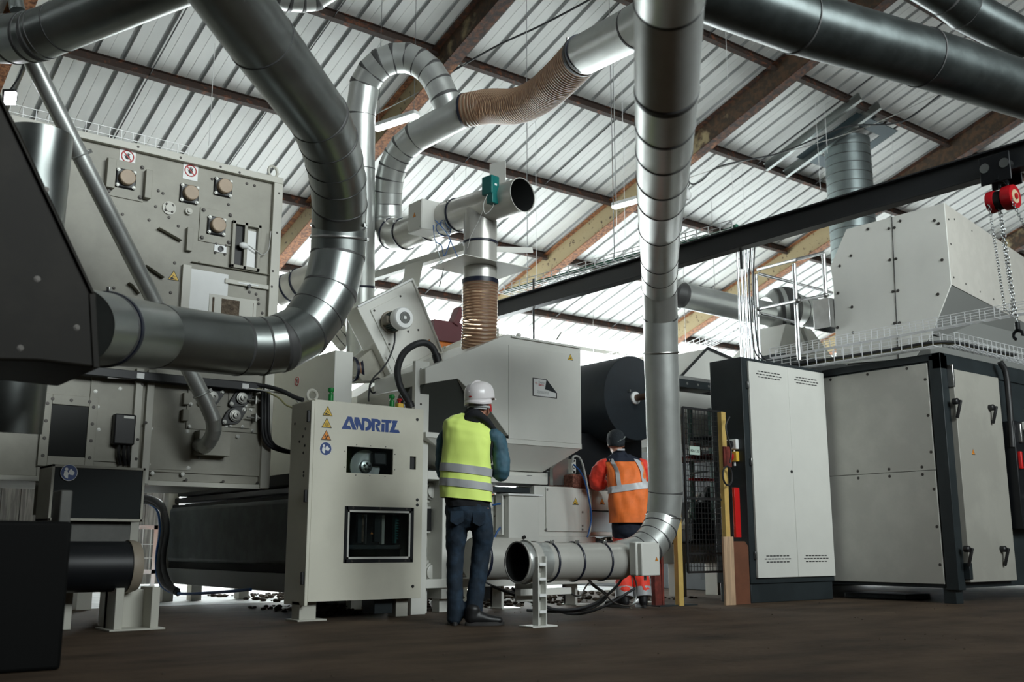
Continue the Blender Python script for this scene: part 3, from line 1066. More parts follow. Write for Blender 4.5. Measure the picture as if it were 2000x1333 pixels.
plate(t, 'flange_plate', WHT, YM, 418, 477, 441, 496, .012)
c = at(430, 487, y=YM)
MB().lathe(c - NY * .012, -NY, [(.026, 0), (.026, .01), (.014, .011), (.014, .003)], 20).build('shaft_hole', BLK, t)
bolts(t, [(c.x + a, YM - .012, c.z + b) for a in (-.045, .045) for b in (-.04, .04)], -NY, .008, BOLTD, h=.01)
# glazed slot
x0, x1, z0, z1 = rect(YM, 452, 432, 503, 533)
fr = MB()
for (a, b, c_, d) in ((x0, x0 + .03, z0, z1), (x1 - .03, x1, z0, z1), (x0, x1, z1 - .03, z1), (x0, x1, z0, z0 + .03), (x0 + .115, x0 + .145, z0, z1)):
    fr.box(a, b, YM - .045, YM, c_, d)
sl = fr.build('slot_frame', DUSTY, t, bevel=.003)
MB().box(x0 + .03, x0 + .115, YM - .01, YM, z0 + .03, z1 - .03).build('dark_pane', mat('slot_dark_glass', (.012, .012, .012), .3, spec=.15), sl)
MB().box(x0 + .16, x1 - .035, YM - .01, YM, z0 + .03, z1 - .06).build('daylight_pane', WHT, sl)  # white pane stands in for daylight seen through the slot
m_ = at(476, 480, y=YM - .06)
MB().ball(m_, .045, .03, .03).build('slot_lamp', WHT, t)
cable('cable', 'thin grey cable curving from the glazed slot to the corner post of the left machine', px(YM - .05, (486, 480), (500, 490), (514, 498), (524, 488), (527, 470), (529, 452)), .005, CABW, 6)
# lower white access panel and viewing window of the upper section
plate(t, 'curved_ledge', DUSTY, YM, 372, 512, 531, 540, .035)
plate(t, 'access_panel', mat('white_access_panel', (.66, .67, .66), .4, var=.06, vscale=2), YM, 366, 524, 440, 640, .012)
x0, x1, z0, z1 = rect(YM, 438, 545, 526, 568)
MB().box(x0, x1, YM - .03, YM, z0, z1).build('slotted_bar', GREY, t, bevel=.003)
MB().box(x0 + .12, x1 - .12, YM - .032, YM - .02, z0 + .03, z1 - .03).build('slot_insert', WHT, t, bevel=.01)
MB().lathe(at(486, 560, y=YM - .03), -NY, [(.018, 0), (.018, .02)], 16).build('clamp_screw', BLK, t)
x0, x1, z0, z1 = rect(YM, 408, 574, 497, 650)
MB().box(x0, x1, YM - .016, YM, z0, z1).build('window_surround', GREY, t, bevel=.002)
MB().box(x0 + .03, x1 - .03, YM - .022, YM - .016, z0 + .02, z1 - .03).build('window_pane', CARDB, t)
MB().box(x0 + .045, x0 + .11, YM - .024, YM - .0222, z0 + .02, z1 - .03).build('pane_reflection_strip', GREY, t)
MB().box(x0 + .28, x1 - .035, YM - .024, YM - .0222, z0 + .02, z1 - .03).build('inner_duct_wall', GREY, t)
# scattered bolts of the upper section
bolts(t, px(YM, (330, 425), (318, 378), (304, 404), (309, 373), (279, 386), (291, 430), (239, 419), (341, 514), (333, 572), (348, 442), (222, 563), (397, 413), (414, 350), (446, 400), (482, 359), (497, 363), (389, 514),
                  (414, 545), (414, 555), (385, 577), (504, 585), (505, 594), (512, 612), (500, 575), (487, 571), (414, 566)), -NY, .010, BOLTD, h=.012)
bolts(t, px(YM - .05, (110, 249), (270, 287), (353, 308), (431, 326), (468, 337)) + px(YM - .045, (545, 378), (541, 455), (533, 530), (531, 560)), -NY, .008, BOLTD)
# lower section
plate(t, 'rear_panel', DUSTY, YM, 88, 735, 262, 1010, .008)
xa, xb = at(265, 800, y=YM).x, at(290, 800, y=YM).x
MB().box(xa - .03, xa + .03, YM - .06, YM, 1.0, 2.05).build('post', GREY, t, bevel=.004)
MB().box(xb - .035, xb + .025, YM - .045, YM, 1.1, 2.05).build('post', GREY, t, bevel=.004)
x0, x1, z0, z1 = rect(YM, 100, 790, 164, 895)
fr = MB()
for (a, b, c_, d) in ((x0 - .07, x0, z0 - .08, z1 + .08), (x1, x1 + .07, z0 - .08, z1 + .08), (x0, x1, z1, z1 + .08), (x0, x1, z0 - .08, z0)):
    fr.box(a, b, YM - .03, YM - .008, c_, d)
w_ = fr.build('window_frame', DUSTY, t, bevel=.003)
MB().box(x0, x1, YM - .018, YM - .008, z0, z1).build('window_glass', mat('dark_window_glass', (.010, .011, .010), .3, spec=.12), w_)
bolts(t, [(x0 - .035, YM - .03, z0 + (z1 - z0) * k / 3) for k in range(4)] + [(x1 + .035, YM - .03, z0 + (z1 - z0) * k / 3) for k in range(4)] + [(x0 + (x1 - x0) * k / 2, YM - .03, z1 + .04) for k in range(3)], -NY, .01, BOLTD)
plate(t, 'middle_panel', DUSTY, YM, 178, 735, 258, 905, .02)
bolts(t, px(YM - .02, (187, 765), (191, 795), (235, 760), (193, 840), (220, 730)), -NY, .011, BOLT)
x0, x1, z0, z1 = rect(YM, 292, 741, 521, 945)
MB().box(x0, x1 - .06, YM - .015, YM, z0 + .06, 2.02).build('drive_side_panel', DUSTY, t, bevel=.002)
plate(t, 'inspection_cover', DUSTY, YM - .015, 291, 833, 371, 920, .006)
bolts(t, px(YM - .021, (295, 838), (366, 843), (290, 908), (368, 915)) + px(YM - .03, (298, 925), (357, 927), (465, 853), (437, 879), (390, 893), (404, 862), (442, 832)), -NY, .012, BOLT)
bolts(t, px(YM - .03, (290, 935), (364, 938), (436, 941), (503, 944)) + px(YM - .06, (278, 751), (269, 859), (266, 897), (285, 826)), -NY, .009, BOLTD)
# bearing cluster
x0, x1, z0, z1 = rect(YM, 366, 756, 504, 848)
MB().box(x0, x1, YM - .027, YM - .015, z0, z1).build('bearing_carrier', DUSTY, t, bevel=.002)
for (a0, b0, a1, b1) in ((447, 760, 497, 797), (447, 800, 487, 838), (388, 760, 430, 795)):
    plate(t, 'slide_plate', DUSTY, YM - .027, a0, b0, a1, b1, .01)
for (a, b, r) in ((470, 779, .42), (456, 813, .46), (412, 777, .4)):
    c = at(a, b, y=YM - .037)
    d = V((cos(r + .15), 0, sin(r + .15)))
    mb = MB()
    e = V((-d.z, 0, d.x))
    pts = []
    for s_, (cx, rr) in ((1, (.0, .075)), (1, (.105, .03)), ):
        pass
    outl = [c + d * (.075 * cos(a_)) + e * (.075 * sin(a_)) for a_ in [R(q) for q in (60, 80, 100, 120)]]
    outl += [c - d * .105 + d * (.028 * cos(a_)) + e * (.028 * sin(a_)) for a_ in [R(q) for q in (130, 180, 230)]]
    outl += [c + d * (.075 * cos(a_)) + e * (.075 * sin(a_)) for a_ in [R(q) for q in (240, 260, 280, 300)]]
    outl += [c + d * .105 + d * (.028 * cos(a_)) + e * (.028 * sin(a_)) for a_ in [R(q) for q in (-50, 0, 50)]]
    h = mb.prism(outl, (0, -.02, 0)).build('flange_bearing', BLK, t, bevel=.004)
    MB().lathe(c - NY * .02, -NY, [(.055, 0), (.052, .02), (.042, .022), (.042, .032), (.025, .034), (.025, .05), (.012, .052), (.011, .04)], 28).build('bearing_insert', BOLT, h)
    bolts(t, [c + d * .105 - NY * .02, c - d * .105 - NY * .02], -NY, .013, BOLT, h=.015)
bolts(t, px(YM - .037, (455, 763), (482, 766), (480, 793), (490, 801), (476, 804), (450, 832), (474, 834), (423, 760), (494, 842), (373, 790), (370, 834)), -NY, .011, BOLT, h=.012)
for (a, b) in ((503, 783), (503, 817)):
    p = at(a, b, y=YM - .09)
    MB().cyl(p - NX * .10, p + NX * .04, .008, 8).cyl(p - NX * .02, p, .025, 8).box(p.x - .03, p.x - .02, p.y - .03, p.y + .06, p.z - .035, p.z + .035).build('tension_screw', BOLT, t)
for (a, b) in ((363, 780), (361, 812)):
    p = at(a, b, y=YM - .03)
    MB().box(p.x - .03, p.x + .02, p.y - .035, p.y + .012, p.z - .05, p.z + .05).build('hinge_block', DUSTY, t, bevel=.004)
c = at(383, 852, y=YM)
MB().box(c.x - .02, c.x + .26, YM - .13, YM - .0, c.z - .17, c.z + .04).build('inlet_box', DUSTY, t, bevel=.004)
for x in (1.3, 2.9):
    for y in (9.2, 10.4):
        MB().box(x, x + .14, y, y + .14, 0, 1.13).build('leg', GREY, t, bevel=.004)
# black switch box with cable conduits
x0, x1, z0, z1 = rect(YM, 218, 810, 255, 872)
b_ = thing('motor_switch_box', ((x0 + x1) / 2, YM, (z0 + z1) / 2), 'black switch box mounted on the lower part of the left machine', 'switch box')
MB().box(x0, x1, YM - .10, YM - .02, z0, z1).build('enclosure', BLK, b_, bevel=.012)
for k in (.35, .6, .8):
    MB().sweep(catmull([(x0 + (x1 - x0) * k, YM - .06, z0 + .01), (x0 + (x1 - x0) * k, YM - .06, z0 - .08), (x0 + (x1 - x0) * k + .03, YM - .03, z0 - .16)], 5), .014, 8).build('cable_gland', BLK, b_)
MB().box(x0 + .07, x1 - .02, YM - .102, YM - .099, z1 - .035, z1 - .015).build('label_strip', GREYW, b_)
# cables along the top of the lower section and down to the press
for i, (P, r, m_) in enumerate((
        ([(195, 726), (300, 733), (420, 745), (500, 752), (545, 762), (575, 776), (592, 782)], .020, RUB),
        ([(185, 732), (300, 741), (420, 752), (495, 758), (540, 775), (560, 792), (585, 800), (600, 802)], .008, CABY),
        ([(210, 738), (330, 744), (450, 756), (520, 764), (570, 775), (590, 798), (603, 805)], .007, CABW))):
    cable('cable', ['thick black cable running along the left machine to the top of the press', 'olive cable sagging from the left machine to the press', 'thin grey cable sagging from the left machine to the press'][i],
          [at(a, b, y=YM - .12 + (.0 if a < 500 else -(a - 500) * .004)) for a, b in P], r, m_)
for i, dx in enumerate((0, 6, 12)):
    cable('cable', ['black cable of the bundle beside the left machine corner, leftmost', 'black cable in the middle of the bundle beside the left machine corner', 'black cable of the bundle beside the left machine corner, rightmost'][i],
          [at(a + dx, b, y=8.5) for a, b in ((512, 762), (512, 800), (513, 845), (522, 868), (545, 880), (572, 886), (588, 892 + i * 5))], .016, RUB)
t2 = thing('cable_tray', at(350, 745, y=8.52), 'dark cable tray along the middle of the left machine', 'cable tray')
p0, p1 = at(150, 722, y=8.5), at(508, 762, y=8.5)
MB().box(p0.x, p1.x, 8.46, 8.56, p1.z - .02, p1.z + .05).build('tray_channel', BLACKB, t2, bevel=.004)
for a in (275, 480):
    q_ = at(a, 735 + (a - 275) * .09, y=8.45)
    MB().box(q_.x - .03, q_.x + .03, 8.452, 8.46, p1.z - .01, p1.z + .035).build('tray_tag', WHT, t2)

# ------------------------------------------------------------------ conveyor running back under the left machine
XC = 4.1
t = thing('feed_conveyor', (4.4, 10, 0), 'dark grey belt conveyor on square legs running back between the left machine and the press', 'conveyor')
MB().box(XC, XC + .95, 8.25, 11.45, .42, 1.02).build('side_guard', mat('conveyor_guard_shaded', (.10, .115, .115), .55, var=.2, spec=.3), t, bevel=.05, bseg=4)  # shade of the side turned from the light put into the colour
MB().box(XC + .05, XC + .9, 8.2, 11.5, 1.06, 1.12).build('belt', BLK, t, bevel=.01)
MB().box(XC + .02, XC + .9, 8.15, 11.4, .34, 1.04).build('gap_shade_core', DARK, t)  # black core put in as the shade in the gap below the guard
MB().box(XC + .03, XC + .9, 8.3, 11.3, 1.13, 1.24).build('gap_shade_cover', DARK, t, bevel=.01)  # black box put in as the shade in the gap above the belt
MB().box(XC - .02, XC + .06, 8.1, 11.6, .20, .36).build('frame_rail', mat('conveyor_frame_shaded', (.22, .23, .22), .5), t, bevel=.005)  # near rail colour carries the same shade
MB().box(XC + .9, XC + .98, 8.1, 11.6, .20, .36).build('frame_rail', GREY, t, bevel=.005)
for x in (XC - .02, XC + .86):
    for y in (11.42,):
        MB().box(x, x + .12, y, y + .14, 0, 1.2).build('leg', GREY, t, bevel=.004)
MB().box(XC + .3, XC + .42, 11.42, 11.56, 0, .4).build('leg', GREY, t, bevel=.004)
MB().box(XC + .9, XC + 1.02, 8.9, 9.0, 0, .3).build('leg', GREY, t, bevel=.004)
cab_ = [[(272, 974), (296, 976), (316, 990), (322, 1020), (318, 1060), (312, 1110), (322, 1140), (345, 1156)],
        [(272, 984), (290, 984), (308, 1000), (312, 1040), (306, 1080), (306, 1120), (318, 1148), (350, 1160), (420, 1158), (490, 1152)],
        [(272, 980), (300, 984), (322, 1004), (326, 1040), (320, 1080), (320, 1110), (330, 1140), (348, 1160)]]
for i, P in enumerate(cab_):
    cable('cable', ['fat black cable bundle looping down the far leg of the conveyor', 'blue cable hanging down the conveyor leg and running below its frame', 'black corrugated conduit hanging beside the far conveyor leg'][i],
          [at(a, b, x=3.98) for a, b in P], (.04, .014, .03)[i], (RUB, CABB, RUB)[i])

# ------------------------------------------------------------------ white box behind the large duct bend
t = thing('white_fan_box', (4.7, 8.9, 1.2), 'plain pale grey machine box standing behind the bend of the large duct', 'box')
q0 = at(655, 684, y=8.6)
q1 = at(690, 691, y=8.6)
MB().box(q0.x - .0, q1.x, 8.6, 10.6, 1.3, q0.z).build('housing', GREYW, t, bevel=.006)
MB().box(5.17, 5.25, 8.7, 10.5, .0, 1.38).build('pedestal', ANTH, t, bevel=.01)
MB().box(q0.x + .1, 5.2, 8.75, 10.4, 1.25, 1.3).build('support_arm', ANTH, t)
fc = Face((q0.x, 10.6, 0), -NY, NZ)
c = at(581, 745, x=q0.x)
ban_sign(t, fc, 10.6 - c.y, c.z, .05, plate=False, hand=False)

# ------------------------------------------------------------------ dark machinery in the left foreground
t = thing('guarded_drive', (2.3, 7.9, 0), 'dark clear-fronted guard box with a round blue sticker, left of the conveyor', 'guard')
YG = 8.0
x0, x1, z0, z1 = rect(YG, 102, 907, 277, 1020)
fr = MB()
for (a, b, c_, d) in ((x0, x1, z1 - .02, z1), (x0, x1, z0, z0 + .02), (x0, x0 + .02, z0, z1), (x1 - .02, x1, z0, z1)):
    fr.box(a, b, YG - .01, YG + .35, c_, d)
fr.build('guard_frame', DUSTY, t, bevel=.003)
MB().box(x0 + .02, x1 - .02, YG, YG + .006, z0 + .02, z1 - .02).build('clear_cover', mat('smoked_cover', (.012, .015, .015), .3, spec=.12), t)
c = at(134, 924, y=YG)
manual_sign(t, Face((0, YG - .012, 0), NX, NZ), c.x, c.z, .06)
for k in range(3):
    MB().box(x0 + .02, x1 - .02, YG + .06 + .1 * k, YG + .07 + .1 * k, z0 + .02, z1 - .02).build('inner_plate', BLACKB, t)
MB().box(x0 + .12, x1 - .06, YG + .06, YG + .3, 0.45, z0).build('support_plate', mat('dim_grey_machine_paint', (.07, .07, .062), .5, var=.2), t, bevel=.004)
MB().box(x0 + .5, x0 + .62, YG + .06, YG + .3, 0, .46).build('leg', GREY, t, bevel=.004)
MB().box(x0 + .12, x0 + .24, YG + .06, YG + .3, 0, .46).build('leg', GREY, t, bevel=.004)
t = thing('drive_motor', (2.5, 7.8, 0), 'large dark electric motor with beige fan cowl near the floor on the left', 'motor')
c0, c1 = at(140, 1108, y=7.85), at(268, 1116, y=7.85)
rm = .19
MB().lathe(c0 - NX * .45, NX, [(rm * .9, 0), (rm * .95, .02), (rm * .95, .83)], 36).build('motor_body', BLACKB, t, smooth=40)
MB().lathe(c0 + NX * .38, NX, [(rm, 0), (rm, (c1 - c0).x - .43), (rm * .93, (c1 - c0).x - .39), (rm * .3, (c1 - c0).x - .38)], 36).build('fan_cowl', mat('beige_cowl', (.26, .22, .17), .5), t, smooth=40)
MB().box(2.42, 2.48, 7.72, 7.98, 0, .30).box(2.68, 2.74, 7.72, 7.98, 0, .30).box(2.42, 2.74, 7.9, 7.96, 0, .28).build('bracket', GREY, t, bevel=.004)
MB().box(2.38, 2.78, 7.68, 8.02, 0, .012).build('base_plate', GREY, t, bevel=.002)
t = thing('foreground_cabinet', (1.1, 5.6, 0), 'near-black machine casing filling the lower left corner', 'machine')
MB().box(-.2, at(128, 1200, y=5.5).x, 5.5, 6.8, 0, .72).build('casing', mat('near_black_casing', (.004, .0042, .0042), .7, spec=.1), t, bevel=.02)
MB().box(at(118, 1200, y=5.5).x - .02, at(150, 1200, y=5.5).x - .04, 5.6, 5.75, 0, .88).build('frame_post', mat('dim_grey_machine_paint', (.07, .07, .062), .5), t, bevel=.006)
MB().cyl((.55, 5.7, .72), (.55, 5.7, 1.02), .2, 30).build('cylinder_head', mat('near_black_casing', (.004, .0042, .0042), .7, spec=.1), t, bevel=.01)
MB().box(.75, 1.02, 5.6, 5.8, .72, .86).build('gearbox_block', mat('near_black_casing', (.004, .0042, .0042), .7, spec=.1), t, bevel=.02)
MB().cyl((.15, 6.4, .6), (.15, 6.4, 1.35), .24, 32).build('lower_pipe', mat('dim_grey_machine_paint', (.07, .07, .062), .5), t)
# flood light at the left edge
p = at(20, 192, d=7.9)
t = thing('flood_light', p, 'glaring flood light hanging at the left edge above the dark hood', 'lamp')
MB().obox(p + V((0, .03, .03)), _R, _U, _F, .10, .10, .05).build('housing', BLK, t, bevel=.01)
MB().obox(p, _R, (0, 0, 1), V(_R).cross(V((0, 0, 1))), .085, .10, .02).build('lit_glass', mat('flood_glow', (1, 1, 1), .5, emit=((.93, .92, 1), 14)), t)
MB().sweep(catmull([p + V((0, .03, .08)), p + V((.05, .03, .2)), p + V((.08, .03, .34)), p + V((.11, .05, .52))], 6), .008, 6).build('suspension_cable', BLK, t)
# wire guard rail on top of the left machine
t = thing('wire_tray', (2.4, 8.8, 4.0), 'pale wire cable tray along the top edge of the left machine', 'cable tray')
mb = MB()
for z in (4.10, 4.17):
    mb.bar((1.4, 8.75, z), (3.1, 8.75, z), .006)
for i in range(18):
    mb.bar((1.4 + i * .1, 8.75, 4.0), (1.4 + i * .1, 8.75, 4.17), .005)
mb.build('wire_basket', WHT, t, smooth=0)
# ================================================================== press with the blue lettering
YA = 7.7
t = thing('press', (4.47, 7.9, 0), 'beige press cabinet with blue ANDRITZ lettering, a column of warning stickers and two windows', 'machine')
AX0, AX1, AZ0, AZ1 = 3.93, 5.01, .155, 1.80
W1 = rect(YA, 678, 872, 767, 928)
W2 = rect(YA, 676, 992, 804, 1096)
SL = rect(YA, 801, 892, 812, 918)
# front panel with real openings: built from strips round the windows
mb = MB()
xs = sorted({AX0, W1[0], W1[1], W2[0], W2[1], SL[0], SL[1], AX1})
zs = sorted({AZ0, W1[2], W1[3], W2[2], W2[3], SL[2], SL[3], AZ1})


def hole(xm, zm):
    return any(w[0] < xm < w[1] and w[2] < zm < w[3] for w in (W1, W2, SL))


# welded grid of quads front/back so the panel is one sheet
gi = {}
vs, fs = [], []


def vid(i, j, k):
    if (i, j, k) not in gi:
        gi[(i, j, k)] = len(vs)
        vs.append((xs[i], YA + .02 * k, zs[j]))
    return gi[(i, j, k)]


solid = [[not hole((xs[i] + xs[i + 1]) / 2, (zs[j] + zs[j + 1]) / 2) for j in range(len(zs) - 1)] for i in range(len(xs) - 1)]
for i in range(len(xs) - 1):
    for j in range(len(zs) - 1):
        if not solid[i][j]:
            continue
        fs.append((vid(i, j, 0), vid(i + 1, j, 0), vid(i + 1, j + 1, 0), vid(i, j + 1, 0)))
        fs.append((vid(i, j, 1), vid(i, j + 1, 1), vid(i + 1, j + 1, 1), vid(i + 1, j, 1)))
        for (di, dj, e) in ((-1, 0, ((i, j), (i, j + 1))), (1, 0, ((i + 1, j + 1), (i + 1, j))), (0, -1, ((i + 1, j), (i, j))), (0, 1, ((i, j + 1), (i + 1, j + 1)))):
            a, b = i + di, j + dj
            if not (0 <= a < len(xs) - 1 and 0 <= b < len(zs) - 1 and solid[a][b]):
                (p, q_), (r_, s_) = e
                fs.append((vid(p, q_, 0), vid(r_, s_, 0), vid(r_, s_, 1), vid(p, q_, 1)))
mb.add(vs, fs)
PR = mat('press_beige_paint', (.68, .66, .56), .34, var=.06, vscale=1.6)
mb.build('front_panel', PR, t, smooth=0, bevel=.002)
MB().box(AX0 - .03, AX0, YA + .0, YA + .37, AZ0 - .03, AZ1 - .01).build('side_panel', PR, t, bevel=.004)
MB().box(AX1 - .005, AX1 + .01, YA + .02, YA + .37, AZ0, AZ1).build('side_panel', PR, t, bevel=.002)
MB().box(AX0, AX1, YA + .02, YA + .37, AZ1 - .012, AZ1 + .004).build('top_plate', PR, t, bevel=.002)
MB().box(AX0, AX1, YA + .35, YA + .37, AZ0, AZ1).build('back_panel', DARK, t)
MB().box(AX0, AX1, YA + .02, YA + .37, AZ0, AZ0 + .02).build('floor_plate', DARK, t)
MB().box(AX0 - .03, AX0 + .12, YA + .08, YA + .22, 0, AZ0).build('leg', GREY, t, bevel=.004)
MB().box(AX0 - .06, AX0 + .2, YA + .04, YA + .26, 0, .014).build('foot_plate', GREY, t, bevel=.002)
MB().box(AX1 - .2, AX1 - .08, YA + .08, YA + .22, 0, AZ0).build('leg', GREY, t, bevel=.004)
MB().box(AX1 - .4, AX1 - .22, YA + .1, YA + .3, .03, AZ0).build('leg_block', ANTH, t, bevel=.004)
# round window scene: disc brake
c = at(718, 905, y=YA + .10)
hub = MB().lathe((c.x, YA + .16, c.z - .03), -NY, [(.15, 0), (.15, .015), (.148, .02), (.06, .021), (.055, .045), (.045, .05)], 44).build('brake_disc', STEEL, t, smooth=40)
for k in range(5):
    a = 2 * pi * k / 5 + .3
    MB().ball((c.x + .026 * cos(a), YA + .105, c.z - .03 + .026 * sin(a)), .011, .006, .011, 10, 6).build('hub_hole', BLK, hub)
MB().box(c.x + .05, c.x + .19, YA + .08, YA + .3, c.z - .02, c.z + .10).build('brake_caliper', BLK, t, bevel=.02)
MB().box(W1[0] - .01, W1[1] + .01, YA + .022, YA + .026, W1[2] - .01, W1[3] + .01).build('window_pane', PANE, t)
MB().box(AX0, AX1, YA + .3, YA + .31, W1[2] - .1, AZ1 - .02).build('inner_wall', ANTH, t)
# lower window with frame and hydraulics behind
fr = MB()
x0, x1, z0, z1 = W2
for (a, b, c_, d) in ((x0 - .012, x0 + .018, z0 - .012, z1 + .012), (x1 - .018, x1 + .012, z0 - .012, z1 + .012), (x0, x1, z1 - .018, z1 + .012), (x0, x1, z0 - .012, z0 + .018)):
    fr.box(a, b, YA - .006, YA + .01, c_, d)
w_ = fr.build('window_frame', BLACKB, t, bevel=.002)
fr = MB()
for (a, b, c_, d) in ((x0 + .018, x0 + .036, z0 + .018, z1 - .018), (x1 - .036, x1 - .018, z0 + .018, z1 - .018), (x0 + .018, x1 - .018, z1 - .036, z1 - .018), (x0 + .018, x1 - .018, z0 + .018, z0 + .036)):
    fr.box(a, b, YA - .002, YA + .012, c_, d)
fr.build('inner_bead', GREYW, w_, bevel=.001)
MB().box(x0 + .01, x1 - .01, YA + .013, YA + .017, z0 + .01, z1 - .01).build('window_pane', PANE, t)
bolts(t, [(x0 + (x1 - x0) * k, YA - .006, z) for k in (.1, .5, .9) for z in (z0, z1)], -NY, .007, BOLTD)
for k, (fx, w2, m_) in enumerate(((.10, .02, CARDB), (.12, .012, STEEL), (.36, .022, CARDB), (.42, .008, STEEL), (.30, .04, ANTH), (.55, .06, ANTH), (.66, .03, GREY), (.86, .02, TEAL), (.93, .02, BOLT))):
    MB().box(x0 + (x1 - x0) * fx, x0 + (x1 - x0) * fx + w2, YA + .14, YA + .18, z0 + .14 + .01 * (k % 3), z1 - .05).build('guide_column', m_, t, bevel=.003)
for k in range(9):
    p = (x1 - .10, YA + .12, z1 - .08 - k * .022)
    MB().box(p[0], p[0] + .035, p[1], p[1] + .02, p[2], p[2] + .01).build('terminal', TEAL, t)
MB().box(x0 + .03, x1 - .03, YA + .12, YA + .3, z0 + .10, z0 + .135).build('inner_shelf', ANTH, t, bevel=.004)
warn_sign(t, Face((x0, YA + .118, z0), NX, NZ), (x1 - x0) * .49, (z1 - z0) * .53, .03, 'bolt', True)
MB().box(SL[0] - .004, SL[1] + .004, YA + .021, YA + .024, SL[2] - .004, SL[3] + .004).build('slot_backing', BLK, t)
# bolts round the small window and elsewhere
bolts(t, [(W1[0] + (W1[1] - W1[0]) * k, YA, z) for k in (.2, .5, .83) for z in (W1[2] - .018, W1[3] + .016)] + [(x, YA, W1[2] + (W1[3] - W1[2]) * k) for x in (W1[0] - .02, W1[1] + .018) for k in (.2, .8)], -NY, .005, BOLTD, h=.004)
bolts(t, px(YA, (815, 820), (806, 1146), (815, 977), (815, 987)), -NY, .010, BLK, h=.01, name='latch')
# lettering and stickers
fc = Face((0, YA, 0), NX, NZ)
L0, L1 = at(667, 838, y=YA), at(781, 849, y=YA)
LT = at(679, 814, y=YA)
LW, LH = L1.x - L0.x, at(667, 838, y=YA).z
lh = LT.z - L0.z
# glyph outlines in logo units: width 96, height 20 (traced shapes of the wordmark)
G = [
    [(0, 0), (9.5, 20), (15.5, 20), (24, 0), (17.2, 0), (13.0, 9.5), (11.4, 13.6), (8.0, 5.2), (14.0, 5.2), (16.0, 0)],
]


def glyph(mb, pts):
    fc.poly(mb, [(L0.x + a / 96.0 * LW, L0.z + b / 20.0 * lh) for a, b in pts], .0003, .0015, 0)


mb = MB()
# A
glyph(mb, [(0, 0), (9, 20), (15.5, 20), (24, 0), (17.6, 0), (11.6, 14.8), (8.2, 5.6), (13.2, 5.6), (15.6, 0)])
# N
glyph(mb, [(20.2, 20), (27, 20), (32, 8.2), (32, 20), (36.5, 20), (36.5, 0), (31.4, 0), (27.0, 9.5), (25.4, 0), (19.6, 13)])
# D
glyph(mb, [(36.5, 20), (40, 20), (44.5, 18.6), (47.2, 15.5), (48.4, 10), (47.2, 4.6), (44.5, 1.4), (40, 0), (38.2, 0), (38.2, 5.2), (40.2, 5.6), (42.6, 8), (42.9, 11.5), (41.4, 14.2), (38.6, 15), (36.5, 15)])
# R
glyph(mb, [(47.4, 20), (58, 20), (62.3, 17.6), (63.2, 13.2), (61.4, 9.4), (58.2, 8.4), (63.4, 0), (57.4, 0), (54.6, 7.4), (54.6, 11.4), (57, 11.8), (58.2, 13.6), (57, 15.4), (53.4, 15.4), (53.4, 0), (48.6, 0)])
# i
glyph(mb, [(64.6, 0), (69.6, 0), (69.6, 13.4), (64.6, 13.4)])
# T
glyph(mb, [(64.6, 20), (82, 20), (80.0, 15.2), (76.4, 15.2), (76.4, 0), (71.0, 0), (71.0, 15.2), (64.6, 15.2)])
# Z
glyph(mb, [(83.2, 20), (91.8, 20), (86.4, 5.2), (93.6, 5.2), (96, 0), (77.8, 0), (83.6, 14.8), (81.4, 15.2)])
mb.build('lettering', LOGO, t, smooth=0)
for (a, b, k, o_) in ((640, 805, 'hand', False), (638, 828, 'coil', False), (637, 852, 'fan', True)):
    c = at(a, b, y=YA)
    warn_sign(t, fc, c.x, c.z, .098, k, o_)
c = at(636, 877, y=YA)
manual_sign(t, fc, c.x, c.z, .056)
# side panel details
for z in (1.66, 1.0, .34):
    MB().box(AX0 - .05, AX0 - .03, YA + .02, YA + .05, z - .05, z + .05).build('hinge', BLK, t, bevel=.004)
bolts(t, [(AX0 - .03, YA + y, z) for y, z in ((.10, 1.56), (.14, 1.5), (.2, 1.46), (.1, 1.42), (.12, 1.36), (.3, 1.62), (.1, 1.2), (.1, 1.17))], -NX, .009, BOLTD)
c = V((AX0 + .03, YA + .12, AZ1 + .05))
MB().torus(c, NY, .045, .014, 24, 8).build('lifting_eye', GREY, t)
bolts(t, [(AX0 + .25 + .3 * k, YA + .1, AZ1) for k in range(3)], NZ, .006, BOLTD, h=.02)

# things standing on the press
def green_stop(a, b, h, label):
    p = at(a, b, y=YA + .15)
    p.z = AZ1 + .004
    t = thing('green_knob', p, label, 'knob', None)
    MB().lathe(p, NZ, [(.022, 0), (.022, h * .62), (.014, h * .68), (.014, h * .82)], 18).build('stem', GRN, t)
    MB().lathe(p + NZ * h * .8, NZ, [(.024, 0), (.027, .01), (.027, .03), (.02, .036)], 18).build('cap', GRN, t)


green_stop(646, 782, .12, 'green plastic knob on top of the press, at its left')
green_stop(765, 792, .115, 'green plastic knob on top of the press, beside the red and yellow button')
p = V((at(780, 792, y=YA + .12).x, YA + .12, AZ1 + .004))
t = thing('emergency_button', p, 'small yellow emergency stop box with red mushroom button on top of the press', 'button')
MB().box(p.x - .03, p.x + .03, p.y - .03, p.y + .03, p.z, p.z + .05).build('housing', YEL, t, bevel=.008)
MB().lathe(p + NZ * .05, NZ, [(.012, 0), (.012, .02), (.024, .026), (.026, .036), (.018, .044)], 18).build('mushroom_button', REDS, t)
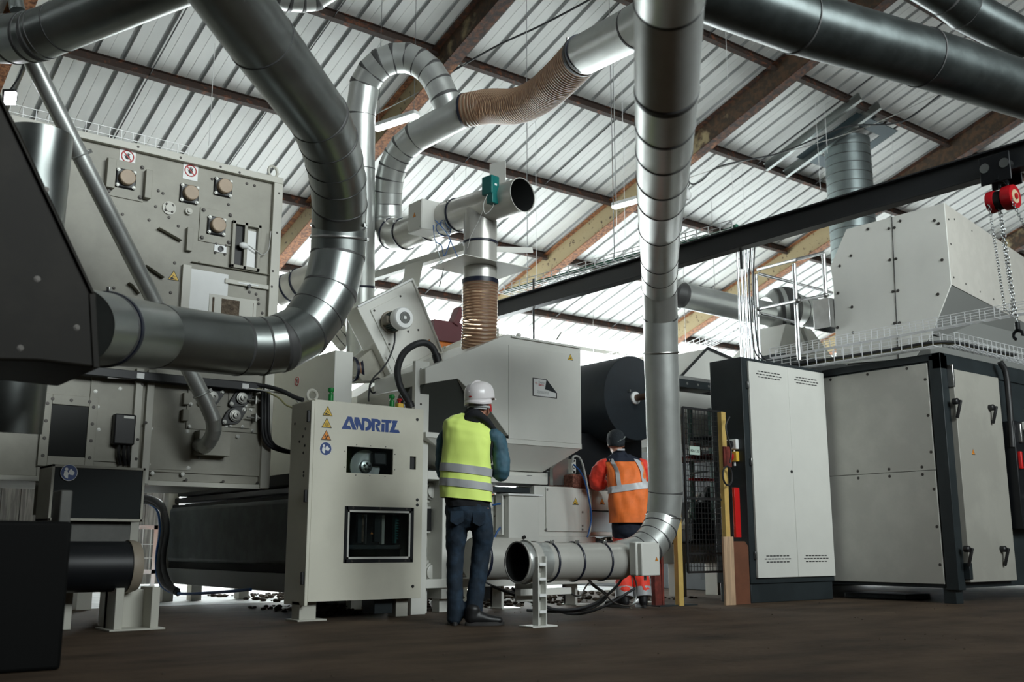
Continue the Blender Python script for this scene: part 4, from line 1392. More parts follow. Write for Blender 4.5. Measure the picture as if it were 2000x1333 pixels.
# fat black hose arching
t = thing('conduit_hose', at(801, 793, y=YA + .1), 'fat black hose arching from the top of the press to the white hopper', 'hose')
P = [(800, 796, 7.8), (796, 782, 7.8), (782, 757, 7.8), (776, 725, 7.85), (786, 694, 7.9), (806, 676, 7.95), (828, 670, 7.95), (845, 680, 7.95), (855, 704, 7.95)]
MB().sweep(catmull([at(a, b, y=y) for a, b, y in P], 6), .032, 18).build('hose_tube', RUB, t, smooth=80)
MB().cyl(at(801, 797, y=7.8), at(798, 786, y=7.8), .045, 18).build('hose_gland', BLK, t, bevel=.004)
MB().cyl(at(851, 692, y=7.95), at(857, 712, y=7.95), .042, 18).build('hose_gland', BLK, t, bevel=.004)

# ------------------------------------------------------------------ fan unit with motor (tilted)
YF = 8.8
t = thing('blower_unit', at(780, 650, y=YF), 'tilted pale square blower plate with an electric motor and white fan cowl', 'blower')
sq = px(YF, (697, 600), (804, 546), (862, 688), (768, 742))
MB().prism(sq, (0, .28, 0)).build('casing', GREYW, t, bevel=.008)
sq2 = px(YF, (722, 606), (790, 572), (842, 690), (778, 724))
MB().prism(sq2, (0, -.015, 0)).build('motor_plate', GREYW, t, bevel=.003)
MB().bar(sq[0] - NY * .01, sq[1] - NY * .01, .03, .02).build('edge_flange', WHT, t, bevel=.003)
MB().bar(sq[1] - NY * .01, sq[2] - NY * .01, .03, .02).build('edge_flange', GREYW, t, bevel=.003)
c = at(762, 630, y=YF - .015)
MB().lathe(c, -NY, [(.115, 0), (.115, .03), (.09, .035)], 32).build('motor_flange', mat('dusty_brown_metal', (.30, .26, .20), .6, var=.4, vscale=12), t)
mot = MB().lathe(c - NY * .03, -NY, [(.085, 0), (.085, .14)], 32).build('motor_body', mat('green_grey_motor', (.035, .06, .05), .4), t)
for k in range(26):
    a = 2 * pi * k / 26
    d = V((cos(a), 0, sin(a)))
    MB().obox(c - NY * .10 + d * .092, d, NY, d.cross(NY), .02, .13, .005).build('cooling_fin', mat('green_grey_motor', (.035, .06, .05), .4), mot, smooth=0)
MB().lathe(c - NY * .17, -NY, [(.108, 0), (.112, .01), (.112, .09), (.10, .105), (.062, .112), (.060, .112)], 40).build('fan_cowl', WHT, t, smooth=40)
MB().lathe(c - NY * .281, -NY, [(.06, 0), (.06, .004)], 32).build('intake_grille', ANTH, t)
for k in range(14):
    MB().torus(c - NY * .286, NY, .008 + .0 * k + (k % 5) * .011, .0016, 24, 4).build('grille_ring', GREYW, t) if k < 5 else None
MB().box(c.x - .015, c.x + .015, c.y - .29, c.y - .284, c.z - .015, c.z + .015).build('grille_boss', WHT, t)
MB().box(c.x - .13, c.x - .07, c.y - .15, c.y - .03, c.z - .05, c.z + .03).build('terminal_box', mat('dusty_brown_metal', (.30, .26, .20), .6), t, bevel=.01)
fcm = Face((0, YF - .0, 0), NX, NZ)
bolts(t, px(YF - .015, (731, 607), (782, 579), (817, 645), (760, 673), (797, 648)), -NY, .008, BOLTD, h=.012)
for (a, b, k) in ((838, 668, 0), (801, 697, 1)):
    c2 = at(a, b, y=YF)
    if k == 1:
        warn_sign(t, fcm, c2.x, c2.z, .07, 'coil')
    else:
        warn_sign(t, fcm, c2.x, c2.z, .06, 'hand', True)
c2 = at(816, 685, y=YF)
manual_sign(t, fcm, c2.x, c2.z, .045)
c2 = at(768, 712, y=YF)
MB().prism(px(YF - .002, (753, 698), (770, 688), (783, 712), (765, 726)), (0, -.004, 0)).build('blank_plate', GREYW, t)
# outlet chute of blower and amber sleeve
MB().prism(px(YF + .1, (700, 702), (738, 672), (762, 718), (768, 742), (708, 745), (700, 732)), (0, .25, 0)).build('outlet_chute', DUSTY, t, bevel=.006)
hose('sleeve_hose', 'short brown corrugated sleeve between the pale box and the blower outlet', [at(688, 722, y=YF + .2), at(696, 722, y=YF + .2), at(706, 721, y=YF + .18)], [.115, .10], .022)
cable('cable', 'thin black cable looping down from the blower motor to a coil', [at(a, b, y=YF - .1) for a, b in ((771, 650), (770, 672), (760, 700), (746, 722), (730, 738), (722, 755), (728, 768), (740, 760), (742, 742), (735, 740), (724, 750), (720, 772), (720, 785))], .009, RUB)

# inclined machine frame under the blower
t = thing('inclined_conveyor_housing', at(780, 760, y=8.8), 'pale sloping machine housing between the press and the blower', 'housing')
MB().prism(px(9.14, (697, 800), (697, 775), (765, 733), (850, 694), (975, 640), (975, 700), (835, 735), (835, 800)), (0, .5, 0)).build('sloping_body', GREY, t, bevel=.006)
MB().bar(at(768, 742, y=9.1), at(905, 672, y=9.1), .035, .10).build('dusty_ledge', DUSTY, t, bevel=.004)
MB().prism(px(8.3, (764, 803), (790, 752), (804, 744), (804, 803)), (0, .02, 0)).build('front_plate', GREY, t, bevel=.003)
MB().box(5.3, 6.8, 9.3, 10.3, .35, 1.75).build('lower_body', ANTH, t, bevel=.01)
for x_ in (5.4, 6.6):
    MB().box(x_, x_ + .12, 9.4, 9.52, 0, .36).build('leg', GREY, t, bevel=.003)
c = at(868, 684, y=9.1)
MB().torus(c, V((.5, -1, 0)), .035, .010, 24, 8).cyl(c - NZ * .03, c - NZ * .10, .012, 8).build('lifting_eye', DUSTY, t)
t = thing('press_column', at(816, 760, y=7.95), 'narrow pale upright plate between the press and the white hopper', 'post')
x0, x1, z0, z1 = rect(7.95, 806, 706, 831, 860)
MB().box(x0, x1, 7.9, 7.95, 0, z1).build('column_plate', GREYW, t, bevel=.003)
bolts(t, px(7.9, (822, 722), (822, 756), (822, 790)), -NY, .008, BOLTD)

# ------------------------------------------------------------------ white hopper box
t = thing('hopper_box', at(1060, 770, y=7.8), 'large pale hopper box with a half-peeled sticker above the two workers', 'hopper')
HY = 7.8
HP = GREYW
prof = px(HY, (831, 720), (992, 653), (1134, 677), (1136, 872), (992, 851), (958, 803), (894, 740), (831, 750))
MB().prism(prof, (0, .92, 0)).build('body', HP, t, bevel=.005)
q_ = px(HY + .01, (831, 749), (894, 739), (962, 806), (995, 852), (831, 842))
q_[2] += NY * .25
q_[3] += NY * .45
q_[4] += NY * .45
MB().prism(q_, (0, .25, 0)).build('chute_underside', mat('chute_shade_tone', (.05, .055, .05), .6), t, bevel=.004)  # underside shade put into the dark colour
z = 1.57
a_, b_ = prof[3].x, at(831, 860, y=HY).x
MB().hexa([(b_, HY, z), (a_, HY, z), (a_, HY + .95, z), (b_, HY + .95, z), ][0:4] + [], 0) if False else None
lo = [(at(905, 918, y=8.0).x, 8.02, 1.33), (at(1062, 920, y=8.0).x, 8.02, 1.33), (at(1062, 920, y=8.0).x, 8.5, 1.33), (at(905, 918, y=8.0).x, 8.5, 1.33)]
MB().hexa(lo + [(b_, HY, z), (a_, HY, z), (a_, HY + .95, z), (b_, HY + .95, z)]).build('funnel', HP, t, bevel=.004)
MB().box(b_, a_, HY - .004, HY + .95, z - .004, z + .045).build('bottom_rim', HP, t, bevel=.003)
d0 = rect(HY, 995, 690, 1131, 862)
x0, x1, z0, z1 = rect(HY, 993, 668, 1131, 868)
MB().box(x0, x1, HY - .008, HY, z0 + .0, z1 - .03).build('door', HP, t, bevel=.002)
MB().prism(px(HY - .02, (1000, 655), (1133, 677), (1133, 681), (1000, 659)), (0, .03, 0)).build('top_flange', HP, t, bevel=.002)
MB().bar(at(1087, 664, y=HY + .1), at(1096, 650, y=HY + .1), .03, .008).build('latch_handle', HP, t)
MB().ball(at(1013, 655, y=HY + .1), .03, .03, .02).build('lifting_lug', HP, t)
fh = Face((0, HY - .008, 0), NX, NZ)
c = at(1114, 699, y=HY - .008)
warn_sign(t, fh, c.x, c.z, .078, 'rollers')
# sticker with its upper right corner folded down
s0 = rect(HY - .008, 1040, 738, 1088, 786)
sx, sz0, sz1, sx1 = s0[0], s0[2] + .035, s0[3], s0[1]
w, h = sx1 - sx, sz1 - sz0
P_ = lambda mb, pts, a, b, mi=0: fh.poly(mb, [(sx + u * w, sz0 + v * h) for u, v in pts], a, b, mi)
mb = MB()
P_(mb, [(0, 0), (1, 0), (1, .28), (.56, 1), (0, 1)], .0003, .0010, 0)
P_(mb, [(.04, .04), (.96, .04), (.96, .30), (.55, .96), (.04, .96)], .0010, .0014, 1)
P_(mb, [(.56, 1), (1, .28), (.50, .45)], .004, .006, 2)
for k in range(8):
    a = 2 * pi * k / 8
    P_(mb, [(.15 + .022 * cos(a - .4), .72 + .03 * sin(a - .4)), (.15 + .022 * cos(a + .4), .72 + .03 * sin(a + .4)), (.15 + .065 * cos(a), .72 + .085 * sin(a))], .0014, .002, 3)
st = mb.build('sticker', [BLKI, WHT, ANTH, REDS], t, smooth=0)


def text(parent, s, face, a, b, size, m, name='lettering', bold=False, squeeze=1.0):
    cu = bpy.data.curves.new(name, 'FONT')
    cu.body = s
    cu.size = size
    cu.extrude = .0004
    cu.offset = size * .02 if bold else 0
    tmp = bpy.data.objects.new('tmp_text', cu)
    COL.objects.link(tmp)
    dg = bpy.context.evaluated_depsgraph_get()
    me = bpy.data.meshes.new_from_object(tmp.evaluated_get(dg))
    bpy.data.objects.remove(tmp)
    o0 = ORG.get(parent.name, V((0, 0, 0)))
    M_ = Matrix((face.u, face.v, face.n)).transposed()
    for v in me.vertices:
        q_ = M_ @ V((v.co.x * squeeze, v.co.y, v.co.z + .0012)) + face.p(a, b) - o0
        v.co = q_
    me.materials.clear()
    me.materials.append(m)
    o = bpy.data.objects.new(name, me)
    COL.objects.link(o)
    o.parent = parent
    ORG[o.name] = o0
    return o


text(st, 'Regio', fh, sx + .24 * w, sz0 + .74 * h, .034, CHAIN)
text(st, 'Beco', fh, sx + .24 * w, sz0 + .60 * h, .034, REDS, bold=True)
text(st, 'TECHNOLOGIE DE', fh, sx + .18 * w, sz0 + .26 * h, .018, CHAIN)
text(st, 'NON TISSES ET DE', fh, sx + .18 * w, sz0 + .18 * h, .018, CHAIN)

# brown steel and orange parts behind the hopper
t = thing('loader_mast', at(830, 640, y=11.0), 'dark red and orange steel machine part glimpsed behind the brown vertical hose', 'machine')
MB().box(*[at(848, 650, y=11).x, at(905, 650, y=11).x], 11, 11.3, at(875, 668, y=11).z, at(875, 627, y=11).z).build('red_crossmember', mat('maroon_steel', (.11, .03, .035), .5), t, bevel=.01)
MB().box(*[at(852, 680, y=11).x, at(900, 680, y=11).x], 11.02, 11.3, 0, at(875, 668, y=11).z).build('orange_body', mat('orange_machine_paint', (.50, .14, .02), .5), t, bevel=.02)
MB().bar(at(884, 636, y=11.05), at(898, 604, y=11.05), .16, .1).build('arm', mat('maroon_steel', (.11, .03, .035), .5), t, bevel=.01)
# ================================================================== lower machinery behind the workers
YL = 8.0
CM = GREYW
t = thing('laying_machine', (5.9, 8.4, 0), 'pale grey machine frame with round bearing housings behind the worker in the yellow vest', 'machine')
# frame section right next to the press
x0, x1, z0, z1 = rect(YL, 826, 935, 868, 1140)
MB().box(x0, x1, YL + .25, YL + .28, z0, z1).build('recessed_side', CM, t, bevel=.003)
MB().box(x1 - .03, x1 + .06, YL, YL + .3, .12, z1 + .03).build('frame_post', CM, t, bevel=.004)
x0b, x1b, _, zb = rect(YL, 826, 920, 1062, 948)
MB().box(x0, x1b, YL - .06, YL + .4, _, zb).build('table_beam', CM, t, bevel=.004)
MB().box(x0, x1b + .6, YL - .02, YL + .3, .22, .30).build('base_rail', CM, t, bevel=.004)
for (a, b) in ((838, 960), (836, 1118)):
    c = at(a, b, y=YL + .25)
    MB().box(c.x - .10, c.x + .10, YL + .22, YL + .25, c.z - .11, c.z + .11).build('bearing_plate', CM, t, bevel=.003)
    hb = MB().lathe((c.x, YL + .22, c.z), -NY, [(.085, 0), (.085, .03), (.07, .04), (.07, .06), (.06, .066)], 30).build('bearing_housing', CM, t)
    bolts(hb, [(c.x + .078 * cos(k * pi / 2 + .8), YL + .19, c.z + .078 * sin(k * pi / 2 + .8)) for k in range(4)], -NY, .008, BOLT)
w_ = rect(YL + .22, 826, 990, 841, 1042)
MB().box(w_[0], w_[1], YL + .2, YL + .25, w_[2], w_[3]).build('window_frame', CM, t, bevel=.003)
MB().box(w_[0] + .01, w_[1] - .012, YL + .19, YL + .2, w_[2] + .02, w_[3] - .02).build('dark_pane', BLK, t)
MB().box(x0 + .02, x0 + .14, YL + .15, YL + .25, at(830, 1092, y=YL).z, at(830, 1090, y=YL).z + .01).build('bracket', CM, t, bevel=.002)
MB().cyl(at(832, 1088, y=YL + .2), at(832, 1062, y=YL + .2), .007, 8).build('adjusting_rod', BOLT, t)
bolts(t, px(YL + .25, (848, 1000), (850, 1045), (848, 1075), (856, 955)), -NY, .012, BOLTD)
for xx in (x0 + .0, x1 - .02):
    MB().box(xx, xx + .10, YL + .05, YL + .17, 0, .22).build('leg', CM, t, bevel=.003)
# middle section panels
x0, x1, z0, z1 = rect(YL, 962, 966, 992, 1075)
MB().box(x0 - .3, x1, YL + .1, YL + .3, .35, z1).build('side_plate', CM, t, bevel=.003)
c = at(972, 1004, y=YL + .1)
warn_sign(t, Face((0, YL + .1, 0), NX, NZ), c.x, c.z, .085, 'hand')
bolts(t, px(YL + .1, (984, 982), (984, 989), (984, 1035), (984, 1041)), -NY, .006, BOLTD)
x0, x1, z0, z1 = rect(YL - .12, 994, 968, 1053, 1046)
MB().box(x0, x1, YL - .12, YL + .1, z0 - .06, z1).build('drive_cover', CM, t, bevel=.004)
MB().box(x0 - .02, x1 + .04, YL - .14, YL + .1, z1, z1 + .018).build('cover_lid', WHT, t, bevel=.003)
MB().box(x0, x1, YL - .02, YL + .2, .30, z0 - .06).build('lower_plate', CM, t, bevel=.003)
MB().lathe((x0 + .17, YL - .12, z0 - .02), -NY, [(.012, 0), (.012, .02), (.018, .024), (.014, .036)], 14).build('cover_knob', BLK, t)
MB().box(x0 - .03, x0 - .005, YL - .05, YL + .05, z0, z1).build('hinge_strip', CM, t, bevel=.002)
x0, x1, z0, z1 = rect(YL, 944, 950, 1030, 964)
MB().box(x0, x1, YL - .04, YL + .3, z0, z1).build('belt_edge', ANTH, t, bevel=.002)
# upper beam with gauge
x0, x1, z0, z1 = rect(YL + .05, 1020, 922, 1070, 946)
MB().box(x0 - .5, x1, YL + .05, YL + .3, z0, z1).build('cross_beam', CM, t, bevel=.003)
c = at(1033, 938, y=YL + .05)
MB().box(c.x - .03, c.x + .03, YL + .03, YL + .05, c.z - .045, c.z + .045).build('gauge_box', BLK, t, bevel=.004)
MB().lathe((c.x, YL + .03, c.z), -NY, [(.02, 0), (.02, .004)], 16).build('gauge_dial', WHT, t)
# right section with warning sticker
x0, x1, z0, z1 = rect(YL - .05, 1066, 950, 1156, 1045)
MB().box(x0 - .14, x1, YL - .04, YL + .6, z0 - .02, z1).build('side_box', CM, t, bevel=.006)
MB().box(x0, x1 - .06, YL - .055, YL - .04, z0 + .03, z1 - .01).build('side_cover', CM, t, bevel=.003)
MB().box(x0 - .2, x1 + .04, YL - .06, YL + .6, z0 - .08, z0 - .02).build('lower_rail', CM, t, bevel=.003)
bolts(t, px(YL - .055, (1069, 957), (1067, 1035), (1138, 960), (1138, 1001), (1138, 1028), (1138, 1035)), -NY, .009, BOLT)
c = at(1124, 981, y=YL - .055)
warn_sign(t, Face((0, YL - .055, 0), NX, NZ), c.x, c.z, .085, 'hand')
# galvanised angle and hollow section
x0, x1, z0, z1 = rect(YL + .15, 1086, 892, 1112, 948)
MB().prism(px(YL + .1, (1080, 915), (1110, 884), (1112, 948), (1080, 948)), (0, .05, 0)).build('galvanised_guard', GALVD, t)
MB().box(x1 - .02, x1 + .07, YL - .02, YL + .5, z0, z0 + .16).build('hollow_section', ANTH, t, bevel=.004)
# right part behind worker in orange
x0, x1, z0, z1 = rect(YL + .1, 1156, 958, 1200, 998)
MB().box(x0, x1 + .5, YL + .1, YL + .5, z0, z1).build('rear_panel', CM, t, bevel=.004)
warn_sign(t, Face((0, YL + .1, 0), NX, NZ), at(1176, 981, y=YL + .1).x, at(1176, 981, y=YL + .1).z, .08, 'hand', True)
x0, x1, z0, z1 = rect(YL + .1, 1150, 998, 1200, 1040)
MB().box(x0, x1 + .4, YL + .15, YL + .5, z0, z1).build('trough_wall', mat('blue_grey_panel', (.38, .41, .43), .45), t, bevel=.01)
MB().box(x0 - .3, x1 + .5, YL + .05, YL + .6, z0 - .04, z0).build('trough_edge', CM, t, bevel=.003)
for x in (6.2, 7.15, 8.0):
    MB().box(x, x + .03, YL + .1, YL + .28, 0, .45).box(x, x + .12, YL + .25, YL + .28, 0, .45).build('leg', CM, t, bevel=.003)
    MB().box(x - .03, x + .2, YL + .05, YL + .3, 0, .012).build('foot', CM, t)
MB().bar((5.45, YL + .4, .25), (8.2, YL + .4, .25), .07, .10).build('cross_member', CM, t, bevel=.003)
# fibre on the belt
mb = MB()
random.seed(3)
a, b = at(1148, 1052, y=YL + .3), at(1262, 1052, y=YL + .3)
for k in range(260):
    q_ = V((a.x + random.random() * (b.x - a.x) * 1.2, YL + .1 + random.random() * .4, a.z - .03 + random.random() * .03))
    mb.ball(q_, .012 + random.random() * .014, n=6, m=4)
tag(mb.build('fibre_clumps', mat('pale_fibre', (.62, .56, .45), .9), None, smooth=80), 'pale fibre clumps spilling on the belt beside the worker in orange', None, None, 'stuff')
MB().box(a.x - .1, b.x + .3, YL + .08, YL + .55, a.z - .06, a.z - .02).build('belt', BLK, t)
# pneumatic box with curved cables
c = at(1117, 912, y=7.75)
t2 = thing('valve_terminal', c, 'small pale connector block with curved cables above the orange-red fibre slab', 'connector')
MB().box(c.x - .025, c.x + .03, 7.72, 7.78, c.z - .07, c.z + .075).build('connector_body', GREYW, t2, bevel=.006)
MB().torus((c.x, 7.718, c.z - .0), NY, .018, .004, 18, 6).build('connector_ring', BLK, t2)
for z_ in (-.055, .055):
    MB().lathe((c.x, 7.72, c.z + z_), -NY, [(.01, 0), (.01, .012)], 12).build('plug', BLK, t2)
cable('cable', 'pale corrugated cable arching from the connector block down in front of the panel', [at(a_, b_, y=7.68) for a_, b_ in ((1118, 905), (1120, 893), (1130, 893), (1138, 908), (1146, 945), (1152, 985), (1153, 1030), (1148, 1048))], .011, CABW)
cable('cable', 'blue cable curving from the connector block down in front of the panel', [at(a_, b_, y=7.66) for a_, b_ in ((1120, 908), (1132, 920), (1142, 940), (1150, 975), (1155, 1010), (1150, 1040), (1147, 1050))], .008, CABB)
cable('cable', 'blue cable looping beside the sticker behind the yellow vest', [at(a_, b_, y=YL - .02) for a_, b_ in ((962, 987), (976, 985), (990, 989), (992, 1004), (984, 1022), (972, 1038), (966, 1052))], .009, CABB)
# fibre slab on the machine
p0, p1 = at(1120, 926, y=7.95), at(1190, 958, y=7.95)
o = MB().box(p0.x, p1.x, 7.95, 8.35, p1.z, p0.z).build('fibre_slab', mat('brown_fibre_slab', (.30, .13, .09), .9, vscale=40, col2=(.14, .05, .035), bump=.6, bscale=70), None, bevel=.02)
tag(o, 'reddish brown fibre slab lying under the arm of the worker in orange', 'slab')
# round duct end behind legs of the first worker
duct('rear_floor_duct', 'pale duct end with dark clamp behind the legs of the yellow-vested worker',
     [(at(925, 1092, y=7.55), .19), (at(960, 1092, y=7.55), .19), (at(1010, 1092, y=7.6), .19)], m=PAINTD, seam=0, clamps=[(.3, .012), ])
# cables lying on the floor below the level duct
for i, P in enumerate(([(1000, 1150), (1060, 1185), (1110, 1192), (1160, 1180), (1200, 1150), (1222, 1120)], [(960, 1145), (1010, 1165), (1050, 1180), (1120, 1200), (1180, 1185), (1240, 1150)],
                       [(1100, 1150), (1130, 1165), (1150, 1140), (1170, 1150), (1200, 1178), (1235, 1182), (1244, 1150), (1236, 1120)], [(930, 1130), (990, 1155), (1030, 1150), (1052, 1132)],
                       [(1140, 1120), (1160, 1145), (1185, 1165), (1150, 1190), (1090, 1195), (1030, 1193)])):
    cable('cable', ['black cable drooping to the floor under the level duct and up to its sensor box', 'black cable sagging along the floor behind the duct stand', 'grey looping cable between the level duct and the boots in orange trousers',
                    'thin black cable hanging behind the duct stand', 'black cable coiling on the floor below the middle of the level duct'][i],
          [at(a_, b_, y=(6.55, 6.7, 6.5, 7.2, 6.6)[i]) for a_, b_ in P], (.012, .012, .007, .008, .012)[i], (RUB, RUB, CHAIN, RUB, RUB)[i])

# ================================================================== drum
c = at(1240, 778, y=8.6)
rd = at(1222, 697, y=8.6).z - c.z + .02
t = thing('drum', (c.x, 9.4, 0), 'big dark cylindrical drum lying behind the white hopper box, with a pale hub', 'drum')
MB().lathe((c.x, 8.6, c.z), NY, [(rd * .985, 0), (rd, .01), (rd, 1.6)], 64).build('shell', DRUMM, t, smooth=40)
MB().lathe((c.x, 8.6, c.z), -NY, [(.075, 0), (.075, .02), (.065, .03)], 30).build('hub_disc', WHT, t)
MB().cyl((c.x, 8.6, c.z), (c.x, 8.3, c.z), .04, 20).build('shaft', mat('brown_shaft_steel', (.16, .10, .07), .4, .7), t)
MB().box(c.x - .12, c.x - .10, 8.56, 8.6, c.z + .06, c.z + .09).build('locating_pin', STEEL, t)
MB().box(c.x - .7, c.x + .55, 9.05, 10.0, .9, c.z - rd + .1).build('cradle', BLACKB, t, bevel=.01)
for x in (c.x - .65, c.x + .42):
    MB().box(x, x + .1, 9.1, 9.2, 0, .95).build('leg', BLACKB, t, bevel=.003)

# ================================================================== pale enclosure behind the guard fence
YE2 = 8.75
t = thing('oven_enclosure', (9.9, 9.5, 0), 'pale panelled enclosure with pitched top behind the wire guard fence', 'enclosure')
pp = px(YE2, (1300, 752), (1327, 750), (1390, 722), (1460, 740), (1460, 860), (1300, 900))
MB().prism(px(YE2 + .02, (1322, 745), (1382, 681), (1462, 716), (1462, 760), (1322, 762)), (0, 1.2, 0)).build('pitched_top', GREYW, t, bevel=.004)
MB().bar(at(1322, 744, y=YE2), at(1382, 680, y=YE2), .02, .03).build('top_edge', BLACKB, t)
MB().bar(at(1382, 680, y=YE2), at(1462, 715, y=YE2), .02, .03).build('top_edge', BLACKB, t)
x0, x1, z0, z1 = rect(YE2, 1322, 764, 1409, 860)
MB().box(x0, x1 + .4, YE2, YE2 + 1.1, z0 - .1, z1).build('front_panel', GREYW, t, bevel=.004)
x0, x1, z0, z1 = rect(YE2 - .1, 1318, 732, 1409, 752)
MB().box(x0, x1 + .1, YE2 - .1, YE2 - .02, z0 - .02, z1 - .0).build('steel_band', STEEL, t, bevel=.003)
MB().box(x0, x1 + .1, YE2 - .12, YE2 - .1, z0 - .10, z0 + .0).build('dark_band', ANTH, t, bevel=.003)
bolts(t, [(x0 + .2 * k, YE2 - .12, z0 - .05) for k in range(5)], -NY, .012, BOLT)
bolts(t, [at(1325 + 9.5 * k, 741 - 10 * k, y=YE2) for k in range(6)], -NY, .012, BOLT)
# machinery in the dark below it
t = thing('roller_stand', (8.6, 8.3, 0), 'green and red steel roller stand with pale idler rolls behind the wire guard fence', 'stand')
for (a, w) in ((1349, .035), (1389, .03), (1400, .03)):
    q_ = at(a, 800, y=8.3)
    MB().box(q_.x, q_.x + w, 8.3, 8.36, .9, q_.z + .02).build('green_post', mat('dusty_green_paint', (.07, .15, .13), .5), t, bevel=.003)
q_, q2 = at(1343, 822, y=8.28), at(1362, 830, y=8.28)
MB().box(q_.x, q2.x - .02, 8.26, 8.3, q2.z, q_.z - .03).build('green_bracket', mat('dusty_green_paint', (.07, .15, .13), .5), t, bevel=.003)
for (b, m_) in ((858, ANTH), (866, GREYW), (872, GREYW)):
    MB().cyl(at(1350, b, y=8.25), at(1408, b - 2, y=8.25), .025, 14).build('idler_roll', m_, t)
MB().prism(px(8.2, (1338, 893), (1416, 884), (1416, 900), (1338, 900)), (0, .5, 0)).build('red_tray', REDD, t, bevel=.004)
MB().bar(at(1338, 898, y=8.18), at(1414, 903, y=8.18), .03, .02).build('pale_bar', GREYW, t)
MB().bar(at(1348, 925, y=8.18), at(1382, 922, y=8.18), .022, .02).build('pale_bar', GREYW, t)
MB().bar(at(1348, 937, y=8.15), at(1398, 938, y=8.15), .05, .03).build('red_bar', REDP, t, bevel=.003)
MB().box(at(1358, 870, y=8.1).x, at(1370, 870, y=8.1).x, 8.1, 8.12, at(1358, 890, y=8.1).z, at(1358, 866, y=8.1).z).build('maroon_plate', REDD, t)
t = thing('chain_drive', (8.8, 8.6, 0), 'dark wheel and pale slanting arm of a machine low behind the wire guard fence', 'machine')
c = at(1388, 975, y=8.5)
MB().lathe(c, -NY, [(.16, 0), (.16, .05), (.08, .06), (.08, .09), (.03, .1)], 30).build('wheel', BLK, t)
MB().torus(c - NY * .1, NY, .06, .008, 24, 6).build('wheel_ring', CHAIN, t)
MB().bar(at(1332, 1035, y=8.4), at(1366, 965, y=8.4), .06, .03).build('slanting_arm', GREY, t, bevel=.003)
MB().box(at(1335, 1, y=8.5).x + .0, at(1412, 960, y=8.5).x, 8.5, 8.9, at(1400, 1050, y=8.5).z, at(1400, 1000, y=8.5).z).build('base_body', BLACKB, t, bevel=.02) if False else None
x0, x1, z0, z1 = rect(8.6, 1328, 1062, 1412, 1100)
MB().box(x0 - .3, x1 + .2, 8.6, 9.0, z0, z1).build('base_beam', GREY, t, bevel=.004)
MB().box(x0 + .2, x1 + .1, 8.55, 9.0, z1, z1 + .5).build('drive_block', BLACKB, t, bevel=.03)
MB().box(x0 + .1, x0 + .2, 8.7, 8.9, 0, z0).build('leg', GREY, t, bevel=.003)
MB().box(x1 - .0, x1 + .1, 8.7, 8.9, 0, z0).build('leg', GREY, t, bevel=.003)

# ================================================================== guard fence with yellow posts
YG = 7.42
t = thing('guard_fence', (8.35, YG, 0), 'black wire mesh guard fence panel between two yellow posts beside the tall duct', 'fence')
fx0, fx1 = at(1340, 1000, y=YG).x, at(1412, 1000, y=YG).x
fz0, fz1 = .33, at(1340, 797, y=YG).z
mb = MB()
n = 12
for i in range(1, n):
    x = fx0 + (fx1 - fx0) * i / n
    mb.bar((x, YG, fz0), (x, YG, fz1), .005)
k = int((fz1 - fz0) / .055)
for i in range(1, k):
    z = fz0 + (fz1 - fz0) * i / k
    mb.bar((fx0, YG, z), (fx1, YG, z), .005)
mb.build('wire_mesh', BLK, t, smooth=0)
for (a, b) in (((fx0, fz0), (fx0, fz1)), ((fx1, fz0), (fx1, fz1))):
    MB().bar((a[0], YG, a[1]), (b[0], YG, b[1]), .022).build('frame_bar', BLK, t)
for z in (fz0, fz1, at(1370, 975, y=YG).z, at(1370, 1082, y=YG).z):
    MB().bar((fx0, YG, z), (fx1, YG, z), .03 if z not in (fz0, fz1) else .022, .022).build('frame_bar', BLK, t)
for (a, zt) in ((1332, at(1332, 795, y=7.38).z), (1416, at(1416, 806, y=7.38).z)):
    q_ = at(a, 1184 if a < 1400 else 880, y=7.36)
    MB().box(q_.x - .035, q_.x + .035, 7.36, 7.42, 0, zt).build('yellow_post', YELP, t, bevel=.004)
MB().box(q_.x + .055, q_.x + .14, 7.3, 7.33, at(1421, 1050, y=7.3).z, at(1421, 952, y=7.3).z).build('red_strip', REDP, t, bevel=.002)
c = at(1349, 880, y=7.38)
MB().box(c.x - .02, c.x + .14, 7.375, 7.385, c.z - .045, c.z + .045).build('paper_tag', mat('pale_green_tag', (.45, .55, .48), .6), t)
text(t, '80x120', Face((c.x - .015, 7.375, c.z - .02), NX, NZ), .005, 0, .045, BLKI, 'handwriting')
c = at(1420, 890, y=7.3)
MB().box(c.x, c.x + .12, 7.34, 7.36, c.z - .12, c.z + .1).build('maroon_plate', REDD, t)
# loops of black cable by the post
t2 = thing('cable_coil', at(1420, 930, y=7.28), 'black cable loop hanging on the right yellow post', 'cable')
c = at(1421, 930, y=7.28)
MB().torus(c, V((.2, -1, 0)), .10, .010, 30, 8, ref=(1, 0, 0)).build('cable_loop', RUB, t2)
MB().sweep(catmull([at(a, b, y=7.27) for a, b in ((1425, 815), (1418, 830), (1420, 850), (1428, 880), (1426, 905))], 6), .009, 8).build('cable_tail', RUB, t2)
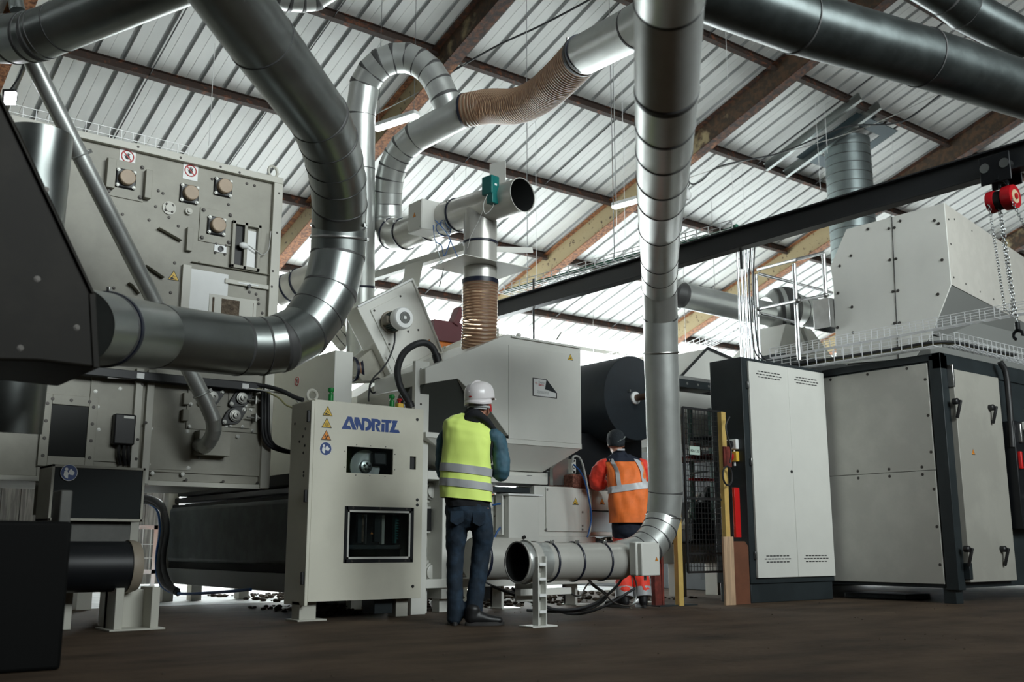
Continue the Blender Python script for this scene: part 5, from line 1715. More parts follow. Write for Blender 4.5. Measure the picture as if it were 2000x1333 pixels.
# rusty stand and slanting pale brace left of the fence
t = thing('rusty_stand', (7.75, 7.47, 0), 'dark red painted post with pale slanting brace right behind the duct elbow', 'stand')
q_ = at(1289, 1185, z=0)
MB().box(q_.x - .06, q_.x + .03, q_.y, q_.y + .06, 0, .42).build('post', REDD, t, bevel=.003)
MB().box(q_.x + .04, q_.x + .07, q_.y, q_.y + .03, 0, .62).build('angle_leg', REDD, t, bevel=.003)
MB().bar((q_.x - .22, q_.y + .05, .03), (q_.x + .42, q_.y + .25, 1.05), .05, .03).build('slanting_brace', GREYW, t, bevel=.003)
MB().box(q_.x - .1, q_.x + .45, q_.y - .1, q_.y + .1, 0, .012).build('base_plate', ANTH, t)

# ================================================================== boards leaning on the cabinet
c0, c1 = at(1417, 1184, y=7.15), at(1434, 1184, y=7.15)
o = MB().box(c0.x, c1.x + .02, 7.14, 7.165, 0, at(1425, 1049, y=7.15).z).build('pine_board', WOOD, None, bevel=.002)
tag(o, 'pale pine board standing upright against the dark side of the grey cabinet', 'board')
x0, x1 = at(1436, 1180, y=7.18).x, at(1467, 1180, y=7.18).x
zz = at(1450, 1058, y=7.18).z
o = MB().prism([(x0, 7.185, 0), (x1, 7.185, 0), (x1, 7.185, zz - .05), (x1 - .05, 7.185, zz), (x0, 7.185, zz)], (0, .018, 0)).build('plywood_sheet', PLY, None, bevel=.001)
tag(o, 'reddish brown plywood sheet with cut corner standing beside the pine board', 'board')

# ================================================================== grey two-door cabinet
CX0, CX1, CY = 8.93, 10.36, 7.25
t = thing('control_cabinet', ((CX0 + CX1) / 2, 7.5, 0), 'tall two-door light grey electrical cabinet with anthracite sides and vent slots', 'cabinet')
MB().box(CX0 - .04, CX1 + .02, CY, CY + .46, .20, 2.66).build('carcass', ANTH, t, bevel=.006)
MB().box(CX0 - .02, CX1, CY + .02, CY + .44, 0, .2).build('plinth', ANTH, t, bevel=.006)
xm = (CX0 + CX1) / 2 + .03
for (a, b) in ((CX0 + .05, xm - .002), (xm + .002, CX1)):
    MB().box(a, b, CY - .03, CY - .002, .26, 2.62).build('door', GREYW, t, bevel=.004)
for z in (.5, 1.5, 2.35):
    MB().box(CX0 + .02, CX0 + .045, CY - .035, CY - .005, z - .04, z + .04).build('hinge', STEEL, t, bevel=.004)
MB().lathe((xm - .03, CY - .03, 1.42), -NY, [(.018, 0), (.018, .006), (.012, .008)], 16).build('door_lock', BLK, t)
for zc, up in ((2.45, 1), (.42, 0)):
    for xa in (CX0 + .17, CX0 + .86):
        mb = MB()
        for r in range(3):
            for k in range(7 if r != 1 else 8):
                x = xa + k * .058 + (.03 if r != 1 else 0)
                mb.box(x, x + .045, CY - .0315, CY - .029, zc + r * .032, zc + r * .032 + .011)
        mb.build('vent_slots', BLK, t, smooth=0)
warn_sign(t, Face((CX0 - .041, CY + .46, 0), -NY, NZ), .13, at(1436, 852, x=CX0 - .04).z, .11, 'fan', True)
for (zc, m_, kx) in ((at(1445, 868, x=CX0 - .04).z, WHT, 0), (at(1448, 892, x=CX0 - .04).z, YEL, 1)):
    yb = CY + .10
    MB().box(CX0 - .09, CX0 - .04, yb - .02, yb + .12, zc - .055, zc + .055).build('switch_box', m_, t, bevel=.008)
    MB().lathe((CX0 - .09, yb + .06, zc), -NX, [(.045, 0), (.045, .03), (.03, .035), (.03, .05)], 20).build('switch_knob', REDS if kx else BLK, t)
    MB().cyl((CX0 - .065, yb + .03, zc - .055), (CX0 - .065, yb + .03, zc - .10), .012, 10).build('cable_gland', WHT, t)
# dark wall segment between enclosure and cabinet
t = thing('dark_riser_panel', (9.6, 8.2, 0), 'dark anthracite machine casing behind the grey cabinet', 'machine')
MB().box(CX0 + .35, 10.35, CY + .5, 8.05, .3, 2.5).build('casing', ANTH, t, bevel=.01)
MB().box(CX0 + .4, 10.3, CY + .55, 8.0, 0, .3).build('plinth', BLACKB, t)

# ================================================================== large panelled container on the right
KX, KY = 10.47, 5.8
CONTP = mat('container_panel_dimmed', (.44, .435, .395), .45, var=.12, vscale=1.5)  # darkened sheet colour stands in for weaker light at this end
t = thing('container', (12.5, 7.0, 0), 'large anthracite-framed container with pale panels and a handled door at the right', 'container')
MB().box(KX + .02, 16.0, KY + .02, 9.4, .16, 2.60).build('body', ANTH, t, bevel=.006)
MB().box(KX, KX + .14, KY, KY + .14, .14, 2.66).build('corner_post', ANTH, t, bevel=.006)
MB().box(KX, 16.0, KY, KY + .1, 2.50, 2.68).build('top_rail', ANTH, t, bevel=.006)
MB().box(KX, KX + .1, KY, 9.4, 2.60, 2.68).build('top_rail', ANTH, t, bevel=.006)
zmid = at(1720, 925, x=KX).z
ya_, yb_ = KY + .16, 7.9
MB().box(KX - .004, KX + .03, ya_, yb_, zmid + .003, 2.58).build('side_panel', CONTP, t, bevel=.002)
MB().box(KX - .004, KX + .03, ya_, yb_, .20, zmid - .003).build('side_panel', CONTP, t, bevel=.002)
bolts(t, [(KX - .004, y, z) for y in (ya_ + .15, ya_ + .55, ya_ + .95) for z in (zmid - .04, zmid + .04)] + [(KX - .004, ya_ + .03, z) for z in (.4, .8, 1.2, 1.6, 2.0, 2.4)] + [(KX - .004, y, 2.55) for y in (6.2, 6.7, 7.2)], -NX, .012, BOLTD)
dx0, dx1 = at(1850, 735, y=KY).x, at(1938, 748, y=KY).x
MB().box(dx0 + .02, dx1 + .03, KY - .06, KY + .02, .22, 2.50).build('door', mat('container_door_dimmed', (.36, .35, .31), .45, var=.12, vscale=1.5), t, bevel=.006)  # door colour darkened further for the weaker light
MB().box(dx0 - .0, dx0 + .03, KY - .07, KY - .0, 2.3, 2.55).build('hinge', STEEL, t, bevel=.006)
MB().box(dx0 + .0, dx0 + .06, KY - .07, KY - .0, .25, .42).build('hinge', ANTH, t, bevel=.006)
for (a, b) in ((1862, 785), (1932, 797), (1884, 1073), (1955, 1073)):
    c = at(a, b, y=KY - .06)
    h = MB().lathe((c.x, KY - .06, c.z), -NY, [(.035, 0), (.035, .05), (.025, .06)], 18).build('door_handle', BLK, t)
    MB().obox((c.x + .012, KY - .11, c.z - .085), NX, V((0, -.3, 1)), V((0, 1, .3)), .03, .2, .03).build('grip', BLK, h, bevel=.008)
c = at(1901, 884, y=KY - .06)
warn_sign(t, Face((0, KY - .06, 0), NX, NZ), c.x, c.z, .075, 'bolt', True)
for (x, y) in ((KX + .02, KY + .05), (KX + .02, 8.9), (13.4, KY + .05)):
    MB().box(x, x + .14, y, y + .14, 0, .16).build('foot', ANTH, t, bevel=.003)
MB().box(KX + .3, KX + .8, 6.6, 7.4, .0, .06).build('loose_plinth_bar', ANTH, t, bevel=.01)
# control gear on the container to the right of the door
t = thing('control_gear', (12.3, KY, 1.3), 'dark control gear with valves and a red tag on the container, right of its door', 'panel')
x0 = dx1 + .06
MB().box(x0 + .02, x0 + .9, KY - .16, KY - .002, .78, 2.0).build('panel_housing', BLACKB, t, bevel=.01)
for k, (fx, fz, w, h, m_) in enumerate(((.10, 1.75, .05, .22, STEEL), (.22, 1.9, .08, .1, GREYW), (.3, 1.55, .1, .12, CHAIN), (.05, 1.45, .04, .2, REDP), (.26, 1.28, .08, .06, CHAIN), (.4, 1.7, .1, .1, BLUEB), (.42, 1.95, .06, .04, STEEL), (.16, 1.12, .06, .05, GREYW))):
    MB().box(x0 + fx, x0 + fx + w, KY - .2 - .01 * (k % 3), KY - .15, fz, fz + h).build('valve_block', m_, t, bevel=.012)
MB().ball((x0 + .27, KY - .2, 2.12), .04, .03, .04).build('gauge', STEEL, t)
MB().sweep(catmull([(x0 - .03, KY - .1, 2.68), (x0 + .04, KY - .12, 2.55), (x0 + .05, KY - .12, 2.2), (x0 + .03, KY - .12, 1.7)], 8), .035, 12).build('cable_conduit', BLK, t)

# ================================================================== extraction hood on top of the container
HX, HYF = 10.95, 5.86
t = thing('extraction_hood', (12.5, 7.0, 2.68), 'large pale riveted sheet metal hood standing on the container at the right', 'hood')
zt, zs = at(1849, 395, x=HX).z, at(1860, 555, x=HX).z
L = [at(a, b, x=HX) for a, b in ((1849, 395), (1860, 555), (1820, 652), (1785, 700), (1634, 712), (1628, 560), (1622, 520), (1653, 448))]
L[0].y = L[1].y = HYF
mb = MB().prism(L, (.02, 0, 0))
mb.build('side_sheet', GREYW, t, bevel=.002)
mb = MB()
mb.prism([V((HX + .02, HYF, zt)), V((HX + .02, HYF, zs)), V((16.0, HYF + .9, zs)), V((16, HYF + .9, zt))], (0, .02, 0))
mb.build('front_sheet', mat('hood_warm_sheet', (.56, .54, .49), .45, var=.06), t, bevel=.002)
MB().prism([V((HX + .01, HYF + .01, zs)), L[2] + V((.01, 0, 0)), V((16, L[2].y + .9, L[2].z)), V((16, HYF + .9, zs))], (0, .01, .02)).build('sloping_underside', mat('hood_shaded_sheet', (.20, .205, .195), .5), t)  # shade under the hood put into this sheet colour, base box too
MB().box(HX + .03, 16, L[2].y + .05, 7.3, 2.68, 3.3).build('base_box', mat('hood_shaded_sheet', (.20, .205, .195), .5), t, bevel=.004)
MB().box(HX + .03, 16, 7.0, 7.3, 3.0, zt - .35).build('rear_box', GREYW, t)
MB().bar(at(1742, 424, x=HX - .002), at(1755, 706, x=HX - .002), .012, .004).build('panel_joint', BLK, t)
bolts(t, [at(a, b, x=HX) for a, b in ((1662, 500), (1664, 600), (1666, 650), (1636, 640), (1637, 573), (1695, 448), (1736, 447), (1747, 445), (1738, 508), (1750, 506), (1744, 570), (1754, 568), (1747, 632), (1757, 631), (1833, 437), (1840, 508), (1832, 575), (1758, 432), (1825, 431), (1640, 520))], -NX, .013, BOLTD, h=.015)
bolts(t, [V((HX + a, HYF + a * .18, zs + b)) for a, b in ((.1, .1), (.5, .1), (1.0, .1), (1.5, .1), (.1, .5), (.3, .85), (.9, .85), (.1, .8))], -NY, .012, BOLTD, h=.01)
# stainless box beside the hood
q0 = at(1590, 583, x=HX - .05)
t = thing('junction_box', (HX, q0.y, q0.z), 'small brushed steel box fixed to the left edge of the extraction hood', 'box')
MB().box(HX - .1, HX + .25, at(1622, 640, x=HX - .1).y, at(1590, 640, x=HX - .1).y, at(1600, 643, x=HX - .1).z, at(1600, 585, x=HX - .1).z).build('enclosure', STEEL, t, bevel=.004)
# spiral duct to the roof
p = at_roof(1657, 235)
ztop = p.z
sx_, sy_ = at(1659, 350, d=17.8).x, at(1659, 350, d=17.8).y
pts = [(V((sx_, sy_, 4.9)), .385)] + [(V((sx_, sy_, 4.9 + (roof_z(sy_) - 4.95) * k / 16)), .385) for k in range(1, 17)]
duct('spiral_duct', 'wide upright spiral duct passing through the roof above the extraction hood', pts, seam=.012, m=mat('dull_spiral_sheet', (.30, .35, .35), .4, .85, var=.1), clamps=[])
duct('stack_base', 'pale lower section of the spiral duct, flanged, just left of the extraction hood', [(V((sx_ - .02, sy_, 4.1)), .30), (V((sx_, sy_, 4.55)), .36), (V((sx_, sy_, 4.92)), .40)], m=PAINTD, seam=.02, n=40)
t = thing('roof_flashing', (sx_, sy_, roof_z(sy_) - .1), 'dark square flashing plate round the spiral duct at the roof', 'flashing')
zz = lambda y_: roof_z(y_) - .1
mb = MB()
for (a, b, c_, d) in ((-.62, -.40, -.62, .62), (.40, .62, -.62, .62), (-.4, .4, -.62, -.4), (-.4, .4, .4, .62)):
    mb.prism([(sx_ + a, sy_ + c_, zz(sy_ + c_)), (sx_ + b, sy_ + c_, zz(sy_ + c_)), (sx_ + b, sy_ + d, zz(sy_ + d)), (sx_ + a, sy_ + d, zz(sy_ + d))], (0, 0, .01))
mb.build('flashing_plate', mat('blue_black_sheet', (.03, .05, .06), .4, .5), t, smooth=0)
for dx_ in (-1.0, -.45):
    o_ = MB()
    xx = sx_ + dx_
    ibeam(o_, (xx, sy_ - .95, zz(sy_ - .95) - .04), (xx, sy_ + 1.0, zz(sy_ + 1.0) - .04), .14, .07, .006, .006, up=tilt)
    tag(o_.build('trimmer_beam', GALVD, None, smooth=0), ['bluish galvanised beam under the roof, farther left of the spiral duct', 'bluish galvanised beam under the roof, right beside the spiral duct'][dx_ > -.6], 'beam')

# ducts far behind the rail
duct('cross_duct', 'bare galvanised duct running level behind the tall duct toward the guard rail', [D(1290, 565, 13.8, .18), D(1332, 577, 13.6, .172), D(1452, 604, 14.2, .172), D(1500, 613, 14.5, .172)], m=GALV)
duct('reducer_duct', 'wide galvanised reducer and duct seen through the guard rail', [D(1494, 606, 14.9, .19), D(1516, 607, 15.0, .32), D(1532, 605, 15.0, .33), D(1560, 608, 15.2, .23), D(1650, 622, 15.6, .22)], m=GALV, seam=.02)
t = thing('outlet_hopper', at(1530, 675, d=15), 'pale sheet metal transition below the wide reducer behind the wire tray', 'hopper')
c = at(1535, 668, d=14.9)
MB().hexa([c + V(p) for p in ((-.75, -.4, -.35), (.7, -.4, -.35), (.7, .5, -.35), (-.75, .5, -.35), (-.25, -.2, .2), (.35, -.2, .2), (.35, .3, .2), (-.25, .3, .2))]).build('transition', GREYW, t, bevel=.006)
MB().box(c.x - .9, c.x + 1.1, c.y - .6, c.y + .6, c.z - .75, c.z - .35).build('base_box', ANTH, t, bevel=.01)
MB().bar(at(1567, 640, d=14.5), at(1587, 690, d=14.5), .07, .05).build('brace', GREYW, t, bevel=.004)
# roof duct of platform: base body carrying these
t = thing('rear_oven', (11.6, 10.8, 0), 'dark grey oven body rising just above the wire cable trays behind the container', 'machine')
MB().box(10.9, 14.5, 9.6, 12.8, 0, at(1540, 700, d=14.5).z - .05).build('body', ANTH, t, bevel=.01)

# guard rail
t = thing('guard_rail', at(1545, 700, d=13), 'bright aluminium tube guard rail on the platform left of the extraction hood', 'railing')
GP = [at(1484, 705, d=13.0), at(1560, 700, d=12.6), at(1608, 585, d=12.9)]
def post(a0, b0, a1, b1, d):
    p, q_ = at(a0, b0, d=d), at(a1, b1, d=d)
    q_ = V((p.x, p.y, q_.z))
    MB().cyl(p, q_, .026, 14).build('post', ALU, t)
    return p, q_
a1_, b1_ = post(1484, 708, 1480, 528, 13.0)
a2_, b2_ = post(1561, 703, 1556, 505, 12.3)
a3_, b3_ = post(1613, 578, 1608, 492, 12.5)
a4_, b4_ = post(1557, 640, 1553, 540, 14.0)
zr = lambda p, z: V((p.x, p.y, z))
for (p, q_, f) in ((a1_, a2_, .0), (a2_, a3_, .0)):
    pass
r1, r2, r3 = at(1480, 527, d=13.0), at(1556, 507, d=12.3), at(1608, 494, d=12.5)
m1, m2, m3 = at(1482, 604, d=13.0), at(1558, 588, d=12.3), at(1612, 577, d=12.5)
for (p, q_) in ((r1, r2), (r2, r3), (m1, m2), (m2, m3), (at(1482, 535, d=13.0), at(1625, 572, d=14.6)), (at(1484, 612, d=13.0), at(1553, 630, d=14.0))):
    MB().cyl(p, q_, .02, 12).build('rail', ALU, t)
for p in (m1, m2, m3):
    MB().ball(p, .045, .045, .03).build('rail_clamp', STEEL, t)

# vertical conduits on the cabinet
for i, (a, m_, r) in enumerate(((1449, ALU, .013), (1456, ALU, .013), (1463, ALU, .016), (1470, ALU, .013), (1478, ALU, .011), (1466, RUB, .008), (1474, RUB, .008))):
    y_ = 7.66 if i < 5 else 7.64
    p, q_ = at(a, 708, y=y_), at(a, 483, y=y_)
    if i < 5:
        q_ = V((p.x, p.y, q_.z))
        cable('conduit', ['slim bright steel conduit behind the grey cabinet, leftmost of the bundle', 'slim bright steel conduit behind the grey cabinet, second from the left', 'thicker bright steel conduit in the middle of the bundle behind the grey cabinet', 'slim bright steel conduit behind the grey cabinet, fourth from the left', 'slimmest bright steel conduit behind the grey cabinet, rightmost of the bundle'][i], [V((p.x, p.y, 2.655)), p.lerp(q_, .5), q_], r, m_, cat='conduit', group='upright conduits behind the grey cabinet')
    else:
        cable('cable', ['black cable hanging along the conduit bundle, left one', 'black cable hanging along the conduit bundle, right one'][i - 5],
              [q_ + V((0, 0, 0)), at(a - 3, 560, y=y_), at(a + 2, 640, y=y_), at(a + 10, 690, y=7.5), at(a + 40, 712, y=7.6), at(a + 90, 716, y=7.5)], r, m_)

# ================================================================== wire trays
def wire_tray(name, label, a, b, w, h, step=.1, m=WIRE, group=None, wr=.0038):
    a, b = V(a), V(b)
    n_ = (b - a).normalized()
    s = n_.cross(NZ).normalized()
    L_ = (b - a).length
    t_ = thing(name, a, label, 'cable tray', group)
    mb = MB()
    k = int(L_ / step)
    for i in range(k + 1):
        q_ = a + n_ * (i * L_ / k)
        for (p, r_) in ((q_ - s * w / 2 + NZ * h, q_ - s * w / 2), (q_ - s * w / 2, q_ + s * w / 2), (q_ + s * w / 2, q_ + s * w / 2 + NZ * h)):
            mb.bar(p, r_, wr * 2)
    for (u_, v_) in ((-.5, 1), (-.5, .5), (-.5, 0), (-.25, 0), (0, 0), (.25, 0), (.5, 0), (.5, .5), (.5, 1)):
        mb.bar(a + s * w * u_ + NZ * h * v_, b + s * w * u_ + NZ * h * v_, wr * 1.6)
    mb.build('wire_basket', m, t_, smooth=0)
    return t_


zA = 2.74
wire_tray('wire_tray', 'bright wire cable tray along the top edge of the container side, above the grey cabinet', (10.34, 8.6, zA - .02), (10.34, 5.75, zA - .02), .16, .16, .12)
wire_tray('wire_tray', 'wire cable tray along the container front above its handled door', (10.5, 5.70, zA - .0), (14.0, 5.70, zA), .14, .14, .10)
wire_tray('wire_tray', 'wire cable tray running level in front of the extraction hood toward the chain hoist', at(1510, 700, x=10.62), at(2040, 606, x=10.62), .12, .12, .16, wr=.004)
wire_tray('wire_tray', 'wire cable tray with green cables lying along the top of the black monorail beam', at(985, 575, x=7.35), at(1445, 450, x=7.35), .22, .08, .14)
wire_tray('wire_tray', 'distant wire cable tray hanging level behind the tall duct, left of the conduits', at(1310, 705, x=14), at(1450, 645, x=14) + V((0, 0, 0)), .3, .14, .14)
wire_tray('wire_tray', 'distant wire cable tray above the dark drum', at(1130, 722, x=13.2), at(1262, 690, x=13.2), .3, .12, .12)
for i, (dx_, dz_, m_) in enumerate(((-.04, .02, RUB), (0, .015, CABY), (.05, .02, RUB))):
    cable('cable', ['black cable lying in the tray above the grey cabinet, nearest the hood', 'olive cable lying in the tray above the grey cabinet', 'black cable lying in the tray above the grey cabinet, nearest the cabinet'][i],
          [(10.34 + dx_, 8.5, zA + dz_), (10.34 + dx_, 7.4, zA + dz_ + .01), (10.34 + dx_, 6.4, zA + dz_), (10.36 + dx_, 5.82, zA + dz_ + .01), (10.6, 5.70 + dx_, zA + dz_ + .02), (11.2, 5.7 + dx_, zA + dz_ + .02), (11.9, 5.7 + dx_, zA + dz_ + .03)], .016, m_)
cable('cable', 'green cable lying in the wire tray on the monorail beam', [at(a, b, x=7.35) + V((0, 0, .03)) for a, b in ((985, 575), (1200, 515), (1400, 463), (1440, 448))], .025, mat('dull_green_cable', (.03, .14, .09), .5))
for (a, b) in ((1042, 545), (1445, 450)):
    q_ = at(a, b, x=7.02)
    cable('tray_hanger', 'dark strap hanging over the monorail beam ' + ('near the brown vertical hose' if a < 1200 else 'above the conduit bundle'), [q_, q_ - NZ * .12, q_ - NZ * .35 + V((0, 0, 0)), q_ - NZ * (.9 if a < 1200 else .3)], .012, BLK, cat='strap')

# ================================================================== monorail beam and chain hoist
BXm = 6.95
zb1 = at(1247, 525, x=BXm).z
t = thing('monorail_beam', (BXm, 5, zb1), 'long black steel monorail beam crossing under the roof behind the tall duct', 'beam')
ya_, yb_ = at(2090, 300, x=BXm).y, at(945, 610, x=BXm).y
mb = MB()
ibeam(mb, (BXm, ya_, zb1), (BXm, yb_, zb1), .19, .11, .014, .012, mf=0)
mb.build('i_section', mat('monorail_paint', (.018, .020, .023), .4), t, smooth=0, bevel=.002)
for y_ in (ya_ + .1, at(952, 600, x=BXm).y):
    MB().bar((BXm, y_, 0), (BXm, y_, zb1 - .095), .09, .09).build('support_post', BLACKB, t)
cy = at(1958, 345, x=BXm).y
c = V((BXm, cy, zb1 - .09))
t = thing('chain_hoist', c, 'red manual chain hoist hanging from a trolley on the monorail beam', 'hoist')
MB().box(c.x - .085, c.x - .07, c.y - .10, c.y + .12, c.z - .08, c.z + .13).build('trolley_plate', BLACKB, t, bevel=.01)
MB().box(c.x + .07, c.x + .085, c.y - .10, c.y + .12, c.z - .08, c.z + .13).build('trolley_plate', BLACKB, t, bevel=.01)
for y_ in (-.06, .08):
    MB().cyl((c.x - .09, c.y + y_, c.z + .045), (c.x - .02, c.y + y_, c.z + .045), .035, 18).build('trolley_wheel', CHAIN, t)
MB().bar((c.x - .09, c.y, c.z - .05), (c.x + .09, c.y, c.z - .05), .025).build('trolley_axle', BLACKB, t)
MB().torus((c.x, c.y, c.z - .085), NX, .028, .01, 18, 8).build('suspension_hook', BLACKB, t)
hc = V((c.x, c.y + .0, c.z - .185))
RP = mat('hoist_red', (.50, .008, .015), .3)
MB().lathe(hc + NY * .055, NY, [(.045, -.004), (.075, .0), (.08, .02), (.08, .05), (.055, .055)], 32).build('hand_wheel', RP, t, smooth=40)
MB().lathe(hc + NY * .01, NY, [(.07, .0), (.07, .05)], 24).build('chain_guide', BLK, t, smooth=40)
MB().lathe(hc + NY * -.075, NY, [(.085, .0), (.088, .02), (.085, .07), (.06, .085)], 32).build('gear_housing', RP, t, smooth=40)
MB().lathe(hc + NY * -.075, -NY, [(.05, 0), (.05, .003), (.022, .004), (.022, .012), (.01, .014)], 28, mis=[0, 0, 1, 1]).build('wheel_badge', [mat('hoist_cream_badge', (.65, .5, .32), .5), RP], t)


def chain(P, link=.016, wire=.0032, parent=None, name='chain'):
    pts = [V(p) for p in P]
    L_ = [0]
    for a, b in zip(pts, pts[1:]):
        L_.append(L_[-1] + (b - a).length)
    step = link * 1.45
    mb = MB()
    n_ = int(L_[-1] / step)
    for i in range(n_):
        s = (i + .5) * step
        j = max(k for k in range(len(L_)) if L_[k] <= s)
        j = min(j, len(pts) - 2)
        q_ = pts[j].lerp(pts[j + 1], (s - L_[j]) / (L_[j + 1] - L_[j]))
        d = (pts[j + 1] - pts[j]).normalized()
        u, v, w = frame_from(d, V((1, .3, 0)))
        ax = u if i % 2 else v
        e = w.cross(ax)
        ring = []
        for k in range(12):
            a = 2 * pi * k / 12
            ring.append(q_ + w * (link * sin(a)) + e * (link * .6 * cos(a)))
        vs_ = []
        for k in range(12):
            p = ring[k]
            o_ = (p - q_).normalized()
            vs_ += [p + o_ * wire, p + ax * wire, p - o_ * wire, p - ax * wire]
        fs_ = [(k * 4 + m, k * 4 + (m + 1) % 4, ((k + 1) % 12) * 4 + (m + 1) % 4, ((k + 1) % 12) * 4 + m) for k in range(12) for m in range(4)]
        mb.add(vs_, fs_)
    return mb.build(name, CHAIN, parent, smooth=60)


zh = at(1977, 640, x=BXm).z
chain([hc + V((-.02, .03, -.05)), V((hc.x, hc.y + .0, zh + .02))], .018, .0036, t, 'load_chain')
chain([hc + V((-.07, .08, -.02)), V((hc.x - .06, hc.y + .045, zh + .12)), V((hc.x - .05, hc.y + .0, zh + .08)), V((hc.x + .03, hc.y + .035, zh + .2)), hc + V((.07, .08, -.05))], .014, .0028, t, 'hand_chain')
chain([hc + V((-.06, -.07, -.03)), V((hc.x - .02, hc.y - .2, hc.z - .45)), V((hc.x, hc.y - .3, hc.z - .6)), V((hc.x + .1, hc.y - .42, hc.z - .4))], .014, .0028, t, 'hand_chain')
k0 = V((hc.x, hc.y, zh))
MB().cyl(k0 + NZ * .03, k0 - NZ * .02, .018, 14).build('hook_swivel', BLACKB, t)
MB().torus(k0 - NZ * .06, NX, .032, .011, 24, 8, a0=R(-150), a1=R(110), ref=(0, 0, 1)).build('hook', BLACKB, t)

# ================================================================== lamps and cables under the roof
def tube_lamp(a, b, c_, d_, dd, label):
    p, q_ = at(a, b, d=dd), at(c_, d_, d=dd - .4)
    q_.z = p.z
    t_ = thing('strip_light', p, label, 'ceiling light', None)
    MB().bar(p + NZ * .03, q_ + NZ * .03, .11, .05).build('lamp_housing', WHT, t_, bevel=.01)
    MB().bar(p - NZ * .01, q_ - NZ * .01, .09, .04).build('lit_diffuser', LAMP, t_, bevel=.015)
    for s in (.08, .92):
        w_ = p.lerp(q_, s)
        MB().cyl(w_ + NZ * .05, V((w_.x, w_.y, roof_z(w_.y) + .07)), .004, 6).build('suspension_wire', CHAIN, t_)


tube_lamp(733, 252, 815, 219, 12.5, 'lit strip light hanging under the roof between the gooseneck duct and the diagonal duct')
tube_lamp(1198, 405, 1262, 398, 14.5, 'lit strip light hanging under the roof just left of the tall duct')
p = at(1341, 378, d=12)
t = thing('pendant_lamp', p, 'small white pendant lamp on a looped black cable right of the tall duct', 'lamp')
MB().lathe(p, -NZ, [(.02, -.06), (.03, -.03), (.06, .0), (.055, .05), (.03, .08)], 20).build('lamp_globe', WHT, t)
MB().sweep(catmull([p + NZ * .05, p + V((.05, 0, .12)), p + V((.02, 0, .17)), p + V((-.03, 0, .14))], 6), .006, 6).build('lamp_cable', BLK, t)
cable('cable', 'slack pair of black cables under the roof between the tall duct and spiral duct', [at_roof(a, b, -.35) for a, b in ((1340, 348), (1352, 360), (1372, 352), (1395, 330), (1440, 316), (1520, 300), (1600, 268), (1660, 246), (1760, 238), (1840, 182))], .014, RUB)
cable('cable', 'thin grey wire strung under the roof past the top of the spiral duct', [at_roof(a, b, -.3) for a, b in ((1330, 352), (1440, 318), (1560, 290), (1700, 245), (1845, 178))], .008, CABW)
cable('cable', 'dark cable strung under the roof from the gooseneck duct to the top edge', [at_roof(a, b, -.3) for a, b in ((880, 142), (920, 118), (980, 85), (1060, 48), (1150, 0), (1180, -20))], .014, RUB)
cable('cable', 'thin grey wire strung under the roof above the strip light', [at_roof(a, b, -.3) for a, b in ((730, 225), (800, 190), (870, 150), (910, 122))], .007, CABW)
for i, (a, b0, b1) in enumerate(((420, 85, 285), (887, 310, 355), (910, 320, 350), (1046, 200, 560), (1198, 130, 470), (1214, 150, 465), (1417, 60, 170), (1428, 300, 395), (1450, 330, 425), (1592, 200, 370), (1610, 205, 300), (1740, 250, 340))):
    p = at_roof(a, b0, .08)
    q_ = at(a + (b1 - b0) * (1000 - a) * -.0001, b1, x=p.x)
    q_ = V((p.x, p.y, q_.z))
    o_ = MB().cyl(p, q_, .004, 6).build('hanger_wire', WHT, None)
    tag(o_, ['thin wire hanging from the roof above the left machine', 'thin wire hanging below the diagonal duct, left of a pair', 'thin wire hanging below the diagonal duct, right of a pair', 'long thin wire hanging right of the T piece opening',
             'long thin wire left of the tall duct, left of a pair', 'long thin wire left of the tall duct, right of a pair', 'thin wire just right of the tall duct near the top', 'thin wire above the wire tray end, left of a pair',
             'thin wire above the wire tray end, right of a pair', 'thin wire just left of the spiral duct, longer one', 'thin wire just left of the spiral duct, shorter one', 'thin wire hanging right of the spiral duct'][i], 'wire', 'thin wires hanging from the roof')

# ================================================================== dirt on the floor
def heap(name, label, x0_, x1_, y0_, y1_, n_, hmax, m, seed, sz=(.008, .03)):
    random.seed(seed)
    mb = MB()
    for k in range(n_):
        x, y = random.uniform(x0_, x1_), random.uniform(y0_, y1_)
        e = max(0, 1 - ((x - (x0_ + x1_) / 2) / ((x1_ - x0_) / 2)) ** 2) * max(0, 1 - ((y - (y0_ + y1_) / 2) / ((y1_ - y0_) / 2)) ** 2)
        s = random.uniform(*sz)
        mb.ball((x, y, s * .3 + random.random() * hmax * e), s * random.uniform(.8, 1.6), s, s * .6, n=6, m=4, rot=Matrix.Rotation(random.random() * 6, 3, 'Z'))
    tag(mb.build(name, m, None, smooth=80), label, 'debris', None, 'stuff')


DIRT = mat('brown_dirt', (.10, .075, .055), .95, var=.5, vscale=20)
heap('fibre_waste', 'brown fibre waste heaped on the floor beside the press leg', 4.3, 6.2, 8.2, 9.9, 300, .03, DIRT, 5, (.008, .025))
heap('floor_crumbs', 'brown crumbs scattered on the floor beneath the machine behind the workers', 5.0, 9.2, 8.2, 12.5, 900, .05, DIRT, 8, (.01, .04))
heap('floor_dust', 'sparse crumbs scattered over the open floor', 1.5, 10.5, 3.0, 8.0, 70, .0, DIRT, 9, (.003, .009))
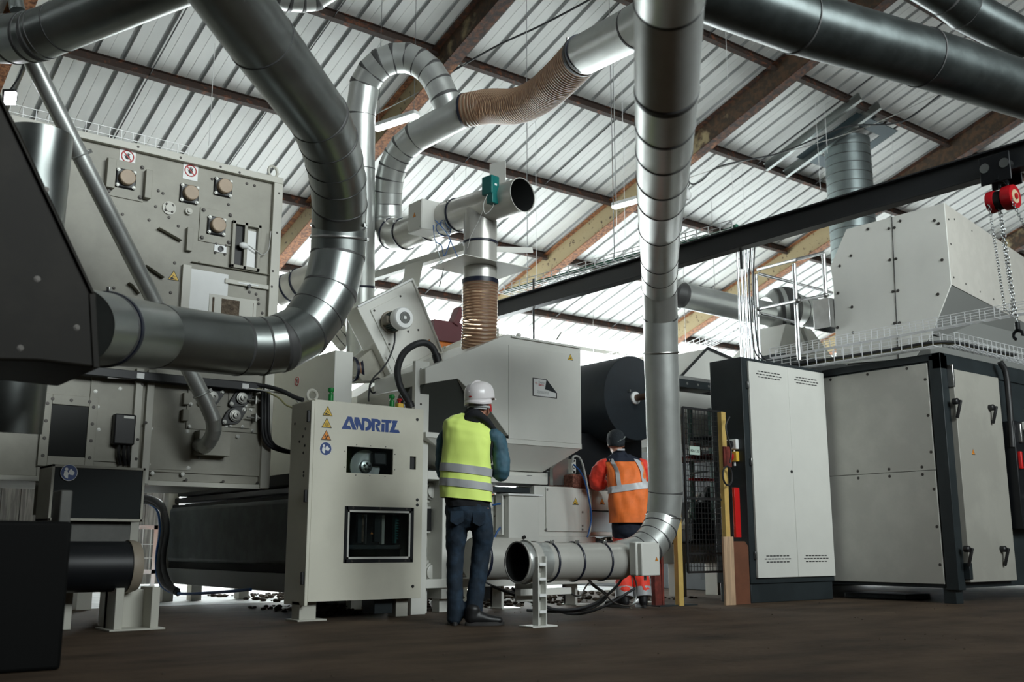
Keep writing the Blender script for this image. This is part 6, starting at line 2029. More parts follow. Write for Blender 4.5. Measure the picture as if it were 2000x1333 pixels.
# hangers of the high trays and the pendant
for i, (a, b, x_, lab) in enumerate(((1200, 514, 7.35, 'thin bright rod over the monorail beam, nearer the tall duct'), (1030, 562, 7.35, 'thin bright rod holding the wire tray above the monorail beam, near the brown hose'),
                                     (1340, 690, 14, 'thin rod holding the distant wire tray right of the tall duct'), (1400, 668, 14, 'thin rod holding the distant wire tray near the conduits'),
                                     (1160, 712, 13.2, 'thin rod holding the distant wire tray above the dark drum'))):
    p = at(a, b, x=x_)
    o_ = MB().cyl(p, V((p.x, p.y, roof_z(p.y) + .08)), .005, 6).build('tray_rod', ALU, None)
    tag(o_, lab, 'rod')
p = at(1341, 378, d=12)
o_ = MB().cyl(p + V((-.03, 0, .14)), V((p.x - .03, p.y, roof_z(p.y) + .08)), .004, 6).build('lamp_wire', BLK, None)
tag(o_, 'thin black wire holding up the small white pendant lamp', 'wire')
# ================================================================== the two workers
FH = V((sin(YAW), cos(YAW), 0))          # level viewing direction
RH = V((cos(YAW), -sin(YAW), 0))


def atp(px_, py_, s):
    """point on the upright plane s metres ahead, seen at this pixel"""
    r = _F + _R * ((px_ - 1000) / F_PX) + _U * ((666.5 - py_) / F_PX)
    t_ = s / r.dot(FH)
    return CAM + r * t_


SKIN = mat('skin', (.46, .22, .15), .5, var=.1, vscale=20)
HAIR = mat('grey_hair', (.30, .28, .26), .7, bump=.6, bscale=200)
HELM = mat('white_helmet_shell', (.80, .76, .77), .22)
HARN = mat('grey_harness_strap', (.50, .52, .52), .5)
VESTY = mat('fluorescent_yellow_fabric', (.80, 1.0, .22), .7, sheen=.3)
TAPE = mat('silver_reflective_tape', (.36, .37, .38), .45)
TAPEB = mat('bright_reflective_tape', (.55, .56, .58), .4)
DENIM = mat('dark_blue_denim', (.012, .030, .055), .85, var=.45, vscale=9, bump=.25, bscale=250)
SLEEVE = mat('slate_blue_sleeve', (.045, .12, .17), .7, var=.35, vscale=6)
NAVY = mat('navy_fabric', (.008, .013, .028), .8)
HOODB = mat('black_fleece', (.008, .009, .012), .9)
ORANGE = mat('fluorescent_orange_fabric', (1.0, .21, .03), .65, sheen=.2, var=.15, vscale=5)
REDO = mat('fluorescent_red_orange_fabric', (.85, .045, .02), .65, sheen=.2)
BEAN = mat('dark_grey_knit', (.022, .028, .034), .95, bump=.8, bscale=160, stretch=(1, 1, .15))
BEANB = mat('grey_knit_edge', (.20, .22, .21), .9)
BOOTM = mat('black_boot_leather', (.010, .010, .011), .45)
SOLE = mat('boot_sole', (.03, .028, .027), .7)


def tube(mb, pts, ra, rb, side, n=18, div=4, mi=0):
    """smooth limb: cross-sections are ellipses, ra along side, rb across; rounded ends"""
    P = catmull(pts, div)
    m = len(pts) - 1

    def lerp(arr, i):
        t_ = i / div
        k_ = min(int(t_), m - 1)
        u_ = t_ - k_
        u_ = u_ * u_ * (3 - 2 * u_)
        return arr[k_] * (1 - u_) + arr[k_ + 1] * u_
    A = [lerp(ra, i) for i in range(len(P))]
    B = [lerp(rb, i) for i in range(len(P))]
    d0, d1 = (P[0] - P[1]).normalized(), (P[-1] - P[-2]).normalized()
    secs = []
    for f, g in ((.98, .25), (.75, .7)):
        secs.append((P[0] + d0 * min(A[0], B[0]) * f * .6, A[0] * g, B[0] * g, -d0))
    for i, p in enumerate(P):
        t_ = (P[min(i + 1, len(P) - 1)] - P[max(i - 1, 0)]).normalized()
        secs.append((p, A[i], B[i], t_))
    for f, g in ((.75, .7), (.98, .25)):
        secs.append((P[-1] + d1 * min(A[-1], B[-1]) * f * .6, A[-1] * g, B[-1] * g, d1))
    vs_ = []
    for p, a, b, t_ in secs:
        u = (side - t_ * side.dot(t_)).normalized()
        w = t_.cross(u)
        vs_ += [p + u * a * cos(2 * pi * k / n) + w * b * sin(2 * pi * k / n) for k in range(n)]
    fs_ = []
    for i in range(len(secs) - 1):
        for k in range(n):
            a, b = i * n + k, i * n + (k + 1) % n
            fs_.append((a, b, b + n, a + n))
    fs_.append(tuple(reversed(range(n))))
    fs_.append(tuple((len(secs) - 1) * n + k for k in range(n)))
    return mb.add(vs_, fs_, mi)


_tex = {}


def fuse(o, vox=.012, smooth=4, wrinkle=0.0, scale=.12):
    r = o.modifiers.new('one_surface', 'REMESH')
    r.mode = 'VOXEL'
    r.voxel_size = vox
    r.use_smooth_shade = True
    if smooth:
        s_ = o.modifiers.new('relax', 'SMOOTH')
        s_.iterations, s_.factor = smooth, .6
    if wrinkle:
        key = scale
        if key not in _tex:
            tx = bpy.data.textures.new('folds', 'CLOUDS')
            tx.noise_scale, tx.noise_depth = scale, 2
            _tex[key] = tx
        d_ = o.modifiers.new('folds', 'DISPLACE')
        d_.texture, d_.strength, d_.mid_level = _tex[key], wrinkle, .5
        d_.texture_coords = 'LOCAL'
    return o


def hand(mb, wrist, fwd, palm_n, size=.18):
    """open relaxed hand: palm, four unequal curled fingers and a thumb from the side of the palm"""
    fwd = fwd.normalized()
    side = fwd.cross(palm_n).normalized()
    pn = palm_n.normalized()
    k_ = size / .18
    tube(mb, [wrist, wrist + fwd * .045 * k_, wrist + fwd * .09 * k_], [.028 * k_, .040 * k_, .040 * k_], [.020 * k_, .015 * k_, .013 * k_], side, 12)
    for i, L_ in enumerate((.068, .078, .073, .056)):
        b0 = wrist + fwd * .088 * k_ + side * (.030 - .020 * i) * k_
        b1 = b0 + (fwd * .9 + pn * .25).normalized() * L_ * .45 * k_
        b2 = b1 + (fwd * .6 + pn * .75).normalized() * L_ * .32 * k_
        b3 = b2 + (fwd * .2 + pn * .95).normalized() * L_ * .25 * k_
        tube(mb, [b0, b1, b2, b3], [.0095 * k_, .009 * k_, .0085 * k_, .0075 * k_], [.0095 * k_, .009 * k_, .0085 * k_, .0075 * k_], side, 8, 2)
    t0 = wrist + fwd * .025 * k_ + side * .030 * k_
    t1 = t0 + (fwd * .6 + side * .7 + pn * .2).normalized() * .035 * k_
    t2_ = t1 + (fwd * .85 + side * .3 + pn * .4).normalized() * .032 * k_
    t3 = t2_ + (fwd * .8 + pn * .6).normalized() * .022 * k_
    tube(mb, [t0, t1, t2_, t3], [.014 * k_, .012 * k_, .010 * k_, .008 * k_], [.014 * k_, .011 * k_, .010 * k_, .008 * k_], side, 8, 2)


def head(mb, c, fwd, up, k=1.0):
    """c: centre of the skull"""
    side = fwd.cross(up).normalized()
    M_ = Matrix((side, fwd, up)).transposed()
    mb.ball(c, .077 * k, .097 * k, .108 * k, 24, 16, rot=M_)
    mb.ball(c + fwd * .028 * k - up * .062 * k, .058 * k, .066 * k, .062 * k, 20, 12, rot=M_)          # jaw
    mb.ball(c + fwd * .070 * k - up * .098 * k, .024 * k, .022 * k, .020 * k, 12, 8, rot=M_)            # chin
    mb.add([c + fwd * .085 * k + up * .005 * k + side * .010 * k, c + fwd * .085 * k + up * .005 * k - side * .010 * k, c + fwd * .118 * k - up * .038 * k, c + fwd * .088 * k - up * .048 * k + side * .017 * k,
            c + fwd * .088 * k - up * .048 * k - side * .017 * k, c + fwd * .07 * k - up * .02 * k],
           [(0, 1, 2), (0, 2, 3), (1, 4, 2), (2, 4, 3), (0, 3, 5), (1, 5, 4), (0, 5, 1), (3, 4, 5)])                # nose
    mb.ball(c + fwd * .086 * k - up * .070 * k, .024 * k, .010 * k, .008 * k, 12, 8, rot=M_)            # lips
    mb.ball(c + fwd * .078 * k + up * .012 * k, .045 * k, .014 * k, .010 * k, 14, 8, rot=M_)            # brow
    for s_ in (1, -1):
        e = c + side * s_ * .079 * k - up * .028 * k - fwd * .004 * k
        mb.ball(e, .009 * k, .020 * k, .032 * k, 12, 8, rot=M_)
        mb.ball(c + side * s_ * .042 * k + fwd * .060 * k - up * .03 * k, .022 * k, .02 * k, .02 * k, 12, 8, rot=M_)


def eyes(parent, c, fwd, up, k=1.0):
    side = fwd.cross(up).normalized()
    for s_ in (1, -1):
        e = c + side * s_ * .032 * k + fwd * .083 * k - up * .008 * k
        MB().ball(e, .012 * k, n=12, m=8).ball(e + fwd * .008 * k, .006 * k, n=10, m=6, mi=1).build('eye', [WHT, BLKI], parent, smooth=80)


def sleeve_bands(mb, rings, f0, f1, grow, side):
    pass


def garment_sections(secs, side, z0, z1, grow, n=48):
    """band that follows a torso given by sections (centre, half width, half depth), between heights z0 and z1"""
    vs_, rows = [], 0
    H = [z0 + (z1 - z0) * i / 4 for i in range(5)]
    out = []
    for g in (grow, -.004):
        ring = []
        for z_ in H:
            ring.append(z_)
        out.append(ring)
    return out


def torso_at(secs, z_):
    for a, b in zip(secs, secs[1:]):
        if a[0].z <= z_ <= b[0].z:
            t_ = (z_ - a[0].z) / (b[0].z - a[0].z)
            return a[0].lerp(b[0], t_), a[1] * (1 - t_) + b[1] * t_, a[2] * (1 - t_) + b[2] * t_
    s_ = secs[0] if z_ < secs[0][0].z else secs[-1]
    return s_


def sq(a, e=.8):
    c_, s_ = cos(a), sin(a)
    return math.copysign(abs(c_) ** e, c_), math.copysign(abs(s_) ** e, s_)


def loft_torso(mb, secs, side, fwd, n=56, tilt_fn=None, seed=0, wr=.006, close_top=True, close_bottom=False, thick=0, hem=None):
    vs_ = []
    for j, (c_, a, b) in enumerate(secs):
        for k in range(n):
            an = 2 * pi * k / n
            u, v = sq(an, .82)
            w_ = noise.noise(V((u * 2.3 + seed, v * 2.3, c_.z * 5))) * wr * 1.4 + noise.noise(V((u * 6 + seed, v * 6, c_.z * 13 + u * 4))) * wr
            z_ = (tilt_fn(u, v, j) if tilt_fn else 0)
            vs_.append(c_ + side * u * (a + w_) + fwd * v * (b + w_) + NZ * z_)
    fs_ = []
    for j in range(len(secs) - 1):
        for k in range(n):
            a, b = j * n + k, j * n + (k + 1) % n
            fs_.append((a, b, b + n, a + n))
    if close_top:
        fs_.append(tuple((len(secs) - 1) * n + k for k in range(n)))
    if close_bottom:
        fs_.append(tuple(reversed(range(n))))
    return mb.add(vs_, fs_)


def densify(secs, m=5):
    P = catmull([s[0] for s in secs], m)
    out = []
    for i, p in enumerate(P):
        t_ = i / m
        k_ = min(int(t_), len(secs) - 2)
        u_ = t_ - k_
        u_ = u_ * u_ * (3 - 2 * u_)
        out.append((p, secs[k_][1] * (1 - u_) + secs[k_ + 1][1] * u_, secs[k_][2] * (1 - u_) + secs[k_ + 1][2] * u_))
    return out


def band(parent, secs, side, fwd, z0, z1, m_, name='reflective_band', grow=.007, a0=0, a1=2 * pi, slope=0.0, seed=0, wr=.006):
    """strip of tape lying on the torso"""
    n = 56
    rows = 4
    vs_ = []
    for g in (grow, grow - .005):
        for r in range(rows + 1):
            for k in range(n + 1):
                an = a0 + (a1 - a0) * k / n
                u, v = sq(an, .82)
                z_ = z0 + (z1 - z0) * r / rows + slope * u
                c_, a, b = torso_at(secs, z_)
                w_ = noise.noise(V((u * 2.3 + seed, v * 2.3, z_ * 5))) * wr * 1.4 + noise.noise(V((u * 6 + seed, v * 6, z_ * 13 + u * 4))) * wr
                p = V((c_.x, c_.y, z_)) + side * u * (a + w_ + g) + fwd * v * (b + w_ + g)
                vs_.append(p)
    W_ = n + 1
    fs_ = []
    off = (rows + 1) * W_
    for r in range(rows):
        for k in range(n):
            a = r * W_ + k
            fs_.append((a, a + 1, a + 1 + W_, a + W_))
            fs_.append((off + a, off + a + W_, off + a + 1 + W_, off + a + 1))
    for k in range(n):
        fs_.append((k, off + k, off + k + 1, k + 1))
        a = rows * W_ + k
        fs_.append((a, a + 1, off + a + 1, off + a))
    for r in range(rows):
        a = r * W_
        fs_.append((a, a + W_, off + a + W_, off + a))
        a = r * W_ + n
        fs_.append((a, off + a, off + a + W_, a + W_))
    return MB().add(vs_, fs_).build(name, m_, parent, smooth=60)


def boot(parent, heel, toe_dir, L_=.29, w=.05, name='boot', top=.13):
    """heel: ground point under the ankle"""
    d = V((toe_dir.x, toe_dir.y, 0)).normalized()
    s = V((d.y, -d.x, 0))
    mb = MB()
    b = heel - d * .065
    tube(mb, [b + NZ * .055 + d * .03, b + d * .10 + NZ * .060, b + d * .19 + NZ * .045, b + d * (L_ - .035) + NZ * .036], [.040, .044, .050, .040], [.050, .055, .038, .030], s, 16)
    tube(mb, [heel + NZ * .05 - d * .01, heel + NZ * top], [.046, .050], [.055, .056], s, 16)
    o_ = fuse(mb.build(name, BOOTM, parent), .009, 3)
    pts = []
    for k in range(28):
        a = 2 * pi * k / 28
        x = cos(a)
        hw = .048 if x > -.2 else .043
        pts.append(b + d * (L_ / 2 + x * L_ / 2) + s * sin(a) * hw * (1.0 if x > 0 else .92))
    MB().prism(pts, (0, 0, .028)).build('sole', SOLE, o_, bevel=.004)
    return o_


# ------------------------------------------------------------------ worker in the yellow vest
S1 = 8.14
W1_ = lambda a, b, f=0.0: atp(a, b, S1 + f)
base = W1_(915, 1221)
base.z = 0
t = thing('person', base, 'person seen from behind in white helmet, yellow reflective vest and dark jeans', 'person')
zs_ = lambda py_: W1_(915, py_).z
body = MB()
hc_ = W1_(938, 786, .03)
hf = (FH * .80 + RH * .55 + NZ * .18).normalized()
hu = (NZ - hf * hf.z).normalized()
head(body, hc_, hf, hu, 1.0)
neck = W1_(930, 822, .0)
tube(body, [hc_ - hu * .06 - hf * .015, W1_(933, 808, .01), neck - NZ * .04], [.056, .058, .075], [.058, .06, .07], RH)
chest = [W1_(912, 975, .02), W1_(912, 920, .02), W1_(914, 862, .0), W1_(918, 836, .0), W1_(924, 818, .0)]
tube(body, chest, [.15, .155, .175, .15, .06], [.10, .105, .11, .09, .055], RH, 24)
hipL, hipR = W1_(893, 990, .02), W1_(938, 992, .02)
tube(body, [chest[0], W1_(915, 992, .02)], [.155, .15], [.11, .11], RH, 20)
kneeL, kneeR = W1_(889, 1092, .05), W1_(939, 1090, .06)
ankL, ankR = W1_(889, 1196, .0), W1_(925, 1199, .0)
tube(body, [hipL, kneeL, ankL], [.082, .052, .036], [.09, .056, .04], RH)
tube(body, [hipR, kneeR, ankR], [.082, .052, .036], [.09, .056, .04], RH)
shR, elR, wrR = W1_(966, 850, .02), W1_(980, 926, .03), W1_(962, 918, .28)
shL, elL, wrL = W1_(870, 856, .03), W1_(865, 922, .07), W1_(885, 915, .30)
tube(body, [shR, elR, wrR], [.040, .036, .026], [.040, .036, .026], RH)
tube(body, [shL, elL, wrL], [.036, .034, .026], [.036, .034, .026], RH)
hand(body, wrR, (FH * .5 - RH * .8 + NZ * .1), NZ * .6 + FH * .4)
hand(body, wrL, (FH * .5 + RH * .8 + NZ * .1), -NZ * .6 - FH * .4)
fuse(body.build('body', SKIN, t), .007, 2)
eyes(t, hc_, hf, hu)
# hair rim below the helmet
mb = MB()
sd = hf.cross(hu).normalized()
M_ = Matrix((sd, hf, hu)).transposed()
mb.ball(hc_ - hf * .012 + hu * .004, .082, .092, .085, 24, 14, rot=M_)
fuse(mb.build('hair', HAIR, t), .01, 0)
# helmet
mb = MB()
hcen = hc_ + hu * .034 - hf * .004
n = 40
prof = [(1.0, -.10), (1.01, .0), (1.0, .30), (.955, .52), (.85, .72), (.66, .88), (.42, .97), (.2, 1.0)]
vs_, fs_ = [], []
ra_, rb_, rh_ = .113, .138, .132
for (r_, h_) in prof:
    for k in range(n):
        a = 2 * pi * k / n
        vs_.append(hcen + sd * ra_ * r_ * cos(a) + hf * rb_ * r_ * sin(a) + hu * rh_ * h_)
vs_.append(hcen + hu * rh_ * 1.005)
for j in range(len(prof) - 1):
    for k in range(n):
        a, b = j * n + k, j * n + (k + 1) % n
        fs_.append((a, b, b + n, a + n))
fs_ += [((len(prof) - 1) * n + k, (len(prof) - 1) * n + (k + 1) % n, len(vs_) - 1) for k in range(n)]
mb.add(vs_, fs_)
helm = mb.build('helmet', HELM, t, smooth=60)
so = helm.modifiers.new('thickness', 'SOLIDIFY')
so.thickness = .004
# lower back skirt of the shell, arching over the neck
mb = MB()
vs_, fs_ = [], []
m = 30
for (g, r_) in ((0, 1.005), (1, 1.05), (2, 1.055), (3, 1.04)):
    for k in range(m + 1):
        a = R(180 + 180 * k / m)
        arch = .022 * max(0, 1 - abs(k / m - .5) * 3.2)
        h_ = (-.012, -.03, -.052, -.054)[g] + (arch if g >= 2 else arch * .3)
        vs_.append(hcen + sd * ra_ * r_ * cos(a) + hf * rb_ * r_ * sin(a) + hu * h_)
for g in range(3):
    for k in range(m):
        a = g * (m + 1) + k
        fs_.append((a, a + 1, a + m + 2, a + m + 1))
mb.add(vs_, fs_)
o_ = mb.build('shell_skirt', HELM, helm, smooth=60)
so = o_.modifiers.new('thickness', 'SOLIDIFY')
so.thickness = .004
# peak at the front
mb = MB()
pk = []
for k in range(13):
    a = R(30 + 120 * k / 12)
    pk.append(hcen + sd * ra_ * 1.02 * cos(a) + hf * rb_ * 1.0 * sin(a) - hu * .012)
for k in range(13):
    a = R(150 - 120 * k / 12)
    pk.append(hcen + sd * ra_ * 1.02 * cos(a) + hf * (rb_ * 1.0 * sin(a) + .05 * sin((a - R(30)) / R(120) * pi)) - hu * .026)
mb.prism(pk, -hu * .004)
mb.build('peak', HELM, helm)
# ridge, vents, badge and harness
MB().sweep(catmull([hcen - hf * .13 + hu * .055, hcen - hf * .085 + hu * .112, hcen + hu * .137, hcen + hf * .09 + hu * .1], 5), .009, 8).build('crown_ridge', HELM, helm)
MB().ball(hcen - hf * .136 + sd * .008 + hu * .018, .016, .005, .008, 16, 8, rot=M_).build('red_badge', REDS, helm)
for k in range(3):
    MB().obox(hcen - hf * .120 - sd * .06 + hu * (.012 - .008 * k), sd * .9 - hf * .35, hu, hf, .014, .003, .004).build('vent_slit', CHAIN, helm)
MB().torus(hc_ - hu * .050 - hf * .006, hu * .97 + hf * .25, .095, .010, 40, 8, a0=R(95), a1=R(265), ref=hf).build('nape_strap', HARN, helm)
MB().torus(hc_ - hu * .066 - hf * .010, hu * .97 + hf * .25, .088, .007, 40, 8, a0=R(110), a1=R(250), ref=hf).build('nape_strap', HARN, helm)
for s_ in (1, -1):
    MB().obox(hc_ - hu * .055 + sd * s_ * .087 + hf * .01, sd, hf, hu, .012, .025, .06).build('chin_strap_clip', REDS, helm, bevel=.004)
# collar / hood of the black jacket
mb = MB()
tube(mb, [W1_(905, 826, -.04), W1_(925, 809, -.075), W1_(948, 820, -.05), W1_(966, 840, -.0)], [.035, .040, .036, .022], [.03, .036, .03, .02], FH)
tube(mb, [W1_(922, 825, -.0), W1_(928, 808, .0)], [.10, .085], [.085, .075], RH)
fuse(mb.build('jacket_collar', HOODB, t), .01, 3)
# sleeves
mb = MB()
tube(mb, [W1_(958, 848, .0), W1_(972, 862, .02), W1_(978, 895, .02), elR + NZ * .01, elR.lerp(wrR, .5), wrR - FH * .02], [.06, .072, .068, .064, .055, .045], [.07, .072, .07, .066, .055, .045], RH)
fuse(mb.build('right_sleeve', SLEEVE, t), .010, 3, .022, .07)
mb = MB()
tube(mb, [W1_(872, 848, .02), W1_(866, 868, .04), W1_(865, 895, .06), elL, elL.lerp(wrL, .5), wrL - FH * .02], [.055, .06, .058, .055, .05, .043], [.06, .06, .06, .06, .05, .043], RH)
fuse(mb.build('left_sleeve', SLEEVE, t), .010, 3, .02, .07)
# vest
vs1 = [(W1_(911, 977, .02), .205, .145), (W1_(910, 950, .02), .208, .148), (W1_(910, 925, .02), .206, .146), (W1_(911, 895, .015), .198, .142), (W1_(912, 868, .0), .193, .135), (W1_(913, 848, -.01), .196, .122), (W1_(914, 834, -.01), .192, .100), (W1_(917, 824, -.005), .150, .075), (W1_(923, 817, .0), .090, .055)]
vs1 = densify(vs1)
SD1, FD1 = (RH * .99 + FH * .1).normalized(), (FH * .99 - RH * .1).normalized()
mb = MB()
loft_torso(mb, vs1, SD1, FD1, seed=3, tilt_fn=lambda u, v, j: (-.02 * u if j < 24 else -.04 * u))
vest = mb.build('safety_vest', VESTY, t, smooth=60)
for (a, b) in ((927, 911), (955, 940)):
    band(vest, vs1, SD1, FD1, zs_(a), zs_(b), TAPE, slope=-.025, seed=3)
MB().sweep(catmull([W1_(962, 842, -.02), W1_(962, 860, -.03), W1_(958, 885, -.02), W1_(958, 905, .02)], 5), .012, 8).build('armhole_trim', HOODB, vest)
# dark jacket hem below the vest and jeans
mb = MB()
loft_torso(mb, densify([(W1_(914, 990, .02), .172, .125), (W1_(913, 978, .02), .180, .13), (W1_(912, 960, .02), .182, .13)]), SD1, FD1, seed=1, close_bottom=True)
mb.build('jacket_hem', HOODB, t, smooth=60)
mb = MB()
tube(mb, [W1_(914, 984, .02), W1_(914, 1000, .02), W1_(914, 1018, .02)], [.175, .182, .165], [.12, .13, .12], RH, 24)
tube(mb, [W1_(896, 1005, .02), W1_(891, 1045, .04), kneeL + V((0, 0, .02)), W1_(888, 1140, .02), ankL + NZ * .03, W1_(887, 1212, .0)], [.096, .086, .068, .063, .066, .06], [.115, .10, .078, .072, .068, .062], RH)
tube(mb, [W1_(936, 1005, .02), W1_(943, 1045, .04), kneeR + V((0, 0, .02)), W1_(932, 1140, .03), ankR + NZ * .03, W1_(923, 1212, .0)], [.096, .086, .074, .068, .068, .062], [.115, .10, .08, .074, .07, .066], RH)
jeans = fuse(mb.build('jeans', DENIM, t), .011, 4, .016, .06)
for (a, b) in ((892, 1012), (936, 1014)):
    q_ = W1_(a, b, -.110)
    MB().prism([q_ + RH * x + NZ * z for x, z in ((-.05, .05), (.05, .05), (.052, -.03), (0, -.06), (-.052, -.03))], FH * .02).build('back_pocket', DENIM, jeans, bevel=.003)
boot(t, V((W1_(887, 1222, .0).x, W1_(887, 1222, .0).y, 0)), FH - RH * .12)
bR = W1_(924, 1222, -.05)
boot(t, V((bR.x, bR.y, 0)), RH * .95 + FH * .22, .31)

# ------------------------------------------------------------------ worker in orange
S2 = 10.39
W2_ = lambda a, b, f=0.0: atp(a, b, S2 + f)
base = W2_(1235, 1188)
base.z = 0
t = thing('person', base, 'person seen from behind in orange reflective jacket and dark knit cap, at the machine', 'person')
body = MB()
hc_ = W2_(1203, 864, .12)
hf = (FH * .97 - RH * .10 - NZ * .12).normalized()
hu = (NZ - hf * hf.z).normalized()
head(body, hc_, hf, hu, 1.0)
tube(body, [hc_ - hu * .07, W2_(1207, 884, .08), W2_(1212, 896, .05)], [.056, .058, .07], [.058, .06, .07], RH)
ch = [W2_(1228, 1015, .0), W2_(1227, 970, .0), W2_(1220, 925, .04), W2_(1214, 900, .06)]
tube(body, ch, [.15, .155, .17, .09], [.10, .105, .11, .06], RH, 22)
kL, kR = W2_(1216, 1100, .12), W2_(1248, 1098, .08)
aL, aR = W2_(1220, 1170, .0), W2_(1256, 1168, .0)
for (h_, k_, a_) in ((W2_(1214, 1025, .02), kL, aL), (W2_(1245, 1025, .02), kR, aR)):
    tube(body, [h_, k_, a_], [.085, .054, .036], [.09, .056, .04], RH)
sL, eL, wL = W2_(1176, 912, .06), W2_(1166, 945, .16), W2_(1188, 950, .40)
sR, eR, wR = W2_(1258, 912, .06), W2_(1268, 955, .14), W2_(1252, 955, .38)
tube(body, [sL, eL, wL], [.045, .04, .026], [.045, .04, .026], RH)
tube(body, [sR, eR, wR], [.045, .04, .026], [.045, .04, .026], RH)
hand(body, wL, FH * .8 + RH * .5, -NZ)
hand(body, wR, FH * .8 - RH * .4, -NZ)
fuse(body.build('body', SKIN, t), .007, 2)
eyes(t, hc_, hf, hu)
# knit cap
sd = hf.cross(hu).normalized()
M_ = Matrix((sd, hf, hu)).transposed()
mb = MB()
n = 40
cc = hc_ + hu * .012
vs_, fs_ = [], []
prof = [(.93, -.45), (1.0, -.2), (1.03, .1), (1.0, .42), (.9, .68), (.70, .88), (.4, 1.0), (.12, 1.05)]
for (r_, h_) in prof:
    for k in range(n):
        a = 2 * pi * k / n
        rib = 1 + .012 * (k % 2) + .03 * noise.noise(V((cos(a) * 2, sin(a) * 2, h_ * 2)))
        lift = .03 * sin(a) if h_ < 0 else 0
        vs_.append(cc + sd * .089 * r_ * rib * cos(a) + hf * .109 * r_ * rib * sin(a) + hu * (.112 * h_ + lift))
for j in range(len(prof) - 1):
    for k in range(n):
        a, b = j * n + k, j * n + (k + 1) % n
        fs_.append((a, b, b + n, a + n))
fs_.append(tuple((len(prof) - 1) * n + k for k in range(n)))
mb.add(vs_, fs_)
cap = mb.build('knit_cap', BEAN, t, smooth=70)
so = cap.modifiers.new('thickness', 'SOLIDIFY')
so.thickness = .004
P_ = [cc - hf * .105 * cos(a) * 1.0 + sd * .094 * sin(a) + hu * (-.030 + .05 * a) for a in [R(q) for q in range(-10, 100, 10)]]
MB().sweep(P_, .006, 8).build('cap_edge_trim', BEANB, cap, smooth=80)
# neckline, jacket
mb = MB()
tube(mb, [W2_(1212, 900, .05), W2_(1208, 888, .06)], [.105, .08], [.09, .075], RH)
fuse(mb.build('navy_collar', NAVY, t), .01, 3)
q_ = W2_(1213, 879, -.03)
MB().obox(q_, RH, NZ, FH, .075, .02, .012).build('collar_label', TAPEB, t, bevel=.004)
js = densify([(W2_(1230, 1022, .0), .205, .14), (W2_(1229, 985, .0), .205, .145), (W2_(1227, 955, .01), .195, .14), (W2_(1224, 925, .03), .195, .135), (W2_(1219, 908, .045), .195, .12), (W2_(1215, 898, .05), .165, .10), (W2_(1212, 889, .055), .105, .08)])
mb = MB()
loft_torso(mb, js, RH, FH, seed=11, wr=.014)
jk = mb.build('jacket', ORANGE, t, smooth=60)
zz2 = lambda py_: W2_(1228, py_).z
band(jk, js, RH, FH, zz2(960), zz2(947), TAPEB, slope=.028, seed=11, wr=.014, grow=.01)
yk = [s for s in js if s[0].z > zz2(903)]
mb = MB()
loft_torso(mb, [(c_, a + .004, b + .004) for c_, a, b in yk], RH, FH, seed=11, wr=.014)
mb.build('navy_yoke', NAVY, jk, smooth=60)
# shoulder tapes running down the back
for (xa, xb) in ((-.125, -.10), (.135, .155)):
    vs_, fs_ = [], []
    rows = 14
    for r in range(rows + 1):
        z_ = zz2(897) + (zz2(953) - zz2(897)) * r / rows
        c_, a, b = torso_at(js, z_)
        xo = xa + (xb - xa) * r / rows
        for dx_ in (-.022, .022):
            u = max(-.995, min(.995, (xo + dx_) / a))
            ang = math.acos(math.copysign(abs(u) ** (1 / .82), u))
            _, v = sq(ang, .82)
            v = -abs(v)
            w_ = noise.noise(V((u * 2.3 + 11, v * 2.3, z_ * 5))) * .014 * 1.4 + noise.noise(V((u * 6 + 11, v * 6, z_ * 13 + u * 4))) * .014
            for g in (.013, .004):
                vs_.append(V((c_.x, c_.y, z_)) + RH * u * (a + w_) + FH * v * (b + w_ + g))
    for r in range(rows):
        a = r * 4
        fs_ += [(a, a + 2, a + 6, a + 4), (a + 1, a + 5, a + 7, a + 3), (a, a + 4, a + 5, a + 1), (a + 2, a + 3, a + 7, a + 6)]
    MB().add(vs_, fs_).build('shoulder_tape', TAPEB, jk, smooth=60)
mb = MB()
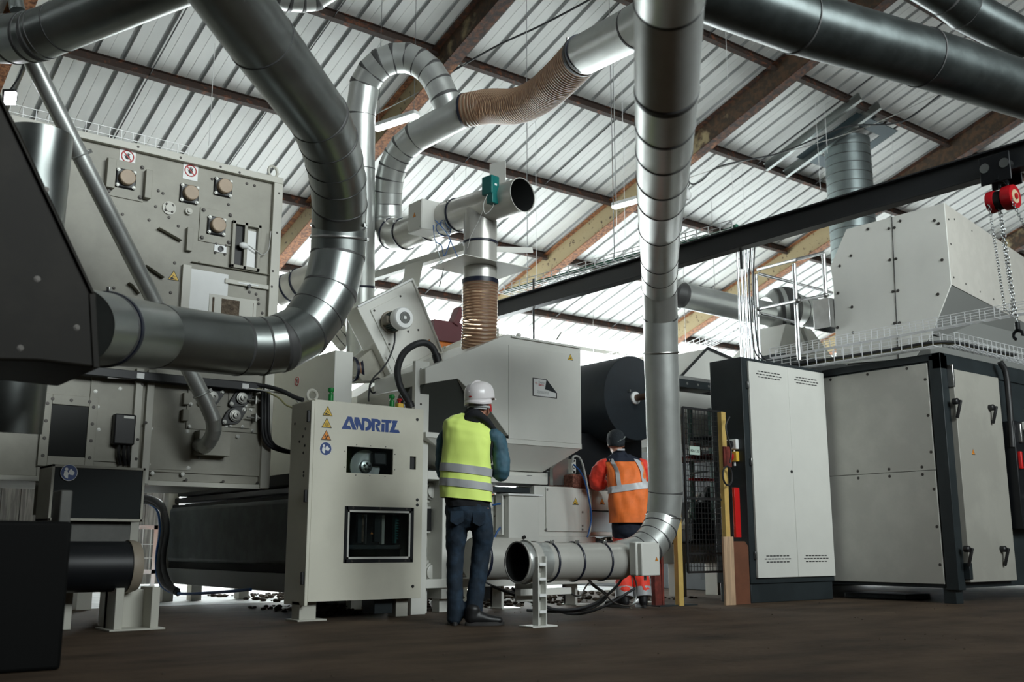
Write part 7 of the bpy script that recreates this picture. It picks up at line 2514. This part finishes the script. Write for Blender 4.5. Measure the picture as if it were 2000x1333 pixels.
tube(mb, [W2_(1185, 905, .05), W2_(1174, 916, .08), W2_(1166, 932, .12), eL, eL.lerp(wL, .45)], [.06, .075, .078, .074, .062], [.07, .078, .078, .074, .06], RH)
sl_ = fuse(mb.build('left_sleeve', REDO, t), .010, 3, .03, .07)
e1, e2 = eL.lerp(wL, .40), eL.lerp(wL, .62)
MB().sweep([e1, e2], [.066, .062], 20).build('reflective_cuff', TAPEB, t, smooth=60)
mb = MB()
tube(mb, [W2_(1250, 905, .05), W2_(1262, 918, .07), W2_(1268, 940, .1), eR, eR.lerp(wR, .5)], [.06, .072, .074, .07, .06], [.07, .074, .074, .07, .06], RH)
fuse(mb.build('right_sleeve', REDO, t), .010, 3, .03, .07)
# trousers
mb = MB()
tube(mb, [W2_(1228, 1010, .02), W2_(1228, 1028, .02), W2_(1229, 1042, .02)], [.165, .172, .155], [.12, .125, .115], RH, 22)
tube(mb, [W2_(1213, 1030, .03), W2_(1214, 1048, .06)], [.095, .092], [.11, .105], RH)
tube(mb, [W2_(1245, 1030, .03), W2_(1245, 1048, .05)], [.095, .092], [.11, .105], RH)
fuse(mb.build('trousers', NAVY, t), .011, 4, .012, .06)
for (h_, k_, a_, nm) in ((W2_(1214, 1048, .06), kL, aL, 0), (W2_(1245, 1048, .05), kR, aR, 1)):
    mb = MB()
    tube(mb, [h_, k_, k_.lerp(a_, .5), a_ + NZ * .05], [.094, .080, .082, .080], [.107, .088, .086, .082], RH)
    lg = fuse(mb.build('trouser_leg', REDO, t), .011, 3, .02, .06)
    q1_, q2_ = k_.lerp(a_, .12), k_.lerp(a_, .38)
    MB().sweep([q1_, q2_], [.094, .094], 22).build('reflective_band', TAPE, t, smooth=60)
    q1_, q2_ = k_.lerp(a_, .72), k_.lerp(a_, .98)
    MB().sweep([q1_, q2_], [.092, .088], 22).build('reflective_band', TAPE, t, smooth=60)
boot(t, V((W2_(1218, 1190, .0).x, W2_(1218, 1190, .0).y, 0)), FH * .6 - RH * .7, .30, top=.16)
boot(t, V((W2_(1256, 1186, .0).x, W2_(1256, 1186, .0).y, 0)), FH - RH * .1, .30, top=.16)
